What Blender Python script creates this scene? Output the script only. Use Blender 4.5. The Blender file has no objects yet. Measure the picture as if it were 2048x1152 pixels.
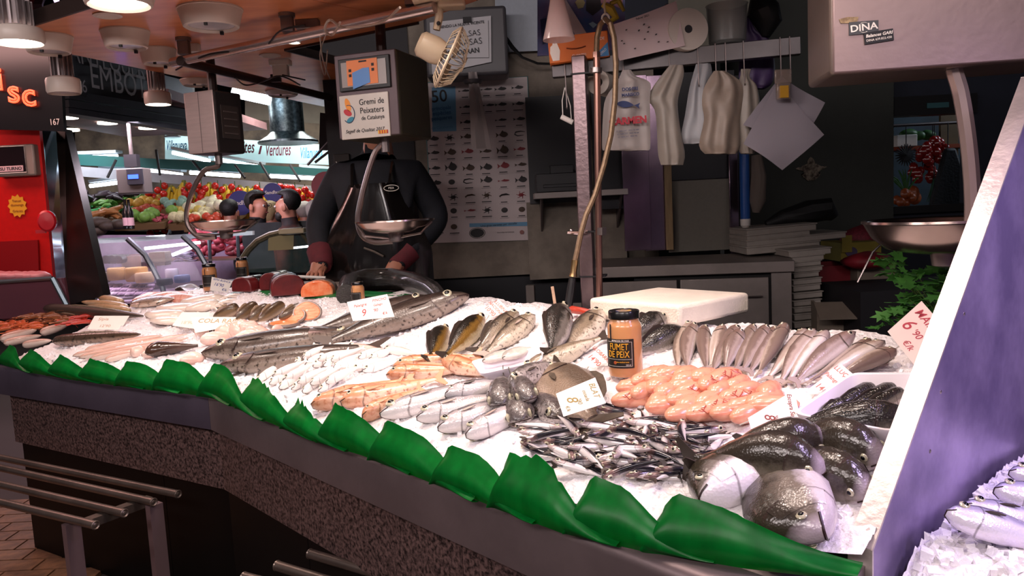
import bpy, math, random
from mathutils import Vector as V, Matrix as MX
R=random.Random(7); rad=math.radians; PI=math.pi; sin=math.sin; cos=math.cos
SC=bpy.context.scene; COL=SC.collection
# ---------------------------------------------------------------- camera, world, light, exposure
FPX=1550.0; CAMH=1.5; PIT=rad(6); ROL=rad(2.9)
cd=bpy.data.cameras.new('camera'); cam=bpy.data.objects.new('camera',cd); COL.objects.link(cam)
cd.sensor_width=36; cd.lens=36*FPX/2048; cd.clip_start=.02; cd.clip_end=200
cam.matrix_world=MX.Translation((0,0,CAMH))@MX.Rotation(rad(90)-PIT,4,'X')@MX.Rotation(-ROL,4,'Z')
SC.camera=cam
wd=bpy.data.worlds.new('world'); SC.world=wd; wd.use_nodes=True
wd.node_tree.nodes['Background'].inputs[0].default_value=(.80,.72,.82,1)
wd.node_tree.nodes['Background'].inputs[1].default_value=.06
vs=SC.view_settings; vs.view_transform='Standard'; vs.look='None'; vs.exposure=0.25; vs.gamma=1; vs.use_curve_mapping=False
def light(name,kind,loc,power,color=(1,1,1),aim=None,size=.1,spot=60,blend=.5,sy=None):
    d=bpy.data.lights.new(name,kind); d.energy=power; d.color=color
    if kind=='SPOT': d.spot_size=rad(spot); d.spot_blend=blend; d.shadow_soft_size=size
    elif kind=='AREA':
        d.size=size
        if sy: d.shape='RECTANGLE'; d.size_y=sy
    else: d.shadow_soft_size=size
    o=bpy.data.objects.new(name,d); COL.objects.link(o); o.location=loc
    if aim is not None: o.rotation_euler=(V(aim)-V(loc)).to_track_quat('-Z','Y').to_euler()
    return o
# ---------------------------------------------------------------- pixel -> place helpers
def ray(px,py):
    u=(px-1024)/FPX; v=-(py-576)/FPX; c,s=cos(ROL),sin(ROL)
    u,v=c*u+s*v,-s*u+c*v
    return V((u,cos(PIT)+sin(PIT)*v,-sin(PIT)+cos(PIT)*v))
EYE=V((0,0,CAMH))
def PY(px,py,y): r=ray(px,py); return EYE+r*(y/r.y)          # on the vertical plane at distance y
def PZ(px,py,z): r=ray(px,py); return EYE+r*((z-CAMH)/r.z)   # on a level surface
def pxm(y): return y/FPX                                       # metres per pixel at distance y
FA=V((-2.37,3.515)); FB=V((-1.107,2.724)); FC=V((.197,1.28)); FD=V((1.0,.39))
dA=(FB-FA).normalized(); nA=V((-dA.y,dA.x)); dB=(FD-FB).normalized(); nB=V((-dB.y,dB.x))
def dist(x,y): p=V((x,y)); return max((p-FB).dot(nA),(p-FB).dot(nB))
Z0=.895; SL=.25; DMAX=.90
def hump(x,y): return .009*sin(x*9+y*5)+.007*sin(x*17-y*13)
def zice(x,y): return Z0+SL*min(max(dist(x,y),0),DMAX)+hump(x,y)*min(1,max(0,dist(x,y)*5))
def PI_(px,py,lift=0.):
    r=ray(px,py); t=.6; st=.01
    while t<7:
        p=EYE+r*t
        if p.z<=zice(p.x,p.y)+lift:
            a,b=t-st,t
            for _ in range(12):
                m=(a+b)/2; p=EYE+r*m
                if p.z<=zice(p.x,p.y)+lift: b=m
                else: a=m
            return EYE+r*b
        t+=st
    return EYE+r*3
def nrm(x,y):
    e=.06; return V((zice(x-e,y)-zice(x+e,y),zice(x,y-e)-zice(x,y+e),2*e)).normalized()
def frame(o,x,z):
    x=V(x).normalized(); z=V(z); y=z.cross(x).normalized(); z=x.cross(y)
    m=MX((x,y,z)).transposed().to_4x4(); m.translation=V(o); return m
def T(x=0,y=0,z=0): return MX.Translation((x,y,z))
def Rz(a): return MX.Rotation(rad(a),4,'Z')
def Rx(a): return MX.Rotation(rad(a),4,'X')
def Ry(a): return MX.Rotation(rad(a),4,'Y')
# ---------------------------------------------------------------- mesh builder
class MB:
    def __init__(s): s.v=[]; s.f=[]; s.uv=[]
    def add(s,vs,fs,M=None,uv=None):
        k=len(s.v)
        s.v+=[tuple(M@V(p)) if M else tuple(p) for p in vs]; s.f+=[tuple(i+k for i in f) for f in fs]
        s.uv+=uv if uv else [(0,0)]*len(vs); return s
    def box(s,c,d,M=None):
        x,y,z=[q/2 for q in d]; vs=[(c[0]+a*x,c[1]+b*y,c[2]+e*z) for a in(-1,1) for b in(-1,1) for e in(-1,1)]
        return s.add(vs,[(0,1,3,2),(4,6,7,5),(0,4,5,1),(2,3,7,6),(0,2,6,4),(1,5,7,3)],M)
    def tube(s,path,r,n=8,M=None,sx=1.):
        P=[V(p) for p in path]; rs=r if isinstance(r,(list,tuple)) else [r]*len(P); vs=[]; fs=[]; uv=[]
        up=None
        for i,p in enumerate(P):
            t=(P[min(i+1,len(P)-1)]-P[max(i-1,0)]).normalized()
            if up is None: up=V((0,0,1)) if abs(t.z)<.9 else V((1,0,0))
            a=up.cross(t)
            if a.length<1e-4: a=V((1,.1,0)).cross(t)
            a.normalize(); b=t.cross(a).normalized(); up=b
            for k in range(n):
                g=2*PI*k/n; vs.append(p+a*(rs[i]*sx*cos(g))+b*(rs[i]*sin(g))); uv.append((i/(len(P)-1),.5+.5*sin(g)))
        for i in range(len(P)-1):
            for k in range(n): fs.append((i*n+k,i*n+(k+1)%n,(i+1)*n+(k+1)%n,(i+1)*n+k))
        fs.append(tuple(range(n))[::-1]); fs.append(tuple((len(P)-1)*n+k for k in range(n)))
        return s.add(vs,fs,M,uv)
    def lathe(s,prof,n=20,M=None,cap=True,sx=1,sy=1):
        vs=[];fs=[];uv=[]; m=len(prof)
        for j,(r,z) in enumerate(prof):
            for k in range(n): g=2*PI*k/n; vs.append((r*cos(g)*sx,r*sin(g)*sy,z)); uv.append((k/n,j/(m-1)))
        for i in range(m-1):
            for k in range(n): fs.append((i*n+k,i*n+(k+1)%n,(i+1)*n+(k+1)%n,(i+1)*n+k))
        if cap: fs.append(tuple(range(n))[::-1]); fs.append(tuple((m-1)*n+k for k in range(n)))
        return s.add(vs,fs,M,uv)
    def prism(s,poly,h,M=None):      # outline in local xy, thickness along z
        n=len(poly); vs=[(p[0],p[1],0) for p in poly]+[(p[0],p[1],h) for p in poly]
        fs=[tuple(range(n))[::-1],tuple(range(n,2*n))]+[(i,(i+1)%n,n+(i+1)%n,n+i) for i in range(n)]
        xs=[p[0] for p in poly]; ys=[p[1] for p in poly]; w=(max(xs)-min(xs))or 1; q=(max(ys)-min(ys))or 1
        return s.add(vs,fs,M,[((p[0]-min(xs))/w,(p[1]-min(ys))/q) for p in poly]*2)
    def grid(s,nu,nv,fn,thick=None,M=None):
        vs=[V(fn(i/nu,j/nv)) for i in range(nu+1) for j in range(nv+1)]; uv=[(i/nu,j/nv) for i in range(nu+1) for j in range(nv+1)]
        w=nv+1; fs=[(i*w+j,(i+1)*w+j,(i+1)*w+j+1,i*w+j+1) for i in range(nu) for j in range(nv)]
        if thick:
            t=V(thick) if not isinstance(thick,(int,float)) else None; N=len(vs)
            if t is None:
                nn=[V((0,0,0)) for _ in vs]
                for f in fs:
                    q=(vs[f[1]]-vs[f[0]]).cross(vs[f[2]]-vs[f[0]])
                    for i in f: nn[i]+=q
                off=[q.normalized()*thick for q in nn]
            else: off=[t]*N
            vs=vs+[vs[i]-off[i] for i in range(N)]; fs=fs+[tuple(i+N for i in f[::-1]) for f in fs]; uv=uv*2
            b=[i*w for i in range(nu+1)]+[nu*w+j for j in range(1,nv+1)]+[i*w+nv for i in range(nu-1,-1,-1)]+[j for j in range(nv-1,0,-1)]
            fs+=[(b[k],b[k]+N,b[(k+1)%len(b)]+N,b[(k+1)%len(b)])for k in range(len(b))]
        return s.add(vs,fs,M,uv)
    def ball(s,c,r,n=10,m=7,M=None):
        r=(r,r,r) if isinstance(r,(int,float)) else r; vs=[];fs=[];uv=[]
        for j in range(m+1):
            a=PI*j/m
            for k in range(n): g=2*PI*k/n; vs.append((c[0]+r[0]*sin(a)*cos(g),c[1]+r[1]*sin(a)*sin(g),c[2]+r[2]*cos(a))); uv.append((k/n,1-j/m))
        for i in range(m):
            for k in range(n): fs.append((i*n+k,(i+1)*n+k,(i+1)*n+(k+1)%n,i*n+(k+1)%n))
        return s.add(vs,fs,M,uv)
    def mesh(s,name,smooth=35):
        me=bpy.data.meshes.new(name); me.from_pydata([tuple(q) for q in s.v],[],s.f)
        ul=me.uv_layers.new(name='UVMap'); li=[0]*len(me.loops); me.loops.foreach_get('vertex_index',li)
        fl=[]
        for i in li: fl+=s.uv[i]
        ul.data.foreach_set('uv',fl)
        if smooth:
            me.shade_smooth() if hasattr(me,'shade_smooth') else me.polygons.foreach_set('use_smooth',[True]*len(me.polygons))
            try: me.set_sharp_from_angle(angle=rad(smooth))
            except Exception: pass
        me.update(); return me
def ob(name,mb,mat,parent=None,M=None,label=None,cat=None,group=None,kind=None,smooth=35,bevel=0,seg=2,sub=0):
    me=mb if isinstance(mb,bpy.types.Mesh) else mb.mesh(name,smooth)
    o=bpy.data.objects.new(name,me); COL.objects.link(o)
    if mat is not None and not len(me.materials): me.materials.append(mat)
    if parent: o.parent=parent
    if M is not None: o.matrix_local=M
    tag(o,label,cat,group,kind)
    if bevel: b=o.modifiers.new('bevel','BEVEL'); b.width=bevel; b.segments=seg; b.limit_method='ANGLE'; b.angle_limit=rad(40)
    if sub: b=o.modifiers.new('sub','SUBSURF'); b.levels=sub; b.render_levels=sub
    return o
def tag(o,label=None,cat=None,group=None,kind=None):
    if label: o['label']=label
    if cat: o['category']=cat
    if group: o['group']=group
    if kind: o['kind']=kind
    return o
def empty(name,M,label=None,cat=None,group=None,parent=None):
    o=bpy.data.objects.new(name,None); COL.objects.link(o); o.empty_display_size=.05
    if parent: o.parent=parent
    o.matrix_local=M if isinstance(M,MX) else MX.Translation(M)
    return tag(o,label,cat,group)
def copytree(o,M=None,parent=None,label=None,group=None):
    c=o.copy(); COL.objects.link(c); c.parent=parent
    if M is not None: c.matrix_local=M
    if label: c['label']=label
    if group: c['group']=group
    for ch in o.children: copytree(ch,None,c)
    return c
def text(body,size,mat,parent,M,name='lettering',align='CENTER',shear=0.,depth=.0004,bold=0.,sx=1.,space=1.,bevel=0):
    c=bpy.data.curves.new('text','FONT'); c.body=body; c.size=size; c.align_x=align; c.align_y='CENTER'; c.shear=shear; c.extrude=depth; c.offset=bold; c.resolution_u=3; c.space_character=space
    if bevel: c.fill_mode='NONE'; c.bevel_depth=bevel
    t=bpy.data.objects.new('text',c); me=bpy.data.meshes.new_from_object(t); bpy.data.objects.remove(t); me.name=name
    me.materials.clear(); me.materials.append(mat)
    if sx!=1: me.transform(MX.Diagonal((sx,1,1,1)))
    o=bpy.data.objects.new(name,me); COL.objects.link(o); o.parent=parent; o.matrix_local=M; return o
# ---------------------------------------------------------------- materials
def hexc(h):
    h=h.lstrip('#'); f=lambda c:(c/12.92 if c<=.04045 else ((c+.055)/1.055)**2.4)
    return tuple(f(int(h[i:i+2],16)/255) for i in (0,2,4))+(1,)
MATS={}
def nd(nt,t,**k):
    n=nt.nodes.new('ShaderNode'+t)
    for a,b in k.items():
        if a in n.inputs.keys(): n.inputs[a].default_value=b
        else: setattr(n,a,b)
    return n
def mat(name,col,rough=.5,metal=0,noise=None,bump=0,bscale=60,emit=0,alpha=1,trans=0,spec=.5,sss=0,coat=0,col2=None,nscale=8,stretch=None,ecol=None,transl=0):
    if name in MATS: return MATS[name]
    m=bpy.data.materials.new(name); m.use_nodes=True; nt=m.node_tree; b=nt.nodes['Principled BSDF']; MATS[name]=m
    c=hexc(col) if isinstance(col,str) else tuple(col)
    b.inputs['Base Color'].default_value=c; b.inputs['Roughness'].default_value=rough; b.inputs['Metallic'].default_value=metal
    b.inputs['Specular IOR Level'].default_value=spec; b.inputs['Alpha'].default_value=alpha; b.inputs['Transmission Weight'].default_value=trans
    if coat: b.inputs['Coat Weight'].default_value=coat; b.inputs['Coat Roughness'].default_value=.12
    if sss: b.inputs['Subsurface Weight'].default_value=sss; b.inputs['Subsurface Radius'].default_value=(.02,.012,.008); b.inputs['Subsurface Scale'].default_value=.5
    if emit: b.inputs['Emission Color'].default_value=hexc(ecol) if ecol else c; b.inputs['Emission Strength'].default_value=emit
    tc=nd(nt,'TexCoord'); src=tc.outputs['Object']
    if stretch:
        mp=nd(nt,'Mapping'); mp.inputs['Scale'].default_value=stretch; nt.links.new(src,mp.inputs[0]); src=mp.outputs[0]
    if col2 is not None or noise:
        nz=nd(nt,'TexNoise',Scale=nscale,Detail=5.0,Roughness=.6); nt.links.new(src,nz.inputs['Vector'])
        cr=nd(nt,'ValToRGB'); cr.color_ramp.elements[0].position=.38; cr.color_ramp.elements[1].position=.62
        c2=hexc(col2) if isinstance(col2,str) else (tuple(max(0,q*(1-noise)) for q in c[:3])+(1,))
        cr.color_ramp.elements[0].color=c; cr.color_ramp.elements[1].color=c2
        nt.links.new(nz.outputs['Fac'],cr.inputs[0]); nt.links.new(cr.outputs[0],b.inputs['Base Color'])
    if bump:
        n2=nd(nt,'TexNoise',Scale=bscale,Detail=4.0); nt.links.new(src,n2.inputs['Vector'])
        bp=nd(nt,'Bump',Strength=bump,Distance=.01); nt.links.new(n2.outputs['Fac'],bp.inputs['Height']); nt.links.new(bp.outputs[0],b.inputs['Normal'])
    if transl:
        tr=nd(nt,'BsdfTranslucent'); tr.inputs['Color'].default_value=c; mx=nd(nt,'MixShader'); mx.inputs[0].default_value=transl
        nt.links.new(b.outputs[0],mx.inputs[1]); nt.links.new(tr.outputs[0],mx.inputs[2]); nt.links.new(mx.outputs[0],nt.nodes['Material Output'].inputs[0])
    return m
def fishmat(name,back,side,belly,p1=.45,p2=.75,rough=.28,nscale=25,namt=.25,head=None,metal=.0,spot=None,bump=.15,gill=True,hr=(.26,.16)):
    """countershaded skin: u runs snout to tail, v belly to back"""
    if name in MATS: return MATS[name]
    m=bpy.data.materials.new(name); m.use_nodes=True; nt=m.node_tree; b=nt.nodes['Principled BSDF']; MATS[name]=m; L=nt.links.new
    uv=nd(nt,'UVMap'); sp=nd(nt,'SeparateXYZ'); L(uv.outputs[0],sp.inputs[0]); tc=nd(nt,'TexCoord')
    nz=nd(nt,'TexNoise',Scale=nscale,Detail=6.0,Roughness=.65); L(tc.outputs['Object'],nz.inputs['Vector'])
    ad=nd(nt,'Math',operation='MULTIPLY_ADD'); ad.inputs[1].default_value=namt; L(nz.outputs['Fac'],ad.inputs[0])
    su=nd(nt,'Math',operation='SUBTRACT'); su.inputs[1].default_value=namt*.5; L(sp.outputs['Y'],su.inputs[0]); L(su.outputs[0],ad.inputs[2])
    cr=nd(nt,'ValToRGB'); e=cr.color_ramp.elements; e[0].position=p1-.12; e[0].color=hexc(belly); e[1].position=p2+.08; e[1].color=hexc(back)
    x=e.new(p1+.08); x.color=hexc(side); x=e.new(p2-.1); x.color=hexc(side)
    L(ad.outputs[0],cr.inputs[0]); out=cr.outputs[0]
    def mixc(fac,colr,prev):
        mx=nd(nt,'Mix',data_type='RGBA'); L(fac,mx.inputs[0]); L(prev,mx.inputs[6]); mx.inputs[7].default_value=hexc(colr); return mx.outputs[2]
    if spot:
        vo=nd(nt,'TexNoise',Scale=nscale*4,Detail=2.0); L(tc.outputs['Object'],vo.inputs['Vector'])
        r2=nd(nt,'ValToRGB'); r2.color_ramp.elements[0].position=.55; r2.color_ramp.elements[1].position=.68; L(vo.outputs['Fac'],r2.inputs[0]); out=mixc(r2.outputs[0],spot,out)
    if head:
        mr=nd(nt,'MapRange'); mr.inputs[1].default_value=hr[0]; mr.inputs[2].default_value=hr[1]; L(sp.outputs['X'],mr.inputs[0])
        ml=nd(nt,'Math',operation='MULTIPLY'); ml.inputs[1].default_value=.65; L(mr.outputs[0],ml.inputs[0]); out=mixc(ml.outputs[0],head,out)
    if gill:
        g=nd(nt,'Math',operation='MULTIPLY_ADD'); g.inputs[1].default_value=-.09; L(sp.outputs['Y'],g.inputs[0]); g.inputs[2].default_value=0
        # curved gill slit: distance of u from .25 - bow(v)
        v2=nd(nt,'Math',operation='SUBTRACT'); L(sp.outputs['Y'],v2.inputs[0]); v2.inputs[1].default_value=.45
        v3=nd(nt,'Math',operation='MULTIPLY'); L(v2.outputs[0],v3.inputs[0]); L(v2.outputs[0],v3.inputs[1])
        v4=nd(nt,'Math',operation='MULTIPLY_ADD'); L(v3.outputs[0],v4.inputs[0]); v4.inputs[1].default_value=.22; L(sp.outputs['X'],v4.inputs[2])
        v5=nd(nt,'Math',operation='SUBTRACT'); L(v4.outputs[0],v5.inputs[0]); v5.inputs[1].default_value=.245
        v6=nd(nt,'Math',operation='ABSOLUTE'); L(v5.outputs[0],v6.inputs[0])
        mr=nd(nt,'MapRange'); mr.inputs[1].default_value=.012; mr.inputs[2].default_value=.003; L(v6.outputs[0],mr.inputs[0])
        ml=nd(nt,'Math',operation='MULTIPLY'); ml.inputs[1].default_value=.6; L(mr.outputs[0],ml.inputs[0]); out=mixc(ml.outputs[0],'3a2a28',out)
    L(out,b.inputs['Base Color']); b.inputs['Roughness'].default_value=rough; b.inputs['Metallic'].default_value=metal
    b.inputs['Coat Weight'].default_value=.35; b.inputs['Coat Roughness'].default_value=.15
    if bump:
        n2=nd(nt,'TexVoronoi',Scale=nscale*9); L(tc.outputs['Object'],n2.inputs['Vector'])
        bp=nd(nt,'Bump',Strength=bump,Distance=.004); L(n2.outputs['Distance'],bp.inputs['Height']); L(bp.outputs[0],b.inputs['Normal'])
    return m
STEEL=mat('stainless steel','a79a97',.32,.95,noise=.25,nscale=5,bump=.05,bscale=40)
STEELD=mat('dull steel','8a7f7e',.45,.8,noise=.25,nscale=7,bump=.06,bscale=50)
BRUSH=mat('brushed steel','a3969a',.38,.85,noise=.2,nscale=6,stretch=(1,1,14))
BLACK=mat('black plastic','0e0d10',.45)
WHITEP=mat('white plastic','d8d2cc',.45)
PAPER=mat('white card','f3ece4',.8,noise=.04)
# ================================================================ ground
tile_m=mat('terracotta paving','7a5238',.7,noise=.4,nscale=20,bump=.2)
grout=mat('paving joint','3a2c28',.9)
fl=ob('floor',MB().box((0,7.5,-.03),(26,24,.04)),grout,kind='structure')
k=0
for i in range(18):
    for j in range(10):
        x=-4.1+j*.225; y=2.2+i*.115
        p=V((x+(.11 if i%2 else 0),y,0))
        if p.x>-1.9: continue
        q=MB().box((0,0,0),(.215,.105,.02)) if k==0 else me_
        o=ob('paving_brick',q,tile_m,fl,T(p.x,p.y,-.001),bevel=0); me_=o.data; k+=1
# ================================================================ counter
def quadstrip(path,prof):
    """sweep profile (d,z) along plan path of (point, normal)"""
    m=MB(); vs=[];fs=[]; n=len(prof)
    for p,nn in path:
        for d,z in prof: q=p+nn*d; vs.append((q.x,q.y,z))
    for i in range(len(path)-1):
        for k in range(n-1): fs.append((i*n+k,(i+1)*n+k,(i+1)*n+k+1,i*n+k+1))
    fs.append(tuple(range(n))); fs.append(tuple((len(path)-1)*n+k for k in range(n))[::-1])
    return m.add(vs,fs)
nM=(nA+nB).normalized(); nM=nM/nM.dot(nA)
FE=FB+dB*2.24
counter=empty('fish_counter',(FB.x,FB.y,0),'long angled fish counter with stainless rim, speckled stone band and black base','counter')
IN=T(-FB.x,-FB.y,0)
RAIL=[(.02,.755),(0,.757),(0,.868),(.004,.880),(.012,.888),(.025,.892),(.075,.890),(.09,.87),(.09,.76)]
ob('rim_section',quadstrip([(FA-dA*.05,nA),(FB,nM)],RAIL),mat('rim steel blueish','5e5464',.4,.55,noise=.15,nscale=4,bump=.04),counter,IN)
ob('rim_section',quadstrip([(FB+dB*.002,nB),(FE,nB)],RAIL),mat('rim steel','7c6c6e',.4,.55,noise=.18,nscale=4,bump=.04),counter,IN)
gran=mat('speckled granite','6e5653',.35,col2='1c1516',nscale=95,spec=.4)
blackst=mat('black polished base','070606',.4,spec=.2)
def cut(a,b,nn,z0,z1,m,name,d=.03):
    q=[(a,nn),(b,nn)]; ob(name,quadstrip(q,[(d,z0),(d,z1),(d+.03,z1),(d+.03,z0)]),m,counter,IN)
g=.0015
TA=V((FA.x+.02,FA.y)) 
s0=PZ(258,840,.74); s1=PZ(588,938,.74)
def proj(p,o,d): return o+d*((V((p.x,p.y))-o).dot(d))
c1=proj(s0,FB,dA); c2=proj(s1,FB,dB)
Jn=FB
cut(FA,c1-dA*g,nA,.525,.756,gran,'granite_slab'); cut(c1+dA*g,FB+dA*.014,nA,.525,.756,gran,'granite_slab')
cut(FB-dB*.014,c2-dB*g,nB,.525,.756,gran,'granite_slab'); cut(c2+dB*g,c2+dB*.8,nB,.525,.756,gran,'granite_slab'); cut(c2+dB*(.8+2*g),FE,nB,.525,.756,gran,'granite_slab')
cut(FA+dA*.03,c1+dA*.12-dA*g,nA,0,.522,blackst,'base_panel',.045); cut(c1+dA*.12+dA*g,FB+dA*.02,nA,0,.522,blackst,'base_panel',.045)
cut(FB-dB*.02,c2-dB*g,nB,0,.522,blackst,'base_panel',.045); cut(c2+dB*g,FE,nB,0,.522,blackst,'base_panel',.045)
# tray body and side
def tri(p,z): return (p.x,p.y,z)
bk=1.06
def jointback(d): return FB+nM*d
side=MB()
for (a,b,na,nb) in ((FA,FB,nA,nM),(FB,FE,nM,nB)):
    p=[a+na*.06,b+nb*.06,b+nb*bk,a+na*bk]; zz=[.86,.86,.86+SL*DMAX-.02,.86+SL*DMAX-.02]
    side.add([tri(q,z) for q,z in zip(p,zz)]+[tri(q,.05) for q in p],[(0,1,2,3),(7,6,5,4),(0,4,5,1),(1,5,6,2),(2,6,7,3),(3,7,4,0)])
ob('tray_body',side,STEELD,counter,IN,smooth=0)
# ================================================================ crushed ice
ice_m=mat('crushed ice','f4eef0',.35,bump=.75,bscale=95,spec=.5,noise=.1,nscale=60,sss=0)
RI=random.Random(3)
def iceh(x,y):
    return zice(x,y)
mb=MB()
DIVP=V((.558,1.198)); SDIV=(DIVP-FB).dot(dB)-.002
def icesheet(a,b,na,nb,nu,nv):
    def fn(u,v):
        d0_=.035+(.15*max(0,(u*nu-1.5)/.75)**1.2 if nu else 0); d=d0_+v*(bk-.015-d0_); nn=na.lerp(nb,u) if False else None
        pa=a+na*d; pb=b+nb*d; p=pa.lerp(pb,u)
        edge=min(1,v*14)
        z=iceh(p.x,p.y)+RI.uniform(-.004,.005)*edge-(1-edge)*.012
        return (p.x,p.y,z)
    return fn
m2=MB(); m2.grid(120,130,icesheet(FA,FB,nA,nM,0,0)); m2.grid(200,130,icesheet(FB,FB+dB*SDIV,nM,nB,SDIV,0))
ice=ob('crushed_ice',m2,ice_m,label='bed of crushed white ice spread over the whole fish counter',cat='ice',kind='stuff',smooth=60)
# loose ice lumps, thickest by the steel divider
lm=MB()
def lump(p,r):
    a=[RI.uniform(.6,1.25) for _ in range(8)]; vs=[]
    i=0
    q=MX.Rotation(RI.uniform(0,6),3,'Z')@MX.Rotation(RI.uniform(0,6),3,'X')
    for x in(-1,1):
        for y in(-1,1):
            for z in(-1,1): vs.append(p+q@V((x,y,z))*(r*a[i])); i+=1
    lm.add(vs,[(0,1,3,2),(4,6,7,5),(0,4,5,1),(2,3,7,6),(0,2,6,4),(1,5,7,3)])
for _ in range(2600):
    s=RI.uniform(-1.4,SDIV-.01); d=RI.uniform(.04,.95)
    p=(FB+dA*s+nA*d) if s<0 else (FB+dB*s+nB*d)
    if s>1.2 and d<.06+.22*(s-1.2): continue
    lump(V((p.x,p.y,zice(p.x,p.y)+RI.uniform(-.003,.003))),RI.uniform(.003,.007))
for _ in range(1500):
    p=PI_(RI.uniform(1380,1700),RI.uniform(985,1152))
    if dist(p.x,p.y)<.25 or p.x>.56: continue
    lump(V((p.x,p.y,p.z+RI.uniform(-.003,.004))),RI.uniform(.003,.008))
ob('ice_lump',lm,mat('loose ice','f6f2f6',.15,spec=.6,bump=.3,bscale=150),ice,kind='stuff',smooth=0)
# ================================================================ green plastic leaf fringe
leaf_m=mat('green plastic leaf','08983c',.35,transl=.6,noise=.35,nscale=30,stretch=(1,1,.2))
LP=[(-20,722),(60,745),(130,757),(210,768),(290,778),(370,787),(430,797),(520,838),(620,880),(720,910),(850,960),(980,1012),(1120,1064),(1290,1104),(1480,1134),(1720,1162)]
pk=[(3,693),(40,703),(103,712),(165,720),(243,724),(318,722),(408,730),(483,760),(572,806),(648,812),(757,847),(880,900),(1000,910),(1150,968),(1325,1008)]
words=['leftmost of the row','second from the left end','third from the left end','fourth from the left end','fifth from the left end','sixth from the left end','at the counter bend','frayed, right of the counter bend','with frayed tip below the white whiting','with rounded tip below the orange gurnards','below the silver mullet heads','below the left silver mullets','below the anchovy pile, its tip frayed','below the right end of the anchovy pile','last and largest, below the sea breams']
def base_at(x):
    for (a,b),(c,d) in zip(LP,LP[1:]):
        if a<=x<=c: return PZ(x,b+(d-b)*(x-a)/(c-a),.893)
    return PZ(x,LP[-1][1],.893)
for i,(x,y) in enumerate(pk):
    w=(pk[i+1][0]-x) if i+1<len(pk) else 330
    x1=min(x+w*1.6,1719); x0=x-w*.12
    top=base_at(x+w*.15); hp=(PY(x+w*.15,y,top.y).z-.893)*1.0+.008
    fr=i in(7,8,12)
    RL=random.Random(i)
    jag=[RL.uniform(-.012,.012) if fr else RL.uniform(-.003,.003) for _ in range(30)]
    b0=base_at(x0)
    def fn(u,v):
        p=base_at(x0+(x1-x0)*u); s=V((p.x,p.y))-FB; nn=nA if s.dot(dA)<0 else nB
        a=min(1,(u/.10))**.5; f=(1-.10*(u/.3) if u<.3 else .90*(.5+.5*cos(PI*((u-.3)/.7)**.85)))
        h=hp*((.12 if i<14 else .28)+(.88 if i<14 else .72)*a*f)+(jag[int(u*28)] if v>.9 and u<.5 else 0)*(.5 if not fr else 1)
        q=nn*(.004-.020*sin(PI*min(1,v*1.15))**1.0*(1-.25*u)+.03*v*v*(1-u)+.010*sin(u*7+i)*v+.003*(i%2))
        return (p.x+q.x-b0.x,p.y+q.y-b0.y,h*v-.004)
    ob('leaf_divider',MB().grid(26,8,fn,.0012),leaf_m,None,T(b0.x,b0.y,.8935),'scalloped green plastic leaf along the counter rim, '+words[i],'leaf divider','green leaf fringe on the rim',smooth=50)
# ================================================================ steel divider at right and the next counter's ice
dd=V((nB.x,nB.y,0)); dn=V((dB.x,dB.y,0))
div=empty('steel_divider',(DIVP.x,DIVP.y,.9),'thick slanted stainless steel divider panel between the two ice counters','divider')
prof=[(0,-.3),(0,.02),(.358,.345),(.90,.835),(1.15,.835),(1.15,-.3)]
Md=frame((0,0,0),dd,-dn)   # local x into scene, y up?
Md=MX((dd,V((0,0,1)),dd.cross(V((0,0,1))))).transposed().to_4x4()
th=.034; Md=Md@T(0,0,-.034)
ob('core',MB().prism(prof,th,T(0,0,-.0)),mat('violet lit divider steel','8878a4',.4,.6,col2='b4a2cc',nscale=4,bump=.08,bscale=30),div,Md,bevel=.004)  # violet lamplight and mottled reflections put into the steel's colour
rimp=MB()
for (a,b) in zip(prof[:4],prof[1:5]):
    l=V((b[0]-a[0],b[1]-a[1])); ang=math.atan2(l.y,l.x)
    rimp.box((l.length/2,0,0),(l.length+.004,.005,th+.006),T(a[0],a[1],th/2)@MX.Rotation(ang,4,'Z'))
ob('edge_band',rimp,mat('pale edge band','d8cbc6',.38,.6,noise=.2,nscale=18,bump=.15,bscale=60),div,Md)
for (x,y) in ((.25,.12),(.42,.35),(.30,.22)):
    ob('rivet',MB().ball((x,y,th),(.004,.004,.002)),STEEL,div,Md)
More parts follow.
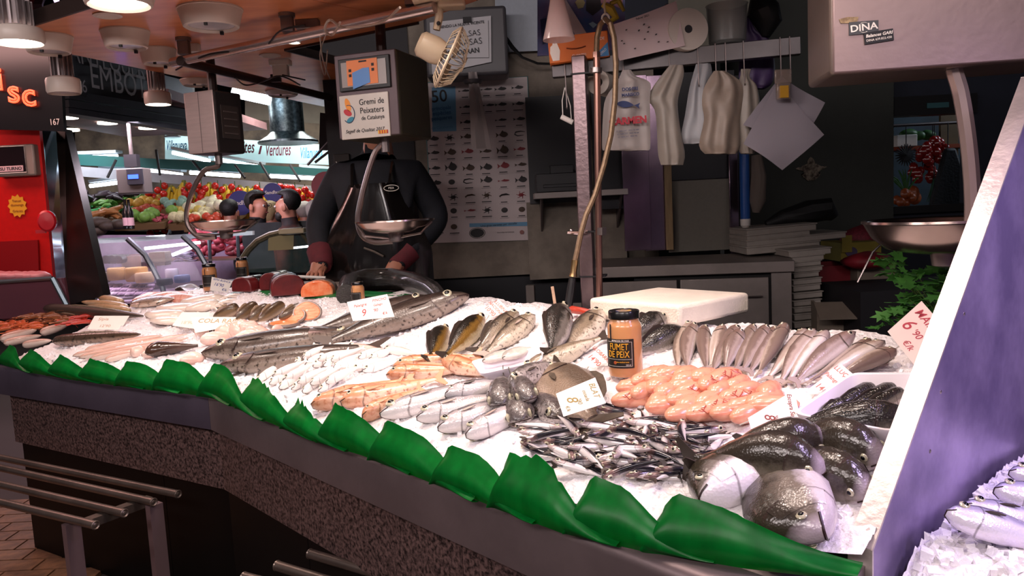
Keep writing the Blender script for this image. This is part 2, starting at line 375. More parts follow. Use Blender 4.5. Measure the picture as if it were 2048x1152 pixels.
# ================================================================ fish builder
PROF={ # t, back height, belly depth (of H), half width (of W)
'bream':[(0,.02,.03,.12),(.02,.13,.08,.35),(.07,.30,.17,.62),(.14,.46,.26,.86),(.23,.56,.34,.98),(.36,.58,.41,1),(.50,.50,.40,.9),(.64,.35,.30,.66),(.76,.18,.17,.38),(.84,.11,.10,.22),(.90,.11,.10,.14)],
'hake':[(0,.08,.06,.3),(.03,.17,.15,.55),(.09,.28,.26,.80),(.17,.38,.40,.97),(.27,.46,.50,1),(.42,.48,.50,.95),(.57,.42,.42,.8),(.72,.30,.28,.55),(.84,.17,.15,.32),(.92,.12,.12,.2)],
'bass':[(0,.05,.05,.22),(.03,.16,.14,.5),(.08,.28,.24,.74),(.16,.40,.36,.94),(.27,.49,.46,1),(.42,.50,.48,.98),(.57,.42,.41,.84),(.71,.27,.26,.56),(.82,.16,.15,.3),(.90,.14,.13,.18)],
'slim':[(0,.06,.05,.25),(.05,.24,.24,.62),(.12,.36,.40,.86),(.24,.46,.52,1),(.42,.50,.50,1),(.6,.42,.4,.8),(.76,.27,.24,.5),(.88,.14,.12,.25),(.93,.12,.1,.16)],
'tube':[(0,.10,.10,.3),(.04,.34,.34,.75),(.12,.46,.46,.96),(.3,.5,.5,1),(.5,.48,.48,.97),(.7,.4,.4,.82),(.85,.28,.28,.6),(.95,.16,.16,.35),(1,.05,.05,.1)],
'gurnard':[(0,.08,.06,.35),(.04,.24,.2,.7),(.12,.40,.32,1),(.24,.48,.38,.96),(.38,.42,.36,.75),(.55,.32,.28,.52),(.72,.2,.18,.32),(.86,.11,.1,.18),(.93,.09,.09,.1)],
'flat':[(0,.05,.05,.2),(.03,.2,.16,.5),(.1,.36,.28,.8),(.2,.48,.38,1),(.35,.56,.46,1),(.5,.56,.48,.95),(.63,.48,.42,.8),(.74,.3,.27,.55),(.83,.14,.13,.3),(.9,.1,.1,.2)],
}
EYEW=mat('fish eye silver','c9c2a8',.15,.3); EYEY=mat('fish eye gold','b59a55',.2,.3); PUP=mat('fish pupil','07070a',.08); MOUTH=mat('fish mouth dark','2a1412',.4); RED=mat('gill red','7a1f20',.35)
def fishmesh(kind,L,H,W,roll,bend=0,n=14,droop=0):
    pr=PROF[kind]; m=MB(); vs=[];fs=[];uv=[]; Rm=MX.Rotation(rad(roll),3,'X')
    # resample for smooth bends
    pts=[]
    for (a,b) in zip(pr,pr[1:]):
        for q in (0,.5): pts.append(tuple(a[i]+(b[i]-a[i])*q for i in range(4)))
    pts.append(pr[-1])
    def bd(t): return bend*L*(sin(PI*t)-.0)
    def dz(t): return -droop*L*(2*t-1)**2
    for t,a,b,w in pts:
        for k in range(n):
            g=2*PI*k/n; s=sin(g); c=cos(g)
            z=(a if s>0 else b)*H*s; y=w*W/2*(abs(c)**.85)*(1 if c>0 else -1)
            q=Rm@V((t*L,y,z)); q.y+=bd(t); q.z+=dz(t); vs.append(q); uv.append((t,.5+.5*s))
    N=len(pts)
    for i in range(N-1):
        for k in range(n): fs.append((i*n+k,(i+1)*n+k,(i+1)*n+(k+1)%n,i*n+(k+1)%n))
    fs.append(tuple(range(n))); fs.append(tuple((N-1)*n+k for k in range(n))[::-1])
    m.add(vs,fs,None,uv)
    def loc(t,y,z): q=Rm@V((t*L,y,z)); q.y+=bd(t); q.z+=dz(t); return q
    def at(t):
        for (a,b) in zip(pr,pr[1:]):
            if a[0]<=t<=b[0]: f=(t-a[0])/(b[0]-a[0]); return tuple(a[i]+(b[i]-a[i])*f for i in range(4))
        return pr[-1]
    return m,loc,at
def fin(poly,th,loc):
    """poly of (t,y,z) triples -> thin solid"""
    m=MB(); k=len(poly)
    A=[loc(t,y-th,z) for t,y,z in poly]; B=[loc(t,y+th,z) for t,y,z in poly]
    m.add(A+B,[tuple(range(k)),tuple(range(k,2*k))[::-1]]+[(i,k+i,k+(i+1)%k,(i+1)%k) for i in range(k)]); return m
def fish(name,hp,tp,H,W,roll,m,label,group,kind='bass',bend=0,lift=0,finm=None,eye=.03,eyem=None,parts='tdpeg',L=None,cat='fish',eyet=None,droop=0,mouth=.05,conv=None,tl=None):
    if conv: hp=conv(*hp); tp=conv(*tp)
    thick=(W if 45<abs(roll)<135 else H)*.46
    a=PI_(hp[0],hp[1],lift+thick*.7); b=PI_(tp[0],tp[1],(lift if tl is None else tl)+thick*.45)
    Ld=(b-a).length
    if L is None: L=Ld
    c=(a+b)/2; N=nrm(c.x,c.y); M=frame(a,b-a,N)
    return fish_at(name,M,L,H,W,roll,m,label,group,kind,bend,finm,eye,eyem,parts,cat,eyet,droop,mouth)
def fish_at(name,M,L,H,W,roll,m,label,group,kind='bass',bend=0,finm=None,eye=.03,eyem=None,parts='tdpeg',cat='fish',eyet=None,droop=0,mouth=0):
    bm,loc,at=fishmesh(kind,L,H,W,roll,bend,droop=droop); finm=finm or m
    body=ob(name,bm,m,None,M,label,cat,group,smooth=80)
    te=pr_end=PROF[kind][-1]; t0=te[0]; hh=te[1]*H
    if 't' in parts:
        f=H*.42; ob('tail_fin',fin([(t0-.02,0,hh*.8),(1.0,0,f),(1.03,0,f*.9),(.985,0,0),(1.03,0,-f*.9),(1.0,0,-f),(t0-.02,0,-hh*.8)],.0012,loc),finm,body)
    if 'd' in parts:
        P=[]; ts=[.3,.36,.45,.55,.66,.76]; 
        for t in ts: P.append((t,0,at(t)[1]*H*.93))
        hs=[.02,.13,.16,.12,.1,.03]; Q=[(t+.02,0,at(t)[1]*H*.95+H*h) for t,h in zip(ts,hs)]
        ob('dorsal_fin',fin(P+Q[::-1],.001,loc),finm,body)
    if 'p' in parts:
        for s in(-1,1):
            w0=at(.27)[3]*W/2; P=[(.255,s*w0*.99,-.04*H),(.30,s*(w0+.001),.015*H),(.36,s*(w0+.003),-.01*H),(.41,s*(w0+.004),-.07*H),(.36,s*(w0+.003),-.095*H),(.29,s*(w0+.001),-.085*H)]
            ob('pectoral_fin',fin(P,.0012,loc),finm,body)
    if 'e' in parts:
        et=eyet or .095; r=eye*L*1.35; A=at(et)
        for s in(-1,1):
            y=s*(A[3]*W/2*.93); z=A[1]*H*.28; p=loc(et,y,z); q=(loc(et,y*1.5,z)-p).normalized()
            fm=frame(p,loc(et+.01,y,z)-loc(et,y,z),q)
            e=ob('eye',MB().ball((0,0,0),(r,r,r*.45)),eyem or EYEW,body,fm)
            ob('pupil',MB().ball((0,0,r*.3),(r*.55,r*.55,r*.3)),PUP,e)
    if 'g' in parts:
        for sd in(-1,1):
            vs=[];fs=[];uv=[]; nu,nv=6,7
            for i in range(nu+1):
                for j in range(nv+1):
                    v=.12+.72*j/nv; s_=2*v-1; back=.245-.22*(v-.45)**2; t=.125+(back-.125)*i/nu; A=at(t); c_=max(0,1-s_*s_)**.5
                    lift_=1.0+.05*(i/nu)**2; z=(A[1] if s_>0 else A[2])*H*s_; y=sd*A[3]*W/2*(c_**.85)*lift_+sd*.0006
                    vs.append(loc(t,y,z)); uv.append((t,v))
            w=nv+1
            for i in range(nu):
                for j in range(nv): fs.append((i*w+j,(i+1)*w+j,(i+1)*w+j+1,i*w+j+1))
            N_=len(vs); vs+=[q*1 for q in vs[-w:]]; 
            e_=[loc(.25-.22*(.12+.72*j/nv-.45)**2-.012,sd*at(.24)[3]*W/2*.93*(max(0,1-(2*(.12+.72*j/nv)-1)**2)**.425),((at(.24)[1] if (2*(.12+.72*j/nv)-1)>0 else at(.24)[2])*H*(2*(.12+.72*j/nv)-1))*.98) for j in range(w)]
            vs[-w:]=e_; uv+=[(.25,.5)]*w; 
            for j in range(nv): fs.append(((nu)*w+j,N_+j,N_+j+1,(nu)*w+j+1))
            ob('gill_cover',MB().add(vs,fs,None,uv),m,body,smooth=80)
    if mouth:
        P=[]
        for sd in(1,-1):
            q=[]
            for t in (mouth*1.3,mouth*.9,mouth*.5,mouth*.2,0.001):
                A=at(t); q.append(loc(t-(.004 if t<.01 else 0),sd*A[3]*W/2*.93,-A[2]*H*.38))
            P+=q if sd==1 else q[::-1]
        ob('mouth',MB().tube(P,max(.0012,.016*H),5),MOUTH,body)
    return body
def CV(x0,y0,s): return lambda x,y:(x0+x/s,y0+y/s)
c2=CV(0,500,4.096); c3=CV(380,520,4.096); c4=CV(800,540,3.716); c5=CV(1180,560,3.388); c6=CV(480,650,3.84); c7=CV(960,760,3.388); c8=CV(1300,780,2.738)
f_bream=fishmat('bream skin','352e27','71675c','d3c8cc',.32,.64,.22,26,.45,head='c9b8c4',hr=(.085,.035))
f_breamp=fishmat('pale bream skin','2f2a20','6f6660','efe4ea',.46,.60,.22,22,.25,hr=(.085,.035))
f_hake=fishmat('hake skin','2a211d','4f423b','98897e',.16,.55,.3,18,.35,bump=.15,spot='3a2e28')
f_maira=fishmat('small hake skin','75625a','aa988e','d6cac4',.38,.74,.26,26,.45,head='7a6055',bump=.1)
f_maira2=fishmat('pale small hake skin','7a685d','ac9b90','d8ccc6',.35,.74,.26,26,.45,head='8a7064',bump=.1)
f_silver=fishmat('silver mullet skin','33333a','a89fa2','dcd5d5',.35,.68,.2,24,.45,metal=.1)
f_dark=fishmat('mullet back skin','57504f','988e8c','d6cdca',.22,.62,.25,34,.5,spot='3a3433')
f_anch=fishmat('anchovy skin','1d1a22','b9b0b4','e8e0e0',.42,.6,.18,40,.15,head='8a6a66',bump=0,metal=.15)
f_gold=fishmat('golden bass skin','17120c','7a5a26','cdbb92',.34,.72,.3,24,.5,bump=.3)
f_bass=fishmat('grey bass skin','3a322b','80715f','cbbfb0',.30,.68,.3,24,.5,bump=.3,spot='6a5c4e')
f_bassd=fishmat('sea bass skin','25221f','6f6862','d0c8c4',.32,.66,.22,26,.45,bump=.4)
f_white=fishmat('whiting skin','b89d94','efe4de','f8f2ee',.3,.85,.3,40,.25,bump=0)
f_gurn=fishmat('gurnard skin','b5704a','d39a76','e8c4ac',.3,.75,.3,16,.4,head='c88460',bump=.1,spot='a8664a')
f_trig=fishmat('triggerfish skin','4f3f30','7c6957','b09c8c',.2,.62,.5,20,.3,bump=.5)
f_brown=fishmat('brown fish skin','4a3726','7a6248','b39a80',.2,.6,.35,14,.3,gill=False)
f_dog=fishmat('dogfish skin','3b3128','5f5245','a5957f',.12,.5,.45,20,.3,gill=False)
f_mott=fishmat('mottled skin','4a3a30','8a705e','c7ad9c',.2,.6,.25,14,.5,spot='33271f',gill=False)
f_squid=fishmat('squid skin','c99f90','ead2c6','f3e6de',.25,.8,.22,18,.4,gill=False,bump=0)
f_cut=mat('cuttlefish flesh','f2e3d6',.2,noise=.1,nscale=12,coat=.3)
f_monk=mat('monkfish dark skin','2c1d18',.18,col2='4a332a',nscale=10,bump=.3,bscale=30,coat=.4)
f_pink=mat('pink raw flesh','e3b3a4',.22,col2='f0d2c6',nscale=14,coat=.4,bump=.2,bscale=25)
f_roe=fishmat('roe sac skin','e09a7c','e6a68a','df9580',.3,.7,.25,10,.5,gill=False,bump=0,spot='d98a70')
f_tuna=mat('tuna flesh','6a1a1c',.35,col2='4a0f14',nscale=9,bump=.15,coat=.3); f_tskin=mat('tuna skin','201a1e',.2,noise=.4,coat=.3)
f_salm=mat('salmon flesh','ea6f3a',.3,col2='f2a074',nscale=22,stretch=(1,6,1),coat=.3)
FINK=mat('dark fin','3a302a',.4); FINP=mat('pale fin','a8968c',.4)
# ================================================================ sea breams beside the divider
B='sea breams by the steel divider'
fish('sea_bream',(1648,1072),(1525,925),.165,.09,-105,f_bream,'silvery grey sea bream at the front of the bream pile, mouth facing the viewer',B,'bream',eye=.024,mouth=.06,lift=.0,L=.30,finm=FINK,parts='teg')
fish('sea_bream',(1398,1000),(1560,895),.15,.09,-92,f_breamp,'sea bream with white belly turned up beside the anchovies',B,'bream',eye=.024,lift=0,L=.29,finm=FINK,parts='teg')
fish('sea_bream',(1655,938),(1470,925),.115,.09,5,f_bream,'dark sea bream lying belly down with pale snout, in the middle of the pile',B,'bream',eye=.024,lift=.02,L=.27,finm=FINK,parts='teg')
fish('sea_bream',(1655,872),(1490,915),.12,.085,-20,f_bream,'sea bream with pale snout just below the ochre-lettered price card',B,'bream',eye=.024,lift=.01,L=.27,finm=FINK,parts='teg')
fish('sea_bream',(1772,918),(1635,890),.115,.085,5,f_bream,'dark glossy sea bream half behind the divider, above the lowest one',B,'bream',eye=.024,lift=-.012,L=.25,finm=FINK,parts='teg')
fish('sea_bream',(1748,992),(1615,945),.115,.085,5,f_bream,'dark sea bream lowest against the divider edge',B,'bream',eye=.024,lift=-.025,L=.25,finm=FINK,parts='teg')
fish('sea_bream',(1835,835),(1650,868),.10,.08,-10,f_bassd,'scaly grey sea bream body below the white foam tray',B,'bream',eye=.024,lift=0,L=.33,finm=FINK,parts='tg')
# ================================================================ row of small hakes
rows=[((680,310),(600,592)),((705,318),(662,596)),((770,335),(790,612)),((895,330),(815,590)),((985,335),(835,615)),((1015,360),(925,610)),((1095,330),(982,612)),((1182,333),(1035,612)),((1240,345),(1085,622)),((1315,322),(1145,635)),((1440,362),(1208,665)),((1502,365),(1300,690)),((1590,375),(1352,690)),((1755,380),(1410,692)),((1865,428),(1480,688)),((1955,440),(1560,672)),((2040,490),(1690,650))]
od=['first','second','third','fourth','fifth','sixth','seventh','eighth','ninth','tenth','eleventh','twelfth','thirteenth','fourteenth','fifteenth','sixteenth','seventeenth','eighteenth','nineteenth','twentieth']
for i,(h,t) in enumerate(rows):
    h=(h[0]+(h[0]-t[0])*.10,h[1]+(h[1]-t[1])*.08); t=(t[0]-(h[0]-t[0])*.06,t[1]+12)
    fish('small_hake',h,t,.041+.008*R.random(),.038,R.choice((40,75,100,-60))+R.uniform(-15,15),f_maira if i%3 else f_maira2,f'slim silvery hake standing in the back row, {od[i]} from the left' if i<16 else 'pale hake at the right end of the back row, under the red price card','row of small hakes','slim',bend=R.uniform(-.05,.05),conv=c5,eye=.02,finm=FINP,parts='teg',lift=.028+.01*(i%2),tl=.002)
# ================================================================ sea basses
S='sea basses in the middle'
fish('golden_sea_bass',(325,445),(215,690),.088,.07,25,f_gold,'small dark golden sea bass behind the thin price card','golden basses','bass',conv=c4,lift=.01,finm=FINK,parts='tde')
fish('golden_sea_bass',(610,350),(320,665),.085,.068,30,f_gold,'long dark golden sea bass with bright amber flank','golden basses','bass',conv=c4,lift=.015,finm=FINK,parts='tde')
fish('sea_bass',(875,322),(555,620),.085,.06,60,f_bass,'grey sea bass next to the long golden bass, head raised',S,'bass',conv=c4,lift=.012,finm=FINK,mouth=.04)
fish('sea_bass',(1000,345),(610,640),.085,.06,70,f_bass,'grey sea bass with spread pale fin, tail behind the small white tray',S,'bass',conv=c4,lift=.012,finm=FINP,mouth=.04)
fish('sea_bass',(1205,275),(1120,650),.105,.075,35,f_bassd,'big silver sea bass standing head up left of the jar',S,'bass',conv=c4,lift=.03,finm=FINK,mouth=.05)
fish('sea_bass',(1500,310),(1200,640),.10,.06,75,f_bass,'pale sea bass leaning against the jar, dark gill spot',S,'bass',conv=c4,lift=.012,finm=FINK,mouth=.05)
fish('sea_bass',(905,770),(1545,480),.075,.06,-80,f_bass,'silver sea bass with white belly and tail toward the jar',S,'bass',conv=c4,lift=.01,finm=FINK,mouth=.04)
fish('sea_bass',(492,250),(250,420),.08,.065,30,f_bassd,'dark sea bass behind the jar, upper of the two',S,'bass',conv=c5,lift=.01,finm=FINK)
fish('sea_bass',(632,338),(250,520),.08,.07,10,f_bassd,'dark sea bass behind the jar, lower of the two',S,'bass',conv=c5,lift=.0,finm=FINK)
# ================================================================ triggerfish
fish('triggerfish',(1062,735),(1480,1150),.155,.06,-80,f_trig,'deep brown triggerfish with bristly fins beside the ochre price card',None,'flat',conv=c4,lift=.02,eye=.02,finm=mat('bristly brown fin','4a3b2c',.6,noise=.4,nscale=60),mouth=.03)
# ================================================================ silver mullets
G='silver mullets'
fish('silver_mullet',(1080,690),(2060,410),.085,.06,-80,f_silver,'longest silver mullet at the left, beside the orange gurnards',G,'bass',conv=c6,lift=.012,finm=FINP,mouth=.05,eye=.034)
fish('silver_mullet',(1575,535),(2110,430),.06,.05,-80,f_silver,'small silver mullet lying behind the others, snout left',G,'bass',conv=c6,lift=.03,finm=FINK,mouth=.035,eye=.022)
fish('silver_mullet',(1358,715),(2080,520),.075,.055,-80,f_silver,'second silver mullet head from the left in the front row',G,'bass',conv=c6,lift=.012,finm=FINP,mouth=.05,eye=.034)
fish('silver_mullet',(1520,795),(2080,590),.072,.055,-80,f_silver,'third silver mullet head from the left in the front row',G,'bass',conv=c6,lift=.014,finm=FINP,mouth=.05,eye=.034,L=.26)
fish('silver_mullet',(1735,850),(2170,630),.072,.055,-80,f_silver,'silver mullet head nearest the green leaves, right end of the front row',G,'bass',conv=c6,lift=.014,finm=FINP,mouth=.05,eye=.034,L=.24)
G2='dark mullets piled face on'
def face(px,py,tx,ty,r,l,lab,roll=0):
    fish('dark_mullet',(px,py),(tx,ty),r*2.1,r*2,roll,f_dark,lab,G2,'bass',conv=c4,lift=l,finm=FINK,L=.24,mouth=.07,eye=.036,parts='tpeg')
face(890,1120,880,930,.038,.0,'dark mullet seen face on at the bottom of the pile',0)
face(740,1000,770,830,.037,.03,'dark mullet seen face on at the left of the pile')
face(960,960,830,800,.034,.035,'dark mullet seen face on at the right of the pile, mouth open')
face(800,860,930,800,.032,.055,'dark mullet on top of the pile, pale cheek toward the viewer',-50)
face(1195,1105,960,930,.036,.0,'dark mullet lying right of the pile with its head to the lower right',30)
# ================================================================ gurnards
G='orange gurnards'
for (h,t,H,lab) in [((555,620),(1340,400),.075,'orange gurnard nearest the green leaf, snout to the lower left'),((780,600),(1560,400),.085,'broad orange gurnard in the middle of the orange pile'),((940,705),(1400,480),.06,'orange gurnard head beside the longest silver mullet'),((1130,390),(1800,330),.07,'orange gurnard at the back, tail toward the small tray'),((1180,330),(1850,230),.07,'orange gurnard below the golden basses'),((1560,290),(2050,390),.07,'orange gurnard lying beside the boat shaped white tray'),((700,560),(1240,440),.06,'thin orange gurnard on the left edge of the orange pile')]:
    fish('gurnard',h,t,H*1.0,.06,-60+R.uniform(-15,15),f_gurn,lab,G,'gurnard',conv=c6,lift=.004+.006*R.random(),finm=mat('orange fin','c78a66',.4),eye=.02,mouth=.035,parts='tdpe')
# ================================================================ whiting
G='pile of white whiting'
n=0
rw=[([(130,430),(225,450),(300,485),(395,490),(480,515),(600,505)],(230,-150),'front row'),([(360,275),(420,290),(500,305),(560,315),(640,310),(720,330)],(230,-120),'second row'),([(660,200),(740,215),(830,225),(910,245),(990,260)],(220,-70),'third row'),([(760,340),(860,345),(940,350)],(300,-90),'middle row'),([(840,160),(1110,185)],(280,40),'back row'),([(250,390),(330,420),(440,440),(540,450),(660,440)],(260,-130),'upper front layer'),([(480,250),(600,265),(700,270)],(240,-90),'upper second layer')]
for pts,dv,wd_ in rw:
    for i,p in enumerate(pts):
        fish('whiting',p,(p[0]+dv[0]+R.uniform(-20,20),p[1]+dv[1]+R.uniform(-15,15)),.03,.03,-70+R.uniform(-25,25),f_white if wd_!='back row' else f_squid,f'small white whiting, {od[i]} from the left in the {wd_} of the pile',G,'slim',conv=c6,lift=.006+(.016 if 'upper' in wd_ else 0),bend=R.uniform(-.04,.04),eye=.03,finm=f_white,parts='te')
# ================================================================ big hakes
G='large dark hakes'
def bighake(h,t,H,W,roll,lab,conv=None,L=None,lift=.0,bend=0,mo=.06):
    o=fish('large_hake',h,t,H,W,roll,f_hake,lab,G,'hake',conv=conv,L=L,lift=lift,bend=bend,eye=.024,eyem=EYEW,eyet=.13,mouth=mo,finm=mat('hake fin','4a3c36',.4))
    return o
bighake((407,708),(735,655),.12,.09,-70,'large dark hake with yellow eye, snout at the far left of the pair')
bighake((440,735),(765,690),.11,.08,-75,'large dark hake gaping its lower jaw, in front of the other')
bighake((708,672),(540,664),.08,.06,80,'short hake with a pale cut end, head to the right',lift=.01)
bighake((936,592),(640,690),.125,.085,55,'big brown hake with raised head behind the golden basses',bend=-.05,lift=.01)
bighake((868,598),(610,668),.115,.08,55,'big brown hake beside the red lettered pincho card',lift=.01,bend=-.03)
# lower jaws and cut face
j=PI_(438,742,.01); ob('lower_jaw',MB().tube([(0,0,0),(.05,.01,-.004),(.11,.03,0)],[.006,.014,.016],8,None,1.6),f_hake,[o for o in COL.objects if o.get('label','').startswith('large dark hake gaping')][0],T(.015,-.055,-.03))
ck=[o for o in COL.objects if o.get('label','').startswith('short hake')][0]
Lk=max(v.co.x for v in ck.data.vertices)
ob('cut_face',MB().ball((0,0,0),(.012,.032,.034)),f_pink,ck,T(Lk*.98,0,0)); ob('cut_face',MB().ball((.006,0,-.004),(.008,.008,.012)),RED,ck,T(Lk*1.0,0,0))
# ================================================================ anchovies
pv=[]
for k in range(3):
    L=.125+.008*k
    o=fish_at('anchovy',T(0,0,-5),L,.021,.015,(-80,80,20)[k],f_anch,'small dark blue anchovy in the loose heap','anchovies in the heap','slim',bend=(.03,-.05,.06)[k],eye=.032,parts='te',finm=FINK)
    pv.append(o)
RA=random.Random(11); n=0
poly=[(1045,850),(1075,830),(1150,855),(1215,850),(1240,815),(1340,845),(1430,850),(1440,885),(1480,905),(1400,930),(1370,960),(1200,955),(1110,930),(1060,895)]
def inside(x,y):
    c=False; j=len(poly)-1
    for i in range(len(poly)):
        if (poly[i][1]>y)!=(poly[j][1]>y) and x<(poly[j][0]-poly[i][0])*(y-poly[i][1])/(poly[j][1]-poly[i][1])+poly[i][0]: c=not c
        j=i
    return c
cnt=0
while cnt<105:
    x=RA.uniform(1040,1490); y=RA.uniform(810,965)
    if not inside(x,y): continue
    ed=min(1,min((abs(x-1050)/60),abs(x-1470)/90,abs(y-815)/40,abs(y-962)/40))
    l=.006+RA.random()*.035*ed
    p=PI_(x,y,l); a=RA.gauss(rad(-25),.75)+(PI if RA.random()<.35 else 0)
    if cnt%7==0: a=RA.uniform(0,6.28)
    X=V((cos(a),sin(a),RA.uniform(-.18,.18))); N=(nrm(p.x,p.y)+V((RA.uniform(-.3,.3),RA.uniform(-.3,.3),0)))
    M=frame(p,X,N)@T(-.06,0,0)
    k=cnt%3
    if cnt<3: pv[cnt].matrix_local=M
    else: copytree(pv[k],M)
    cnt+=1
# a few anchovies fanned beyond the heap edge
# ================================================================ roe sacs
roe=[]
for k in range(4):
    m=MB(); L=.075; rr=random.Random(k)
    m.tube([(0,0,0),(.004,0,.001),(.015,.002,.002),(.035,.004*(k-1.5),.003),(.055,.003*(k-1.5),.002),(.068,0,.001),(.075,0,0)],[.004,.010,.017,.0195,.018,.012,.003],12,None,1.15)
    o=ob('roe_sac',m,f_roe,None,T(0,0,-5),'plump orange roe sac in the heap behind the anchovies','roe','orange roe sacs',smooth=80)
    vm=MB()
    for q in range(3):
        a0=rr.uniform(-1,1); vm.tube([(.012+.05*i/7,.0205*sin(a0+.5*sin(i*1.5+q))*(1-.25*abs(i-3.5)/3.5),.0215*cos(a0+.5*sin(i*1.5+q))*(1-.25*abs(i-3.5)/3.5)) for i in range(8)],.0012,4)
    ob('vein',vm,mat('roe vein','a8503e',.3),o); roe.append(o)
RR=random.Random(5); spots=[]
for j,(y,x0,x1,nn) in enumerate([(749,1310,1390,3),(758,1275,1450,5),(771,1265,1500,5),(785,1262,1540,6),(800,1262,1555,6),(814,1300,1545,5),(826,1370,1520,4)]):
    for i in range(nn): spots.append((x0+(x1-x0)*(i+.5*(j%2))/(nn-.5),y+RR.uniform(-3,3)))
for i,(x,y) in enumerate(spots):
    p=PI_(x,y,.016+RR.random()*.008); a=rad(RR.gauss(32,16)); M=frame(p,(cos(a),sin(a),RR.uniform(-.05,.1)),nrm(p.x,p.y))@MX.Diagonal((RR.uniform(1.15,1.5),RR.uniform(1,1.25),1.1,1))@T(-.037,0,0)
    if i<4: roe[i].matrix_local=M
    else: copytree(roe[i%4],M)
# ================================================================ left end of the counter
def place(px,py,lift=0,yaw=0,M2=None):
    p=PI_(px,py,lift); a=rad(yaw); M=frame(p,(cos(a),sin(a),0),nrm(p.x,p.y)); return M
fish('dogfish',(350,475),(1175,540),.062,.06,0,f_dog,'long dark brown dogfish lying across the left end of the ice',None,'tube',conv=c2,lift=.01,parts='dp',finm=f_dog)
for i,(h,t,lab) in enumerate([((1040,470),(670,425),'beige skinned fish tail lying behind the dogfish'),((1000,430),(800,385),'smaller beige fish tail at the very back left'),((1060,500),(720,450),'beige fish tail tucked under the larger one')]):
    fish('skinned_fish',h,t,.05,.05,20,mat('beige skinned flesh','a8895f',.3,col2='c4a988',nscale=12,coat=.3),lab,'beige fish tails','tube',conv=c2,lift=.012,parts='',cat='fish')
fish('ray_wing',(1060,450),(1480,385),.12,.03,-85,f_mott,'mottled dark ray wing at the back left, beside the pink fillets',None,'flat',conv=c2,lift=.01,parts='')
def slab(name,pts,th,m,label,cat,group=None,lift=0,wob=.006,conv=None,par=None):
    """flat soft piece outlined by four pixels (tl,tr,br,bl) lying on the ice"""
    if conv: pts=[conv(*p) for p in pts]
    q=[PI_(x,y,lift+th) for x,y in pts]; o=sum(q,V((0,0,0)))/4
    rs=random.Random(label)
    ph=[rs.uniform(0,6) for _ in range(4)]
    def fn(u,v):
        uu=.5+(u-.5)*(1-.35*abs(2*v-1)**3); vv=.5+(v-.5)*(1-.35*abs(2*u-1)**3)
        p=q[0].lerp(q[1],uu).lerp(q[3].lerp(q[2],uu),vv); e=max(abs(2*u-1),abs(2*v-1))
        return p-o+V((0,0,wob*sin(u*7+ph[0])*sin(v*6+ph[1])-th*.85*e**3))
    m_=MB().grid(12,10,fn,(0,0,th*.5)); return ob(name,m_,m,par,T(*o),label,cat,group,smooth=60)
pfil=mat('pink fillet flesh','d98f7c',.25,col2='eab9a6',nscale=20,stretch=(3,1,1),coat=.35)
slab('pink_fillet',[(1160,330),(1560,315),(1600,350),(1020,410)],.02,pfil,'broad pink fillet at the far left back, under the deli window','fillet','pink fillets',conv=c2)
slab('pink_fillet',[(1300,320),(1700,345),(1660,390),(1150,380)],.02,pfil,'pink fillet with pale edge just right of the broad one','fillet','pink fillets',conv=c2)
slab('salt_fish',[(1430,275),(1640,265),(1650,310),(1430,310)],.02,f_mott,'wrinkled brown salted fish left of the tall jar','fish',conv=c2)
def cuttle(h,t,w,label):
    a=PI_(*c2(*h),.018); b=PI_(*c2(*t),.018); L=(b-a).length; M=frame(a,b-a,nrm(a.x,a.y))
    m=MB(); m.tube([(0,0,0),(L*.05,0,.002),(L*.2,0,.005),(L*.45,0,.006),(L*.7,0,.004),(L*.92,0,.001),(L,0,0)],[.004,w*.6,w*.95,w,w*.85,w*.45,.004],12,None,1.0)
    m=MB().add([(x,y,z*.45) for x,y,z in m.v],m.f,None,m.uv)
    o=ob('cuttlefish',m,f_cut,None,M,label,'cuttlefish','white cuttlefish on the ice',smooth=80)
    for k in range(5):
        y=(k-2)*w*.3; ob('tentacle',MB().tube([(.01,y,0),(-.03,y*1.4,.003),(-.06-.01*(k%2),y*1.9+.006*(k%3-1),-.006)],[.008,.006,.002],6),f_cut,o)
    return o
cuttle((1500,545),(1190,520),.055,'white cuttlefish left of the tail cuts, mantle pointing left')
cuttle((1640,480),(1280,470),.05,'white cuttlefish lying behind the first, mantle pointing left')
cuttle((1820,400),(1480,420),.05,'white cuttlefish with dark veins below the tall jar card')
cuttle((1780,450),(1500,480),.055,'large translucent white cuttlefish beside the brown fish tails')
cuttle((1480,590),(1230,570),.04,'small white cuttlefish nearest the blank white cards')
# shrimp
shm=fishmat('shrimp shell','c8572c','e07a45','eab08a',.25,.7,.3,20,.5,gill=False,bump=0); shr=fishmat('red prawn shell','b3281c','cf3c28','dd6a50',.25,.7,.3,20,.4,gill=False,bump=0); shb=fishmat('brown langoustine shell','7d4526','a8683f','c79a74',.25,.7,.35,20,.5,gill=False,bump=.2)
def shrimp(m,lab,grp):
    P=[]; r=[]
    for i in range(9): a=i/8; P.append((.10*a-.02*a*a,.03*sin(a*2.0)*a,.004)); r.append((.003,.008,.0095,.0095,.009,.008,.007,.0055,.003)[i])
    o=ob('prawn',MB().tube(P,r,8),m,None,T(0,0,-5),lab,'prawn',grp,smooth=70)
    ob('tail_fan',MB().prism([(0,-.003),(.022,-.012),(.026,0),(.022,.012),(0,.003)],.0012,T(.078,.028,.003)@Rz(40)),m,o)
    for s in(-1,1): ob('antenna',MB().tube([(0,s*.003,.004),(-.03,s*.012,.014),(-.07,s*.03,.006)],.0006,4),m,o)
    ob('legs',MB().tube([(.02,-.012,-.002),(.035,-.014,-.003),(.05,-.008,-.003)],.003,5),m,o)
    return o
sp=[shrimp(shm,'orange prawn in the heap at the far left','orange prawns'),shrimp(shr,'bright red prawn left of the small blank price card','red prawns'),shrimp(shb,'brownish langoustine at the back of the prawn heap','langoustines')]
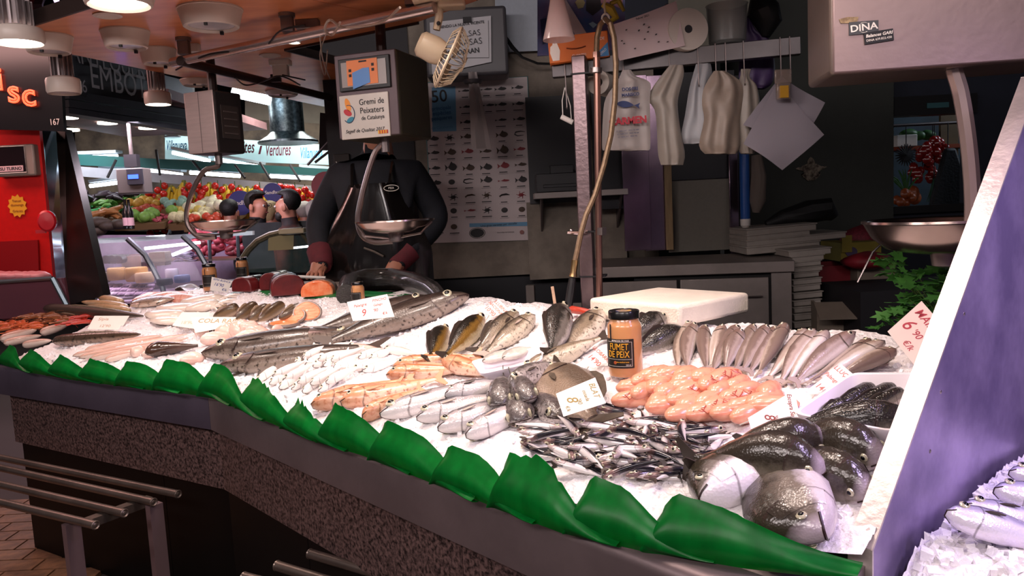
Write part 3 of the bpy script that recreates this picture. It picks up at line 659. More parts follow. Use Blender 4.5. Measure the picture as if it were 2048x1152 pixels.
RS=random.Random(8)
sl=[(0,)]*0
for i in range(34): sl.append((0,RS.uniform(0,330)+RS.uniform(0,60),RS.uniform(588,660)))
for i in range(14): sl.append((1,RS.uniform(560,750),RS.uniform(545,615)))
for i in range(20): sl.append((2,RS.uniform(180,620),RS.uniform(520,585)))
seen=set()
for k,x,y in sl:
    p=PI_(*c2(x,y),.008+RS.random()*.02); a=RS.gauss(rad(150),.6); M=frame(p,(cos(a),sin(a),RS.uniform(-.1,.1)),nrm(p.x,p.y))@MX.Scale(RS.uniform(.8,1.05),4)
    if k not in seen: seen.add(k); sp[k].matrix_local=M
    else: copytree(sp[k],M)
# squid
for h,t,w,lab in [((300,655),(0,735),.05,'pink squid at the left edge below the prawns'),((340,700),(30,765),.04,'slim pink squid beneath the first one'),((420,740),(190,780),.04,'small pink squid pointing at the mottled fish'),((560,610),(330,680),.045,'pale squid with tentacles behind the mottled fish')]:
    fish('squid',t,h,w,w*.9,0,f_squid,lab,'pink squid','tube',conv=c2,lift=.006,parts='',cat='squid')
fish('mottled_fish',(440,745),(1150,690),.06,.055,0,f_mott,'glossy mottled brown fish lying in front of the blank card',None,'tube',conv=c2,lift=.008,parts='d',finm=f_mott)
for i,(h,t) in enumerate([((600,865),(1530,690)),((650,880),(1545,720)),((740,890),(1500,745)),((700,820),(1330,700)),((860,905),(1250,800))]):
    fish('long_squid',h,t,.034,.034,0,f_squid,f'long pinkish squid tube, {od[i]} from the back of the bundle near the rim','long squid tubes','tube',conv=c2,lift=.006+.006*(i%2),parts='',cat='squid',bend=.01*(i-2))
# monkfish
fish('monkfish',(1190,830),(1560,790),.075,.075,0,f_monk,'dark glossy monkfish behind the green leaves at the counter bend',None,'gurnard',conv=c2,lift=.008,parts='p',finm=f_monk,L=.22)
def blob(name,px,py,rx,ry,rz,m,label,cat,group,yaw=0,conv=None,seed=0,lift=0,par=None):
    if conv: px,py=conv(px,py)
    b=MB().ball((0,0,0),(rx,ry,rz),14,9); rs=random.Random(seed+len(label)); ph=[rs.uniform(0,6) for _ in range(6)]
    b.v=[(x*(1+.16*sin(9*y/ry*.4+ph[0])),y*(1+.16*sin(4*x/rx+ph[1])),z*(1+.2*sin(3*x/rx+ph[2])*sin(3*y/ry+ph[3]))) for x,y,z in b.v]
    return ob(name,b,m,par,place(px,py,lift+rz*.7,yaw),label,cat,group,smooth=80)
for x,y,rx,ry,rz,ya,lab in [(1130,835,.03,.03,.025,0,'small pink organ beside the dark monkfish'),(1240,850,.035,.025,.02,30,'pale pink organ under the dark monkfish'),(1580,890,.05,.03,.025,20,'reddish piece beside the gaping hake snout'),(1670,665,.04,.03,.03,0,'pale monkfish chunk at the left of the cut pile'),(1780,720,.07,.035,.03,30,'long white monkfish fillet below the lettered card'),(1860,680,.06,.03,.03,-40,'white monkfish fillet folded over the dark skin'),(1960,650,.05,.045,.04,0,'thick pale pink monkfish cut in the middle of the pile'),(2020,720,.06,.03,.03,20,'white fillet resting behind the hake heads')]:
    blob('monkfish_cut',x,y,rx,ry,rz,f_pink if ya==0 else mat('white fish flesh','f1dcd2',.25,col2='e6bcae',nscale=9,coat=.3),lab,'fish cut','monkfish cuts',ya,c2)
blob('monkfish_liver',1760,650,.05,.03,.025,f_monk,'dark brown skin piece among the pale monkfish cuts','fish cut',None,0,c2)
for x,y,rx,lab in [(540,600,.05,'pale pink cut left of the short hake'),(480,555,.04,'pink cut with red vein under the salmon tray'),(300,580,.05,'rounded pale cut in front of the tail tray')]:
    blob('monkfish_cut',x,y,rx,.035,.033,f_pink,lab,'fish cut','monkfish cuts',10,c3)
# brown fish tails on a white tray
def tray(px4,h,label,m,inset=.012,conv=None,lift=.004,cat='tray',name='foam_tray',taper=.8):
    q=[PI_(*(conv(*p) if conv else p),lift+h) for p in px4]; o=sum(q,V((0,0,0)))/4; N=nrm(o.x,o.y)
    L=[p-o for p in q]; t=.004
    def ring(sc,dz,rd=.12): 
        out=[]
        for i in range(4):
            a=L[i-1]*sc; b=L[i]*sc; c=L[(i+1)%4]*sc
            for f in (.0,.35,.7,1.):
                p0=b.lerp(a,rd); p1=b.lerp(c,rd); out.append(p0.lerp(b,f).lerp(b.lerp(p1,f),f)+N*dz)
        return out
    R_=[ring(taper,-h),ring(1,0),ring(1.05,.001),ring(1.05,-.005),ring(1-.0,-.005) ,ring(taper+.02,-h-.003)]
    R2=[ring(taper*.97,-h+.003),ring(.985,0)]
    m_=MB(); n=16
    seq=[R2[0],R2[1],R_[2],R_[3],R_[5]]
    vs=[p for r in seq for p in r]; fs=[]
    for i in range(len(seq)-1):
        for k in range(n): fs.append((i*n+k,i*n+(k+1)%n,(i+1)*n+(k+1)%n,(i+1)*n+k))
    fs.append(tuple(range(n))); fs.append(tuple((len(seq)-1)*n+k for k in range(n))[::-1])
    m_.add(vs,fs); return ob(name,m_,m,None,T(*o),label,cat,smooth=40)
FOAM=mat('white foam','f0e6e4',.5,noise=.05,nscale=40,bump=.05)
tray([(170,440),(960,400),(660,530),(90,500)],.02,'flat white tray under the brown fish tails and salmon slices',FOAM,conv=c3,lift=0)
for i,(h,t,lab) in enumerate([((395,385),(190,470),'brown fish tail at the left of the tray'),((540,365),(370,480),'brown fish tail second from the left on the tray'),((640,385),(480,490),'brown fish tail in the middle of the tray'),((755,365),(560,495),'brown fish tail with pointed fin on the tray'),((930,385),(730,480),'brown fish tail beside the salmon slice')]):
    fish('fish_tail_cut',h,t,.06,.06,10,f_brown,lab,'brown fish tails','tube',conv=c3,lift=.022,parts='d',finm=f_brown)
def steak(px,py,rx,ry,th,label,tilt,yaw,conv=c3,lift=0):
    px,py=conv(px,py); p=PI_(px,py,lift+ry*.75); poly=[]
    for i in range(28):
        a=2*PI*i/28; w=1-.18*max(0,cos(a*1-PI*1.5))**6; poly.append((rx*cos(a)*w,ry*sin(a)*w*(1-.15*abs(cos(a)))))
    o=empty('salmon_steak',T(*p)@Rz(yaw)@Rx(tilt),label,'salmon','salmon pieces')
    ob('flesh',MB().prism(poly,th,T(0,0,-th/2)),f_salm,o,bevel=.004)
    ob('skin',MB().tube([(x*1.01,y*1.01,0) for x,y in poly+poly[:1]],th*.42,6),mat('salmon skin','8a7a72',.3,.2,noise=.3),o)
    ob('bone',MB().ball((0,ry*.1,th/2),(.006,.006,.003)),mat('bone','e8d5c0',.5),o); return o
steak(960,430,.055,.048,.02,'upright salmon slice leaning on the brown fish tails',62,15)
steak(850,460,.05,.04,.018,'salmon slice behind, half hidden by the upright one',50,-10)
steak(770,525,.06,.035,.018,'flat orange salmon slice at the tray corner',12,5,lift=-.01)
# green leaf mat with tuna and salmon blocks
lm2=mat('green leaf mat','0c7a3c',.4,transl=.3)
g0=[PI_(*c3(*p),.012) for p in ((300,250),(1830,270),(1830,300),(330,295))]
slab('leaf_mat',[(300,235),(1800,250),(1830,300),(330,290)],.006,lm2,'green plastic leaf mat under the tuna and salmon blocks','leaf mat',conv=c3,lift=.004,wob=.008)
slab('leaf_mat',[(440,600-10),(1800,590),(1800,592),(440,594)],.004,lm2,'thin green leaf strip','leaf mat') if False else None
def chunk(name,px,py,w,h,dep,label,m,sk,grp,yaw=0,conv=c3,bulge=.5,cat='fish block'):
    p=PI_(*conv(px,py),.012); 
    poly=[]
    for i in range(20):
        a=PI*i/19; poly.append((w/2*cos(a),h*(sin(a)**bulge)))
    o=empty(name,T(*p)@Rz(yaw),label,cat,grp)
    ob('flesh',MB().prism(poly,dep*.5,Rx(90)@T(0,0,-dep*.5)),m,o,bevel=.006)
    ob('skin',MB().prism([(x*1.01,y*1.02) for x,y in poly],dep*.5,Rx(90)@T(0,0,-dep)),sk,o,bevel=.006); return o
chunk('tuna_block',420,262,.13,.075,.14,'dark red tuna block at the left, behind the blue lettered card',f_tuna,f_tskin,'tuna blocks',-25)
chunk('tuna_block',655,250,.12,.09,.16,'tall dark red tuna block in the middle',f_tuna,f_tskin,'tuna blocks',-10)
chunk('tuna_block',810,290,.16,.10,.2,'largest red tuna block beside the salmon',f_tuna,f_tskin,'tuna blocks',20)
chunk('salmon_block',1040,300,.155,.075,.12,'salmon block with orange cut face and central bone',f_salm,mat('salmon skin','8a7a72',.3,.2,noise=.3),'salmon pieces',0,bulge=.6)
# large dark conger on the board behind
bp=[PI_(x,y,.05) for x,y in ((690,592),(698,572),(730,562),(780,560),(830,568),(862,582),(884,602))]
ob('conger_eel',MB().tube([p-bp[0]+V((0,.04,0)) for p in bp],[.05,.058,.058,.055,.048,.04,.028],14),fishmat('conger skin','15120f','2b2621','8a857c',.02,.2,.12,40,.2,gill=False,bump=.8),None,T(*bp[0]),'thick dark scaly conger curving along the back of the counter','fish',smooth=80)
# ================================================================ jars
glass=mat('clear glass','ffffff',.03,alpha=.10,spec=.6); broth=mat('orange fish broth','c9801f',.25,col2='b56c18',nscale=6,coat=.8); lidm=mat('black lid','0d0c0d',.25,coat=.4); yel=mat('yellow print','e0a52a',.6); wpr=mat('white print','e8e0d8',.6); blab=mat('black label','15120f',.5)
def jar(p,s,label,yaw=0,txt=True):
    o=empty('broth_jar',T(*p)@Rz(yaw)@MX.Scale(s,4),label,'jar','jars of fish broth')
    P=[(.030,0),(.0385,.003),(.040,.010),(.040,.115),(.0385,.122),(.034,.128),(.0325,.138)]
    ob('broth',MB().lathe([(r*.965,z*.985+.002) for r,z in P],28),broth,o); gl=ob('glass',MB().lathe(P,28),glass,o)
    l=ob('lid',MB().lathe([(.0335,.134),(.0352,.135),(.0352,.150),(.034,.152),(.0335,.1515),(.031,.150),(.0,.150)],28),lidm,o); ob('lid_sticker',MB().lathe([(.018,.1504),(.018,.1512),(0,.1513)],16),mat('lid sticker','b08a2a',.5,col2='2a3a6a',nscale=40),l)
    def arc(a0,a1,z0,z1,m,name,r=.0404,par=o):
        return ob(name,MB().grid(12,2,lambda u,v:(r*cos(rad(a0+(a1-a0)*u)),r*sin(rad(a0+(a1-a0)*u)),z0+(z1-z0)*v),.0004),m,par)
    lb=arc(-165,-55,.026,.092,blab,'label'); arc(-138,-132,.092,.125,blab,'label_strip',.0405); 
    for (a,b,z0,z1) in ((-150,-62,.085,.0855),(-150,-62,.030,.0305),(-62.8,-62,.030,.0855),(-150,-62,.046,.0465)): arc(a,b,z0,z1,wpr,'label_line',.0407,lb)
    if txt:
        def curved(t,size,z,m,ac=-100,sx=1.):
            q=text(t,size,m,lb,MX(),sx=sx); me=q.data
            for v in me.vertices:
                a=rad(ac)+v.co.x/.0409; rr=.0409+v.co.z; y=v.co.y; v.co=(rr*cos(a),rr*sin(a),z+y)
        curved('FUMET',.021,.074,yel,-106,.72); curved('DE PEIX',.021,.057,yel,-108,.72); curved('BONCOR DE MAR',.005,.088,wpr); curved('500 ml',.004,.0335,wpr,-75); curved('cuina mediterrania',.0042,.040,yel,-95)
        ob('seal',MB().ball((0,0,0),(.004,.004,.0006)),mat('red seal','a8502a',.5),lb,T(.0409*cos(rad(-118)),.0409*sin(rad(-118)),.0385)@Rz(-118)@Ry(90))
    return o
jb=PI_(1252,752); jar(jb,(PY(1252,620,jb.y).z-jb.z)/.152,'large jar of orange fish broth with black label, nearest in the middle',-14)
jb=PI_(422,582,.0); jar(jb,(PY(422,527,jb.y).z-jb.z)/.152*1.0,'tall jar of orange broth at the left, behind the blue lettered card',30,False)
jb=PZ(487,562,1.122); jar(jb,(PY(487,524,jb.y).z-jb.z)/.152*1.25,'squat orange broth jar just right of the tall one, far behind',20,False)
jb=PI_(718,614,.0); jar(jb,(PY(718,566,jb.y).z-jb.z)/.152*1.05,'orange broth jar in front of the dark conger',0,False)
# ================================================================ trays on the right
TRM=mat('white tray plastic','efe4ea',.35,coat=.2)
tw=tray([(1705,748),(1834,748),(1795,862),(1590,826)],.045,'white foam tray holding four dark speckled sea bass',TRM,lift=.012,taper=.80)
for i,(h,t) in enumerate([((1745,772),(1650,832)),((1788,772),(1672,838)),((1805,782),(1700,840)),((1690,806),(1635,834))]):
    fish('tray_bass',h,t,.036,.036,10,f_bassd,['dark speckled bass in the foam tray, second from the left','dark speckled bass in the foam tray, third from the left','dark speckled bass in the foam tray, at the right side','short dark bass in the foam tray, at the left corner'][i],'basses in the foam tray','tube',lift=.022,parts='d',finm=FINK)
tray([(945,730-8),(1088,692),(1080,722),(965,748)],.03,'small boat shaped white tray with grey fillets',TRM,lift=.035,taper=.75)
for i,(a,b) in enumerate([((965,722),(1040,700)),((1005,716),(1068,693))]):
    fish('grey_fillet',a,b,.05,.02,-80,mat('grey fillet','9a948e',.25,col2='c4bdb5',nscale=20,coat=.3),['grey fillet at the front of the boat shaped tray','grey fillet at the back of the boat shaped tray'][i],'fillets in the boat tray','flat',lift=.055,parts='',cat='fillet')
RS=random.Random(4)
for i in range(12):
    p=PI_(RS.uniform(1720,1762),RS.uniform(850,864),.02); a=RS.uniform(0,6); copytree(sp[1],frame(p,(cos(a),sin(a),0),(0,0,1))@MX.Scale(.6,4),label='reddish prawn in the small heap right of the foam tray',group='prawns by the foam tray')
# ================================================================ foam block, knife handle, stick
zb=1.125; f0=PZ(1361,655,zb); hb=PY(1361,611,f0.y).z-zb; zt=zb+hb
l0=PZ(1177,596,zt); r0=PZ(1499,585,zt); l0.z=r0.z=zb
bk_=l0+r0-f0
ob('foam_block',MB().add([tuple(q-f0) for q in (f0,r0,bk_,l0)]+[tuple(q-f0+V((0,0,hb))) for q in (f0,r0,bk_,l0)],[(3,2,1,0),(4,5,6,7),(0,1,5,4),(1,2,6,5),(2,3,7,6),(3,0,4,7)]),mat('polystyrene','f0e4d4',.8,noise=.12,nscale=7,bump=.25,bscale=160),None,T(*f0),'thick white polystyrene lid lying behind the small hakes','foam block',bevel=.012,seg=3)
kh=empty('knife',frame(PI_(1140,618,.03),(PI_(1200,632,.03)-PI_(1140,618,.03)),(0,0,1)),'knife with red plastic handle stuck in the ice behind the basses','knife')
ob('handle',MB().tube([(0,0,0),(.01,0,0),(.05,0,.002),(.10,0,0),(.13,0,-.003)],[.008,.013,.012,.0135,.01],10),mat('red handle','b03a28',.4,coat=.3),kh)
ob('blade',MB().prism([(.13,-.012),(.3,-.004),(.3,.004),(.13,.016)],.002,T(0,0,-.004)),STEEL,kh)
p=PI_(1112,622); ob('wooden_stick',MB().box((0,0,.04),(.011,.004,.10),Ry(-6)),mat('birch wood','c7a487',.6,noise=.2,nscale=30),None,T(*p),'flat pale wooden stick standing upright in the ice','stick',bevel=.0015)
# ================================================================ price cards
def card(c,anchor,label,tilt=25,yaw=0,lines=(),col='f6efe8',ink='b02a30',conv=None,lift=0.02,shear=.25):
    if conv: c=[conv(*p) for p in c]; anchor=conv(*anchor)
    P=PI_(anchor[0],anchor[1],lift); h=V((-P.x,-P.y,0)).normalized(); h=MX.Rotation(rad(yaw),3,'Z')@h
    n=(h*cos(rad(tilt))+V((0,0,sin(rad(tilt))))).normalized()
    Q=[]
    for x,y in c: r=ray(x,y); Q.append(EYE+r*((P-EYE).dot(n)/r.dot(n)))
    ctr=sum(Q,V((0,0,0)))/4; X=(Q[1]-Q[0]).normalized(); M=frame(ctr,X,n); Mi=M.inverted(); q=[Mi@p for p in Q]
    o=empty('price_card',M,label,'price card','handwritten price cards')
    ob('card',MB().prism([(p.x,p.y) for p in q][::-1],.0012,T(0,0,-.0006)),mat('card '+col,col,.6,noise=.03),o,smooth=0)
    w=(Q[1]-Q[0]).length; hh=(Q[3]-Q[0]).length; im=mat('ink '+ink,ink,.5)
    ob('pin',MB().tube([(0,-hh*.3,-.002),(0,-hh*.6,-.03)],.0015,6),mat('clear pin','d8d0c8',.2),o)
    for (s,u,v,sz) in lines:
        a=q[0].lerp(q[1],u).lerp(q[3].lerp(q[2],u),v)
        text(s,sz*hh,im,o,T(a.x,a.y,.0008),shear=shear,bold=.0001,sx=.9)
    return o
card([(1285,345),(1615,280),(1675,465),(1335,500)],(1500,500),'white card reading Palangre Pincho Gallego 9,90 in red',25,0,[('Palangre',.28,.28,.2),('PINCHO',.77,.17,.2),('Gallego',.7,.38,.16),('9',.3,.68,.5),("'90",.6,.62,.22),('€/k',.8,.8,.18)],conv=c3,lift=.12)
card([(1735,220),(1905,255),(1865,350),(1720,330)],(1800,350),'white card reading Sepia Blanca 16,90 in blue',20,0,[('SEPIA BLANCA',.5,.14,.2),("16'90",.4,.5,.34),('€/k',.75,.82,.26)],ink='2a3f8f',conv=c2)
card([(775,540),(1060,540),(990,655),(715,650)],(850,655),'blank looking white card with overexposed Sipia writing by the prawns',55,0,[('Sipia',.3,.25,.28),("12'90",.45,.75,.25)],ink='c9a58f',conv=c2)  # ink coloured pale to imitate overexposure, likewise on the next two cards
card([(1490,510),(1720,510),(1690,660),(1410,620)],(1560,660),'overexposed white card standing behind the Cola Rape card',50,0,[("18'90",.35,.7,.3)],ink='d8c7b0',conv=c2)
card([(1560,548),(1935,550),(1900,625),(1600,680)],(1750,680),'wide white card with overexposed Cola Rape writing',55,0,[('COLA RAPE',.62,.35,.34)],ink='b59a72',conv=c2,lift=.03)
card([(735,220),(820,305),(680,345),(595,300)],(700,350),'small tilted card with orange red writing above the grey basses',35,0,[('LLUBINA',.5,.2,.22),('NACIONAL',.5,.45,.2),("10'90",.45,.75,.3)],ink='d0533a',conv=c4,shear=.1)
card([(265,575),(240,640),(5,722),(75,680)],(120,700),'thin edge-on card lying between whiting and golden bass',60,25,[("5'90",.5,.6,.25)],ink='c05a5a',conv=c4)
card([(1495,580),(1565,645),(1440,730),(1330,690)],(1440,720),'card with red writing left of the big jar',40,0,[('LLOBARRO',.5,.2,.2),("14'90",.5,.6,.28)],ink='b5443f',conv=c4,shear=.1)
card([(1450,800),(1530,990),(1215,1090),(1160,920)],(1250,1080),'white card reading Blat 8,90 lying on the triggerfish tail',48,0,[('BLAT',.42,.14,.2),('ossada',.5,.36,.13),("8",.45,.7,.36),("'90",.62,.55,.15),('€/k',.75,.85,.12)],ink='8a7430',conv=c4,lift=.075)
card([(1385,745),(1415,895),(1120,1110),(1070,935)],(1150,1100),'white card reading Escopra Sur 8,50 above the sea breams',40,0,[('Escopra Sur',.55,.13,.11),("8",.42,.6,.26),("'50",.6,.48,.1),('€/k',.72,.8,.1)],ink='8a3a34',conv=c5,lift=.02)
card([(1700,570),(1785,640),(1525,775),(1462,755)],(1550,770),'card reading Lluc Palangre 14 above the foam tray',40,0,[('LLUÇ',.4,.14,.15),('Palangre',.5,.4,.13),('14',.5,.75,.2)],ink='b56a5a',conv=c5,shear=.1)
card([(1843,602),(1898,665),(1830,732),(1775,663)],(1815,715),'large pink tinted card reading Maira 6,90 in red beside the divider',22,0,[('MAIRA',.48,.2,.26),('6',.2,.55,.42),("'90",.5,.55,.22),('€/k',.55,.84,.2)],col='f6d8d0',ink='b02238',lift=.03)

jq=PZ(487,562,1.122); ob('jar_cabinet',MB().box((0,0,.56),(.5,.3,1.116)).box((0,-.155,.6),(.46,.01,.9)),mat('dark case base','23282c',.5),None,T(jq.x,jq.y+.08,0),'dark narrow cabinet behind the counter carrying the squat jar','cabinet',bevel=.004)
# ================================================================ stall shell behind the counter
concr=mat('grey plaster wall','8d8377',.8,col2='776d63',nscale=6,bump=.1,bscale=40)
dkw=mat('dark green grey wall','343733',.75,noise=.15,nscale=3,bump=.05)
navy=mat('navy black panel','12121a',.4); navyw=mat('dark blue wall','1c2130',.7,noise=.2)
pf=[FA+nA*1.07,FB+nM*1.07,FB+dB*2.3+nB*1.07,V((4.5,2.2)),V((4.5,6.2)),V((-1.2,6.2))]
ob('floor',MB().prism([(p.x,p.y) for p in pf],.2),mat('stall platform','3a3534',.7,noise=.2),kind='structure')
YW=5.0
a=PY(838,560,YW); b=PY(1110,560,YW)
ob('wall_back',MB().box((0,0,0),(1.62,.08,2.2)),concr,None,T(a.x+.75,YW+.05,a.z+1.1),kind='structure')
ob('wall_back',MB().box((0,0,0),(1.62,.10,a.z-.2)),navy,None,T(a.x+.75,YW+.12,.2+(a.z-.2)/2),kind='structure')  # shade of the gap beneath the poster wall put in as a dark panel
c0=PY(1478,500,5.25); c1=PY(1787,500,5.25)
ob('wall_right',MB().box((0,0,0),(c1.x-c0.x+.1,.1,3)),dkw,None,T((c0.x+c1.x)/2-.05,5.3,1.7),kind='structure')
c2_=PY(1935,300,5.45); dz0=PY(1800,420,5.45).z; dz1=PY(1800,200,5.45).z
wr=MB(); wx0=c1.x-.02; 
wr.box(((c2_.x+3.9)/2,5.5,1.7),(3.9-c2_.x,.08,3)); wr.box(((wx0+c2_.x)/2,5.5,(dz1+3.2)/2),(c2_.x-wx0,.08,3.2-dz1)); wr.box(((wx0+c2_.x)/2,5.5,(.2+dz0)/2),(c2_.x-wx0,.08,dz0-.2))
ob('wall_right',wr,navyw,kind='structure',smooth=0)
# opening with a dark frame: vegetables of the next stall hang behind it
fr=ob('window_1',MB().box((0,0,0),(.04,.12,dz1-dz0)),mat('black window frame','0c0b0d',.4),None,T(wx0+.07,5.45,(dz0+dz1)/2),kind='structure')
for (x,z,sx,sz) in ((.55*(c2_.x-wx0)-.04,(dz1-dz0)/2-.05,.9*(c2_.x-wx0),.13),(.55*(c2_.x-wx0)-.04,-(dz1-dz0)/2,.9*(c2_.x-wx0),.05)):
    ob('window_frame',MB().box((x,0,z),(sx,.12,sz)),MATS['black window frame'],fr)
st=ob('frame_sticker',MB().box((.32,-.065,(dz1-dz0)/2-.055),(.15,.004,.035)),mat('teal sticker','2f5a60',.5),fr)
ob('stain',MB().prism([(.075*(1+.35*sin(5*a_)+.2*sin(11*a_))*cos(a_),.06*(1+.3*cos(4*a_)+.2*sin(9*a_))*sin(a_)) for a_ in [i*.2 for i in range(31)]],.002,Rx(90)),mat('peeled plaster','2a211b',.9,col2='8a7f70',nscale=30),[o for o in COL.objects if o.name.startswith('wall_right')][0],T(*(PY(1622,340,5.24)-V(((c0.x+c1.x)/2-.05,5.3,1.7)))))
# ceiling-height dark backdrop of the hall
hallm=mat('dark hall wall','1a181b',.9,noise=.3,nscale=1)
ob('wall_far',MB().box((0,19,3),(40,.2,9)),hallm,kind='structure'); ob('ceiling',MB().box((0,7,6.6),(40,26,.2)),hallm,kind='structure')
# ================================================================ species poster
po=empty('species_poster',T(*PY(957,318,YW-.002)),'large poster of fifty fish species on the back wall','poster'); pz=po.location.copy()
def pl(px,py,dy=0): q=PY(px,py,YW-.004)-pz; q.y-=dy; return q
tl,tr,br_,bl=pl(846,166),pl(1055,153),pl(1068,480),pl(866,486)
ob('sheet',MB().add([bl,br_,tr,tl]+[p+V((0,.003,0)) for p in (bl,br_,tr,tl)],[(0,1,2,3),(7,6,5,4),(0,4,5,1),(1,5,6,2),(2,6,7,3),(3,7,4,0)]),mat('poster paper','c9bcbc',.45,noise=.04),po,smooth=0)
ob('border',MB().tube([tl,tr,br_],.003,4).tube([tl,bl],.003,4),mat('poster teal edge','6a9a9c',.5),po)
c9=CV(840,150,3.3875)
def px9(x,y,dy=.002): return pl(*c9(x,y),dy)
q=[px9(*p) for p in ((80,85),(240,78),(247,380),(85,385))]
ob('title_panel',MB().add([p for p in q]+[p+V((0,.001,0)) for p in q],[(3,2,1,0),(0,1,5,4)]),mat('poster blue','5d93b8',.5),po,smooth=0)
ink=mat('black print','17151a',.6); dbl=mat('blue print','2f6590',.6)
FX=Rx(90)
for s,x,y,sz,m in (('50',130,148,.105,ink),('principals',145,225,.032,dbl),('espècies',148,258,.035,dbl),('pesqueres',148,292,.032,dbl),('de Catalunya',150,355,.026,mat('pale blue print','3f7aa5',.6))):
    text(s,sz,m,po,T(*px9(x,y,.004))@Ry(-3)@FX,bold=.0008 if sz>.03 else 0)
def fishout(h,n=12,tail=.22):
    up=[(i/n,h*(sin(PI*min(1,i/n/.92))**.7)*(1-.35*i/n)) for i in range(n+1)]
    return [(0,0)]+[(x*.8,y) for x,y in up[1:-1]]+[(.8,h*.12),(1,h*.75),(.95,0),(1,-h*.75),(.8,-h*.12)]+[(x*.8,-y*.9) for x,y in up[1:-1]][::-1]
shapes=[]
for h in (.10,.15,.2,.28,.38):
    m=MB().prism(fishout(h),.01,FX@T(-.5,0,0)); 
    m.prism([(.3,h*.7),(.42,h*1.25),(.6,h*.6)],.01,FX@T(-.5,0,0)); shapes.append(m.mesh('fish_print',0))
shrp=MB().tube([(-.5,0,.05),(-.2,0,.13),(.2,0,.1),(.42,0,-.02),(.35,0,-.13)],[.03,.09,.08,.06,.02],6).mesh('fish_print',0)
eelp=MB().tube([(-.5,0,.16),(-.1,0,.24),(.35,0,.2),(.45,0,0),(.2,0,-.15),(-.35,0,-.12)],[.02,.05,.06,.06,.05,.02],6).mesh('fish_print',0)
crab=MB(); crab.ball((0,0,0),(.25,.02,.16),8,5)
for k in range(6): crab.tube([(0,0,0),(.28*cos(k*1.05),0,.22*sin(k*1.05)),(.45*cos(k*1.05+.3),0,.34*sin(k*1.05+.3))],.03,5)
crab=crab.mesh('fish_print',0); shell=MB().ball((0,0,0),(.3,.02,.24),10,6).mesh('fish_print',0)
pc={'k':mat('print grey fish','2e2a2c',.6),'r':mat('print red fish','8a3038',.6),'b':mat('print brown fish','4a382c',.6)}
pr=[(300,108,0,'k'),(450,98,0,'k'),(545,95,1,'k'),(660,85,1,'k'),(308,217,0,'k'),(465,205,0,'k'),(548,200,1,'k'),(665,195,1,'k'),(312,320,1,'k'),(548,305,0,'k'),(672,298,1,'k'),
(88,433,2,'k'),(200,425,7,'k'),(315,418,2,'b'),(555,405,3,'b'),(675,400,6,'k'),(93,528,1,'k'),(205,525,3,'b'),(322,518,2,'r'),(445,517,1,'b'),(560,510,4,'b'),(675,502,1,'r'),
(98,632,1,'k'),(210,625,4,'k'),(330,630,3,'b'),(448,625,3,'k'),(565,615,3,'r'),(682,607,1,'b'),(105,732,2,'k'),(215,725,8,'k'),(328,722,6,'k'),(450,712,3,'k'),(567,716,0,'r'),(685,710,3,'k'),
(110,828,5,'r'),(225,828,7,'k'),(338,822,5,'b'),(452,815,7,'b'),(570,818,5,'k'),(685,812,7,'r'),(118,922,7,'k'),(228,920,8,'k'),(338,918,0,'r'),(455,915,7,'k'),(573,915,8,'k'),(690,910,8,'b'),(122,1028,8,'k'),(230,1028,8,'b')]
caps=MB()
for x,y,k,c in pr:
    me=shapes[k] if k<5 else (shrp,eelp,crab,shell)[k-5]
    s=.078 if k<5 else .07
    o=bpy.data.objects.new('fish_print',me.copy() if not me.users else me.copy()); COL.objects.link(o); o.data.materials.clear(); o.data.materials.append(pc[c]); o.parent=po; o.matrix_local=T(*px9(x,y,.003))@Ry(-2)@MX.Diagonal((-s,.08,s,1))
    p=px9(x+(5 if x<400 else 0),y+43,.003); caps.box(p,(.042+.01*(x%3),.001,.005)); p=px9(x,y+54,.003); caps.box(p,(.06,.001,.0012))
ob('caption_print',caps,ink,po)
q=[px9(*p,.003) for p in ((335,1005),(735,995),(735,1022),(335,1030))]
bp_=ob('slogan_band',MB().add(q+[p+V((0,.001,0)) for p in q],[(3,2,1,0)]),MATS['poster blue'],po,smooth=0)
text('Una gran varietat per escollir',.02,ink,po,T(*px9(535,1014,.005))@Ry(-1.5)@FX)
e=px9(388,1070,.003)
ob('emblem',MB().lathe([(.052,0),(.052,.002),(.0,.002)],24,FX,sx=1,sy=.66),ink,po,T(*e)); ob('emblem_ring',MB().tube([(.046*cos(i*.2618),-.003,.030*sin(i*.2618)) for i in range(25)],.0012,4),wpr,po,T(*e))
text('Generalitat de Catalunya',.011,ink,po,T(*px9(580,1065,.004))@FX); ob('emblem',MB().lathe([(.014,0),(.014,.002),(0,.002)],14,FX),mat('print pink','8a5a55',.6),po,T(*px9(690,1065,.003)))
# ================================================================ paper towel dispenser with sign
dp=empty('towel_dispenser',T(*PY(925,85,4.85)),'grey towel dispenser with white notice hung above the poster','dispenser'); d0=dp.location.copy()
def lp(px,py,y=4.72): return PY(px,py,y)-d0
A=lp(858,148); Bq=lp(1000,18)
ob('housing',MB().box((0,0,0),(abs(Bq.x-A.x)+.05,.22,.40)),mat('dispenser grey','4a484c',.4),dp,T((A.x+Bq.x)/2+.01,-.02,(A.z+Bq.z)/2),bevel=.02,seg=3)
q=[lp(865,150),lp(983,125),lp(982,33),lp(860,47)]; q=[p+V((0,-.02,0)) for p in q]
ob('notice',MB().add(q+[p+V((0,.004,0)) for p in q],[(0,1,2,3),(0,4,5,1),(1,5,6,2),(2,6,7,3)]),mat('notice paper','c2c0c4',.5),dp,smooth=0)
def np_(x,y): p=lp(x,y); p.y-=.026; return T(*p)@Ry(-4)@FX
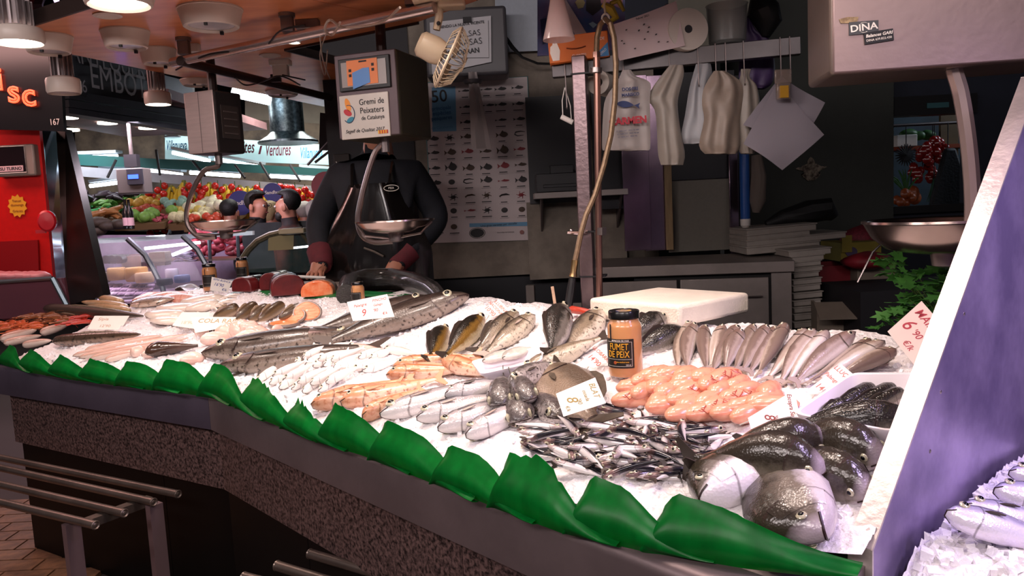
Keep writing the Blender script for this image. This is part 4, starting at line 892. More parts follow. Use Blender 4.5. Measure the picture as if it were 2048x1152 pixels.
for s,x,y,sz,b in (('SIGUIENDO LA NUEVA VICENTE',918,52,.022,.0003),('BOLSAS',935,70,.048,-.0005),('GRASAS',935,87,.052,-.0005),('SE COBRAN',925,106,.04,.0008)): text(s,sz,ink,dp,np_(x,y),bold=b,sx=.95)
ob('notice_frame',MB().tube([lp(868,118)+V((0,-.025,0)),lp(978,117)+V((0,-.025,0)),lp(977,43)+V((0,-.025,0))],.0012,4),ink,dp)
ob('clip',MB().box((0,0,0),(.05,.02,.03)),ink,dp,T(*(lp(935,42)+V((0,-.03,0)))))
ob('outlet_cap',MB().lathe([(.06,-.03),(.05,-.05),(.02,-.055)],16),mat('dispenser grey','4a484c',.4),dp,T(*lp(945,150)))
tp=lp(945,145); 
ob('towel_strip',MB().grid(4,12,lambda u,v:(tp.x+(u-.5)*(.05+.07*v)+.03*v,tp.y-.02+.012*sin(u*9+v*2),tp.z-.45*v),.001),mat('tissue','a89e9c',.9),dp)
# white sheet panel on the wall
q=[PY(x,y,4.95) for x,y in ((990,105),(1112,100),(1112,-20),(990,-10))]
ob('wall_sheet',MB().add([p-q[0] for p in q]+[p-q[0]+V((0,.01,0)) for p in q],[(0,1,2,3),(0,4,5,1),(1,5,6,2),(3,2,6,7)]),mat('pale blue laminate','a3abb6',.5,noise=.06,nscale=40),None,T(*q[0]),'pale blue laminate sheet on the wall above the poster','panel',smooth=0)
ob('power_cable',MB().tube([PY(x,y,4.85)-PY(1000,30,4.85) for x,y in ((1000,30),(1008,70),(1025,95),(1045,115),(1075,127),(1105,128))],[.012,.012,.014,.008,.008,.008],6),mat('cable black','101012',.5),None,T(*PY(1000,30,4.85)),'dark power cable with pale plug curving across the wall sheet','cable')
# dark blue panel and shelf
q=PY(1100,300,4.92); ob('wall_panel',MB().box((0,0,0),(.34,.03,.66)),navy,None,T(q.x+.03,4.93,q.z),'navy black wall panel right of the species poster','panel')
sh=empty('wall_shelf',T(*PY(1160,388,4.75)),'pale wall shelf with triangular brackets beside the poster','shelf')
ob('board',MB().box((0,0,0),(.56,.34,.035)),mat('pale laminate','b0a6a2',.5,noise=.05),sh,T(0,.08,0),bevel=.003)
for x in(-.24,.24): ob('bracket',MB().prism([(0,0),(.25,0),(.25,-.22)],.012,Rz(0)@MX.Rotation(rad(90),4,'Z')@Rx(90)),STEELD,sh,T(x,-.05,-.02))
pbx=PY(1118,352,4.72); ob('dark_case',MB().box((0,0,0),(.28,.2,.11)).box((0,-.1,-.02),(.2,.006,.02)).box((.02,0,.08),(.14,.1,.05)),mat('dark appliance','16161c',.35),None,T(pbx.x,pbx.y+.06,sh.location.z+.075),'dark low appliance standing on the wall shelf','appliance',bevel=.008)
# ================================================================ steel bench
bd=V((.9835,-.181,0)); bn=V((.181,.9835,0)); bo=V((.035,4.25,.2)); BL=1.455
bench=empty('steel_bench',MX.Translation(bo)@MX.Rotation(math.atan2(bd.y,bd.x),4,'Z'),'long stainless work bench with drawers along the back of the stall','bench')
bm_=mat('bench steel','8f8580',.4,.6,noise=.2,nscale=5); bdk=mat('bench shadow gap','0d0c0d',.8)
ob('worktop',MB().box((.37+(BL-.37)/2,.325,.92),(BL-.37,.65,.06)),bm_,bench,bevel=.004)
ob('body',MB().box((.62+(BL-.66)/2-.0,.34,.46),(BL-.68,.6,.86)),bdk,bench)
for (x0,x1,z0,z1,h) in ((.42,.86,.61,.87,0),(.87,1.33,.61,.87,1),(.42,.86,.32,.60,0),(.87,1.33,.32,.60,1),(.42,.86,.05,.31,0),(.87,1.33,.05,.31,0)):
    dr=ob('drawer',MB().box(((x0+x1)/2,.03,(z0+z1)/2),(x1-x0-.008,.03,z1-z0-.008)),bm_,bench,bevel=.003)
    if h: ob('handle',MB().tube([(1.17,.016,z1-.10),(1.17,-.012,z1-.10),(1.29,-.012,z1-.10),(1.29,.016,z1-.10)],.005,6),STEEL,dr)
for x in(.405,1.39): ob('leg',MB().box((x,.05,.445),(.05 if x<1 else .1,.06,.89)),bm_,bench)
ob('leg',MB().box((.06,.05,.43),(.045,.05,.86)),bm_,bench); ob('side_panel',MB().box((.23,.08,.5),(.28,.02,.5)),bm_,bench)
ob('cutting_board',MB().box((.2,.27,.935),(.4,.5,.05)),mat('beige cutting board','b8ac98',.5,noise=.1),None,bench.matrix_local.copy(),'thick beige cutting board at the left end of the steel bench','cutting board',bevel=.006)
BW=bench.matrix_local
def onb(x,y,z=.952): return BW@T(x,y,z)
# cloths and small things on the bench
def cloth(name,w,d,h,m,M,label,cat,seed):
    rs=random.Random(seed); ph=[rs.uniform(0,6) for _ in range(6)]
    return ob(name,MB().grid(16,14,lambda u,v:((u-.5)*w*(1+.1*sin(5*v+ph[0])),(v-.5)*d*(1+.15*sin(4*u+ph[1])),max(.002,h*(.5+.5*sin(u*6+ph[2]+2*sin(v*4)))*sin(PI*min(1,max(0,u)))**.5*sin(PI*v)**.5)),.003),m,None,M,label,cat,smooth=70)
cloth('folded_cloth',.26,.2,.06,mat('pale cloth','a8a594',.9),onb(.16,.2,.965),'crumpled pale cloth on the beige cutting board','cloth',1)
cloth('green_cloth',.2,.12,.03,mat('green cloth','2f6a52',.9),onb(.08,.12,.963),'green cloth edge peeking under the pale cloth','cloth',2)
ob('label_box',MB().box((0,0,.035),(.24,.14,.07)).box((0,-.01,.072),(.22,.1,.006)),mat('dark brown box','2c211a',.6,col2='5a4630',nscale=20,stretch=(1,8,1)),None,onb(.56,.3),'flat dark box with small compartments on the bench','box',bevel=.004)
ob('black_pouch',MB().tube([(0,0,.02),(.05,.01,.03),(.12,.02,.035),(.18,.03,.045),(.22,.03,.04)],[.012,.03,.035,.045,.02],10),mat('black leather','0d0c0f',.4,bump=.3),None,onb(.72,.2),'black leather pouch lying on the bench','pouch')
gl=empty('paper_slips',onb(1.05,.3),'small stack of white slips with a pair of thin pens','papers')
ob('slip',MB().box((.06,0,.004),(.22,.09,.004)).box((.05,.01,.009),(.18,.08,.004),Rz(4)),PAPER,gl); ob('pen',MB().tube([(-.05,-.03,.012),(.1,0,.03),(.2,-.02,.012)],.004,6),ink,gl); ob('pen',MB().tube([(0,-.05,.01),(.16,-.04,.012)],.004,6),dbl,gl)
# panels behind the bench
def sheet(px0,py0,px1,py1,y,m,name,label,cat='panel',th=.02,par=None):
    a=PY(px0,py1,y); b=PY(px1,py0,y); return ob(name,MB().box((0,0,0),(b.x-a.x,th,b.z-a.z)),m,None,T((a.x+b.x)/2,y,(a.z+b.z)/2),label,cat,bevel=.002)
refl=mat('polished sheet steel','a08a9c',.18,.95,noise=.25,nscale=3,bump=.06,bscale=8)
sheet(1250,150,1292,502,4.72,refl,'steel_sheet','narrow polished steel sheet standing behind the bench, left strip')
sheet(1290,150,1332,502,4.73,refl,'steel_sheet','narrow polished steel sheet standing behind the bench, right strip')
sheet(1333,290,1341,500,4.70,mat('pine batten','a08562',.6,noise=.3,nscale=6,stretch=(10,10,1)),'wood_batten','knotty pine batten beside the polished steel sheets','batten')
sheet(1338,340,1468,505,4.76,mat('grey chipboard','7d786f',.8,noise=.06,nscale=60),'grey_board','plain grey board behind the bench')
sheet(1338,140,1468,362,4.745,navy,'dark_board','black glossy board above the grey board')
sheet(1461,290,1474,510,4.70,refl,'steel_strip','thin upright steel strip at the right of the grey board','strip')
sheet(1475,150,1492,540,4.72,navy,'dark_strip','black upright strip beside the thin steel strip','strip')
sheet(1190,140,1255,420,4.80,navy,'dark_board','black board between shelf and polished steel sheets')
sheet(1215,-30,1345,130,4.9,navyw,'dark_board','dark board behind the rolled paper at the top')
sheet(1340,-30,1500,130,4.85,mat('grey olive board','6a675c',.7,noise=.1),'wall_board','grey olive board behind the paper roll')
sheet(1060,395,1250,560,4.94,concr,'wall_board','plain grey wall board under the wall shelf')
# clear plastic tub on the rail is below; tube of blue
ob('blue_tube',MB().lathe([(.008,0),(.026,.015),(.028,.05),(.028,.46),(.01,.47)],14),mat('blue tube label','1d4f9a',.4),None,T(*PY(1491,455,4.5)),'long blue and white tube hanging beside the steel strip','tube')
t_=[o for o in COL.objects if o.name=='blue_tube'][0]; ob('white_tip',MB().lathe([(.006,-.012),(.028,.012),(.0295,.045),(.029,.05)],14),WHITEP,t_)
ob('mop_head',MB().tube([(0,0,0),(.01,0,-.12),(0,0,-.26),(-.005,0,-.33)],[.03,.045,.05,.02],10),mat('beige bag','6e625a',.9),None,T(*PY(1512,310,4.5)),'greyish bundled bag hanging right of the blue tube','bag')
# ================================================================ foam boxes, crates at right
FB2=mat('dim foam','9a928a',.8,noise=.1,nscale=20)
def ebox(px0,px1,py,hpx,y,m,label,name='foam_box',d=.35,cat='foam box',grp=None,yaw=0,lidh=0):
    a=PY(px0,py,y); b=PY(px1,py,y); h=hpx*pxm(y); w=(b-a).length
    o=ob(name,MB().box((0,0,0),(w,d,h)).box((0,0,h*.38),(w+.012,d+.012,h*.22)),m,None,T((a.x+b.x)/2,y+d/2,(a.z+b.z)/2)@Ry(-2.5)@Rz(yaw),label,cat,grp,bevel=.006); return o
gs='stack of foam boxes by the bench'
for i,(x0,x1,y,h) in enumerate([(1494,1633,459,15),(1494,1620,470,11),(1494,1692,478,13),(1494,1640,495,17),(1578,1662,504,14),(1585,1648,516,12),(1588,1642,527,11),(1588,1645,538,10),(1588,1638,549,11),(1587,1643,562,12),(1587,1641,575,13),(1588,1645,590,13),(1588,1642,605,12),(1589,1645,618,12),(1589,1650,632,14),(1589,1642,648,14)]):
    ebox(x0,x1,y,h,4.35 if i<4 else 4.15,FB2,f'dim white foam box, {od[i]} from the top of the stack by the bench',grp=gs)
ob('black_bag',MB().tube([(-.2,0,0),(-.1,0,.03),(.05,0,.06),(.16,0,.07),(.2,0,.02)],[.02,.05,.07,.07,.03],10),mat('black bag','0a0a0c',.6,bump=.4,bscale=15),None,T(*PY(1600,445,4.55)),'black plastic bag behind the top of the foam stack','bag')
yb=empty('yellow_box',T(*PY(1700,500,4.75)),'yellow printed cardboard fruit box behind the foam stack','box')
ym=mat('yellow card','8a7a28',.7,noise=.15)
ob('tray',MB().box((0,0,0),(.24,.3,.11)),ym,yb); ob('end_flap',MB().box((-.09,-.16,.05),(.06,.01,.1)),ym,yb); ob('logo',MB().lathe([(.03,0),(.03,.002),(0,.002)],14,FX,sx=1.2),mat('purple print','4a3a5a',.6),yb,T(-.06,-.155,0))
blob('red_net_bag',1720,478,.12,.09,.09,mat('red net','7a2030',.7,noise=.4,nscale=60),'red net bag of onions on the yellow box','bag',None,0,None)
o=[q for q in COL.objects if q.name=='red_net_bag'][0]; o.matrix_local=T(*PY(1722,482,4.85))
def openbox(M,w,d,h,m,label,name,cat,flap=0,red=0):
    o=empty(name,M,label,cat)
    for (c,s) in (((0,-d/2,h/2),(w,.012,h)),((0,d/2,h/2),(w,.012,h)),((-w/2,0,h/2),(.012,d,h)),((w/2,0,h/2),(.012,d,h))): ob('side',MB().box(c,s),m,o,bevel=.003)
    ob('bottom',MB().box((0,0,.006),(w,d,.012)),m,o)
    return o
rp=PY(1690,600,4.5); rb=openbox(T(rp.x,rp.y+.1,rp.z-.05),.34,.3,.26,mat('red crate plastic','7a1420',.5),'red plastic crate behind the cardboard box','crate','crate')
cp=PY(1730,690,3.95); cb=openbox(T(cp.x,cp.y+.15,cp.z-.05)@Rz(-12),.40,.34,.27,mat('grey brown cardboard','7a6e62',.85,noise=.15,nscale=8),'open cardboard box with folded flap beside the foam stack','cardboard_box','box')
ob('flap',MB().box((0,-.08,0),(.40,.18,.006)),MATS['grey brown cardboard'],cb,T(-.02,-.17,.275)@Rx(20)); ob('flap',MB().box((.09,0,0),(.18,.34,.006)),MATS['grey brown cardboard'],cb,T(.2,0,.27)@Ry(25))
cp2=PY(1740,570,4.35); ob('cardboard_box',MB().box((0,.1,0),(.22,.2,.22)).box((0,.1,.115),(.225,.205,.012)),MATS['grey brown cardboard'],None,T(cp2.x+.04,cp2.y,cp2.z),'closed cardboard box behind the open one','box',bevel=.004)
blob('red_cloth_bag',1745,540,.14,.1,.05,mat('red bag','8a1a28',.6,noise=.3),'red plastic bag spread over the closed cardboard box','bag',None); o=[q for q in COL.objects if q.name=='red_cloth_bag'][0]; o.matrix_local=T(*PY(1738,522,4.3))
ob('steel_hose',MB().tube([PY(x,y,4.1)-PY(1715,565,4.1) for x,y in ((1715,565),(1730,535),(1745,505),(1758,492),(1775,482))],.006,6),STEEL,None,T(*PY(1715,565,4.1)),'thin curved steel rod rising out of the cardboard box','rod')
pb=PY(1835,640,3.6); ob('back_shelf',MB().box((0,.2,0),(.9,.5,.5)),mat('dark base cabinet','141218',.6),None,T(pb.x+.25,pb.y+.2,.75),'dark low cabinet under the big right hand scale','cabinet')
# ================================================================ parsley bunch
pm=mat('parsley leaf','4a8a36',.6,noise=.35,nscale=30,transl=.2); psm=mat('parsley stem','5f7a3a',.5)
P0_=PY(1878,668,2.15); par=empty('parsley',T(*P0_)@MX.Scale(1.15,4),'bunch of fresh green parsley behind the divider','parsley'); rs=random.Random(2)
lf=MB().prism([(0,0),(.008,.006),(.02,.004),(.016,.012),(.026,.02),(.014,.02),(.012,.03),(.004,.02),(-.008,.026),(-.006,.014),(-.016,.012),(-.006,.006)],.0008).mesh('leaf',0); lf.materials.append(pm)
for i in range(26):
    e=V((rs.uniform(-.13,.07),rs.uniform(-.06,.08),rs.uniform(.04,.21))); ob('stem',MB().tube([(0,0,-.06),e*.5+V((.02,0,0)),e],[.0025,.002,.001],5),psm,par)
    for k in range(7):
        o=bpy.data.objects.new('leaf',lf); COL.objects.link(o); o.parent=par; d=V((rs.uniform(-.03,.03),rs.uniform(-.03,.03),rs.uniform(-.04,.02))); o.matrix_local=T(*(e+d))@Rz(rs.uniform(0,360))@Rx(rs.uniform(-50,70))@MX.Scale(rs.uniform(.8,1.4),4)
# ================================================================ vegetables in the window of the next stall
red=mat('red pepper skin','8a1a18',.25,coat=.4); grn=mat('leek green','3a6a30',.5,noise=.3)
def bunch(px,py,y,n,r,sp_,m,label,name,cat,seed):
    o=empty(name,T(*PY(px,py,y)),label,cat); rs=random.Random(seed)
    for i in range(n):
        a=rs.uniform(0,6.28); q=sp_*rs.random()**.5; ob('fruit',MB().ball((0,0,0),(r,r,r*1.1),8,6),m,o,T(q*cos(a),rs.uniform(-.03,.03),q*sin(a)*.8))
    ob('string',MB().tube([(0,0,sp_*.6),(0,0,sp_+.1)],.004,5),ink,o)
    return o
bunch(1865,302,6.1,26,.035,.11,red,'upper hanging bunch of red peppers seen through the window','pepper_bunch','peppers',1)
bunch(1845,348,6.15,20,.032,.10,red,'lower hanging bunch of red peppers seen through the window','pepper_bunch','peppers',2)
bunch(1808,398,6.1,8,.035,.06,mat('orange squash','9a4a22',.4),'small pile of orange squashes at the bottom of the window','squash_pile','squash',3)
bunch(1822,392,6.2,5,.05,.05,mat('orange squash','9a4a22',.4),'ribbed orange pumpkin behind the squashes','pumpkin','pumpkin',4)
ld=empty('leek_bundle',T(*PY(1812,372,6.1)),'green leek leaves fanning out at the left of the window','leeks'); rs=random.Random(6)
for i in range(14): a=rs.uniform(-.9,1.6); ob('leek_leaf',MB().tube([(0,0,-.05),(-.1*sin(a),0,.02+.05*cos(a)),(-.2*sin(a),.0,.03+.1*cos(a))],[.008,.007,.002],5),grn,ld)
dh=empty('dried_flower_head',T(*PY(1812,310,6.05)),'dark spiky dried flower head hanging at the left of the window','flower head')
for i in range(22): a=i*.2856; ob('spike',MB().tube([(0,0,0),(.085*cos(a),0,.085*sin(a))],[.014,.003],5),ink,dh)
hb_=empty('herb_bunch',T(*PY(1868,378,6.1)),'feathery green herb bunch hanging in the window','herbs')
for i in range(18): a=rs.uniform(-.5,.5); ob('sprig',MB().tube([(0,0,.1),(.06*a,0,0),(.14*a,.0,-.1)],[.003,.006,.002],5),mat('dill','2f5238',.6),hb_)
ob('dark_coat',MB().prism([(-.04,.26),(.04,.26),(.13,0),(.14,-.2),(-.16,-.2),(-.1,.05)],.05,FX),mat('dark sack','10131a',.7,bump=.3),None,T(*PY(1895,365,6.0)),'dark sack hanging at the right of the window','sack',bevel=.02)
ob('tan_plank',MB().box((0,0,0),(.14,.03,.5)),mat('tan wood','6a5334',.6,noise=.2),None,T(*PY(1897,290,6.2)),'tan wooden board at the right of the window','board')
ob('white_crate',MB().box((0,0,0),(.16,.1,.09)),WHITEP,None,T(*PY(1808,282,6.2)),'pale crate on the upper shelf in the window','crate',bevel=.004)
shv=ob('orange_shelf',MB().box((0,0,0),(.8,.25,.03)),mat('orange shelf edge','8a3a1a',.5),None,T(*PY(1850,296,6.3)),'orange shelf edge behind the hanging peppers','shelf')
for i,(x,y) in enumerate(((1855,270),(1815,268),(1835,272))): blob('vegetable',x,y,.07,.05,.04,grn,['green vegetable at the right of the upper window shelf','green vegetable at the left of the upper window shelf','green vegetable in the middle of the upper window shelf'][i],'vegetable','vegetables on the window shelf'); COL.objects[-1].matrix_local=T(*PY(x,y,6.2))
light('window_fill','AREA',(4.4,5.9,2.6),9,(.75,.85,1),aim=(3.6,6.4,1.7),size=.5)  # unseen fill added to light the vegetables behind the opening
ob('wall_far',MB().box((4,6.9,1.7),(3,.06,3)),mat('next stall back','20303a',.8,noise=.5,nscale=4),kind='structure')

sz=PY(1850,410,6.2).z; ob('window_shelf',MB().box((0,0,(sz-.05)/2),(1.3,.5,sz-.05)),mat('dark crate wood','241c18',.7),None,T(PY(1850,400,6.2).x,6.25,0),'dark produce stand seen through the window','stand')
rt=PY(1850,262,6.05); ob('hanging_rail',MB().tube([(-.7,0,0),(.7,0,0)],.012,8).tube([(.6,0,0),(.6,0,6.45-rt.z)],.01,6),STEELD,None,T(rt.x,6.02,rt.z+.05),'thin metal rail above the hanging vegetables in the window','rail')
for nm in('herb_bunch','dried_flower_head','dark_coat'):
    o=COL.objects[nm]; ob('string',MB().tube([(0,0,.05),(0,0,rt.z+.05-o.location.z)],.004,5),ink,o)
# ================================================================ wooden canopy over the counter
ZC=2.35
def xy(p): return V((p.x,p.y))
cf=xy(PZ(200,0,ZC)); offF=(cf-FB).dot(nA); cbk=xy(PZ(1040,0,ZC)); offB=(cbk-FB).dot(nA)
wood=mat('canopy laminate','e08d5e',.32,col2='c8764a',nscale=2.2,stretch=(1,4,1),coat=.25)
can=empty('canopy',(FB.x,FB.y,ZC),'orange brown laminate canopy with lamps hanging above the fish counter','canopy'); o2=V((FB.x,FB.y))
def poly(pts,name,th=.035,m=wood,z=0):
    ob(name,MB().prism([(p.x-o2.x,p.y-o2.y) for p in pts],th),m,can,T(0,0,z),smooth=0)
L0=FB+dA*((xy(PZ(15,78,ZC))-FB).dot(dA)); e1=L0+nA*offF
lb=xy(PZ(690,222,ZC)); ld_=(lb-xy(PZ(130,106,ZC))).normalized(); LBk=lb+ld_*.6
h1=xy(PZ(570,98,ZC)); hd=(xy(PZ(690,130,ZC))-h1).normalized()
e1b=h1; sep=.004
jA=e1.lerp(e1b,0)
poly([e1, FB+nM*offF-dA*.0, FB+nM*offB, h1, xy(PZ(130,106,ZC))],'front_panel')
poly([xy(PZ(130,106,ZC))+ld_*sep, h1+hd*sep, h1+hd*2.4, LBk],'side_panel')
poly([FB+nM*offF+dB*sep, FB+dB*2.3+nB*offF, FB+dB*2.3+nB*offB, FB+nM*offB+dB*sep],'front_panel')
trim=mat('aluminium trim','c9bcb8',.35,.7)
def edge(a,b,name,m,h=.05,w=.012):
    d=(b-a); c=(a+b)/2-o2; ob(name,MB().box((0,0,0),(d.length,w,h)),m,can,T(c.x,c.y,.012)@MX.Rotation(math.atan2(d.y,d.x),4,'Z'))
edge(e1,FB+nM*offF,'fascia',mat('dark fascia','2a1c18',.5),.06); edge(xy(PZ(130,106,ZC)),LBk,'trim',trim,.02); edge(e1,xy(PZ(130,106,ZC)),'trim',trim,.02); edge(h1,FB+nM*offB,'trim',mat('dark fascia','2a1c18',.5),.045); edge(h1,h1+hd*2.4,'trim',mat('dark fascia','2a1c18',.5),.045)
# ---------------------------------------------------------------- lamps
WARM=(1,.80,.70)
lampw=mat('lamp white enamel','cfc0b6',.4); glow=mat('lit lamp lens','fff0e4',.3,emit=14,ecol='fff0e4'); lens=mat('unlit lamp lens','b9b4bc',.15,spec=.6)
def canlamp(px,py,r,label,lit=0,h=.07):
    p=PZ(px,py,ZC); o=empty('ceiling_lamp',T(p.x,p.y,ZC),label,'lamp','lamps on the canopy')
    ob('rim',MB().lathe([(r*1.02,0),(r*1.02,-.006),(r,-.008),(r*.86,-h),(r*.80,-h-.004),(r*.72,-h+.006),(r*.7,-.02)],24,None,False),lampw,o); ob('lens',MB().lathe([(r*.74,-h+.008),(r*.5,-h+.004),(0,-h+.004)],20),glow if lit else lens,o)
    if not lit:
        for k in(-.7,.7): ob('clip',MB().box((r*.7,0,-h-.006),(.012,.012,.014),Rz(k*120)),ink,o)
    return o
canlamp(250,62,.10,'round white lamp housing above the left rim of the counter'); canlamp(420,18,.125,'round white lamp housing at the top, nearest the chrome rod'); canlamp(315,98,.085,'small round white lamp housing at the end of the chrome rod'); canlamp(95,72,.10,'round white lamp housing at the far left corner of the canopy')
canlamp(235,-25,.13,'blazing round lamp at the top left edge of the picture',1,.06)
canlamp(588,76,.035,'small lit lamp beside the chrome rod',1,.02)
canlamp(395,160,.10,'flat white lamp housing at the canopy edge above the left scale',0,.03); canlamp(565,182,.11,'flat white lamp housing left of the big scale box',0,.03)
for (x,y,l) in ((215,30,'flat metal ceiling ring beside the blazing lamp'),(540,110,'flat metal ceiling ring left of the dark opening')):
    p=PZ(x,y,ZC); ob('ceiling_ring',MB().lathe([(.055,0),(.055,-.004),(.04,-.008),(.03,-.003),(.0,-.002)],20),lampw,None,T(p.x,p.y,ZC-.0005),l,'ring','ceiling rings')
def hanglamp(px,py0,pyh,pyb,y,wpx,label,lit=0):
    t=PY(px,py0,y); hz=PY(px,pyh,y).z-t.z; bz=PY(px,pyb,y).z-t.z; w=wpx*pxm(y)/2
    o=empty('pendant_lamp',T(*t),label,'lamp','hanging ribbed lamps')
    rb=MB()
    for k in range(14): rb.box((w*.52,0,hz/2),(w*.25,.006,-hz),Rz(k*360/14))
    rb.lathe([(w*.45,0),(w*.45,hz)],14)
    ob('heat_sink',rb,mat('ribbed aluminium','8a7f80',.45,.6),o,smooth=20)
    ob('head',MB().lathe([(w*.6,hz+.01),(w*.95,hz),(w,hz-.01),(w,bz+.012),(w*.93,bz),(w*.88,bz+.006),(w*.86,bz+.02)],24,None,False),lampw,o)
    ob('lens',MB().lathe([(w*.87,bz+.010),(w*.5,bz+.004 if lit else bz+.014),(0,bz+.004 if lit else bz+.014)],20),glow if lit else lens,o)
    ob('stem',MB().tube([(0,0,0),(0,0,max(.01,ZC-t.z))],.012,8),STEELD,o); return o,t,bz
hanglamp(28,2,58,88,3.15,92,'ribbed lit lamp hanging at the top left corner',1); hanglamp(120,106,158,188,3.75,62,'unlit ribbed lamp hanging in front of the black shop fascia'); hanglamp(310,142,186,210,4.5,50,'lit ribbed lamp hanging in front of the grey shop sign',1)
def spotat(p,z,power,spot=95,col=WARM,aim=None): light('lamp_light','SPOT',(p.x,p.y,z),power,col,aim=aim or (p.x+.05,p.y+.12,0),size=.07,spot=spot,blend=.7)
PW=30
for (px,py) in ((235,-25),(588,76)): q=PZ(px,py,ZC); spotat(q,ZC-.09,PW if px<300 else PW*.35)
q=PY(28,88,3.15); spotat(q,q.z-.01,PW*.8); q=PY(310,210,4.5); spotat(q,q.z-.01,PW*.5)
# further lamps of the same kind along the canopy, above the picture
for k,(s,d) in enumerate([(.35,.10),(.95,.12),(1.5,.15),(1.95,.20),(.6,.62),(1.25,.66),(1.85,.7)]):
    p=(FB+dB*s+nB*d) if s>0 else (FB+dA*s+nA*d)
    o=empty('ceiling_lamp',T(p.x,p.y,ZC),['round lamp over the gurnards','round lamp over the anchovies','round lamp over the sea breams','round lamp over the divider','round lamp over the basses','round lamp over the roe','round lamp over the small hakes','round lamp over the monkfish'][k]+', set in the canopy','lamp','lamps on the canopy')
    ob('rim',MB().lathe([(.102,0),(.10,-.008),(.086,-.07),(.08,-.074),(.072,-.064),(.07,-.02)],24,None,False),lampw,o); ob('lens',MB().lathe([(.074,-.062),(0,-.066)],20),glow,o)
    spotat(p,ZC-.09,(PW,PW,PW*.65,PW*.4,PW*.55,PW*.55,PW*.5)[k])
# ---------------------------------------------------------------- rods, sockets, cables
a=PZ(345,125,2.25); b=PZ(870,14,2.25)
ob('chrome_rod',MB().tube([(0,0,0),b-a],.022,14),mat('rod chrome','d8c6c4',.22,.75),None,T(*a),'chrome rod running under the canopy','rod')
for f in(.06,.5,.93):
    q=a.lerp(b,f); ob('rod_bracket',MB().box((0,0,.06),(.05,.03,.07)).lathe([(.035,.085),(.035,.1)],12),STEELD,None,T(*q),['bracket at the left end of the chrome rod','bracket in the middle of the chrome rod','bracket at the right end of the chrome rod'][int(f*2.2)],'bracket','rod brackets')
a2=PZ(360,122,2.24); b2=PZ(700,205,2.24)
ob('dark_rod',MB().tube([(0,0,0),b2-a2],.022,10),mat('dark painted rod','3a2d2b',.4,.4),None,T(*a2),'dark rod branching back from the chrome rod to the big scale','rod')
def cable(pts,z,r,label,m=None,y=None):
    P=[PY(x,yy,y) if y else PZ(x,yy,z) for x,yy in pts]
    # smooth
    Q=[]
    for i in range(len(P)-1):
        p0,p1,p2,p3=P[max(i-1,0)],P[i],P[i+1],P[min(i+2,len(P)-1)]
        for k in range(6):
            t=k/6; Q.append(.5*((2*p1)+(p2-p0)*t+(2*p0-5*p1+4*p2-p3)*t*t+(3*p1-p0-3*p2+p3)*t**3))
    Q.append(P[-1]); ob('cable',MB().tube([p-Q[0] for p in Q],r,6),m or BLACK,None,T(*Q[0]),label,'cable')
cable([(352,140),(420,108),(520,98),(560,62),(610,50)],2.24,.004,'thin dark cable looping along the chrome rod')
cable([(470,155),(490,170),(520,165),(560,152),(600,170)],2.22,.004,'dark cable hanging below the dark rod')
cable([(610,160),(565,150)],2.24,.004,'short cable at the white socket')
cable([(800,15),(760,45),(690,55),(660,40),(650,60),(665,70),(680,45)],2.22,.005,'pale beige cable wound around the chrome rod',mat('beige cable','a58e80',.5))
cable([(655,60),(640,110),(650,150),(655,100)],2.22,.003,'thin wires dangling from the chrome rod',mat('beige cable','a58e80',.5))
cable([(640,72),(646,120),(660,157)],2.21,.003,'second thin wire dangling beside the dark opening',mat('beige cable','a58e80',.5))
q=PZ(560,118,2.35); so=ob('socket_box',MB().box((0,0,-.02),(.11,.06,.03)).box((0,0,-.06),(.08,.05,.07)),WHITEP,None,T(q.x,q.y,ZC),'white plug socket fixed under the canopy','socket',bevel=.004)
ob('plug',MB().box((-.03,0,-.1),(.05,.03,.04)),BLACK,so)
q=PZ(380,88,2.35); ob('cable_clip',MB().box((0,0,-.02),(.09,.04,.04)).ball((-.05,0,-.04),.016),WHITEP,None,T(q.x,q.y,ZC),'small white cable clip above the left end of the chrome rod','clip',bevel=.004)
q=PZ(615,40,2.35); ob('cable_clip',MB().box((0,0,-.02),(.1,.05,.04)).box((.03,0,-.05),(.09,.03,.02)),STEELD,None,T(q.x,q.y,ZC),'dark clip block under the canopy above the chrome rod','clip',bevel=.004)
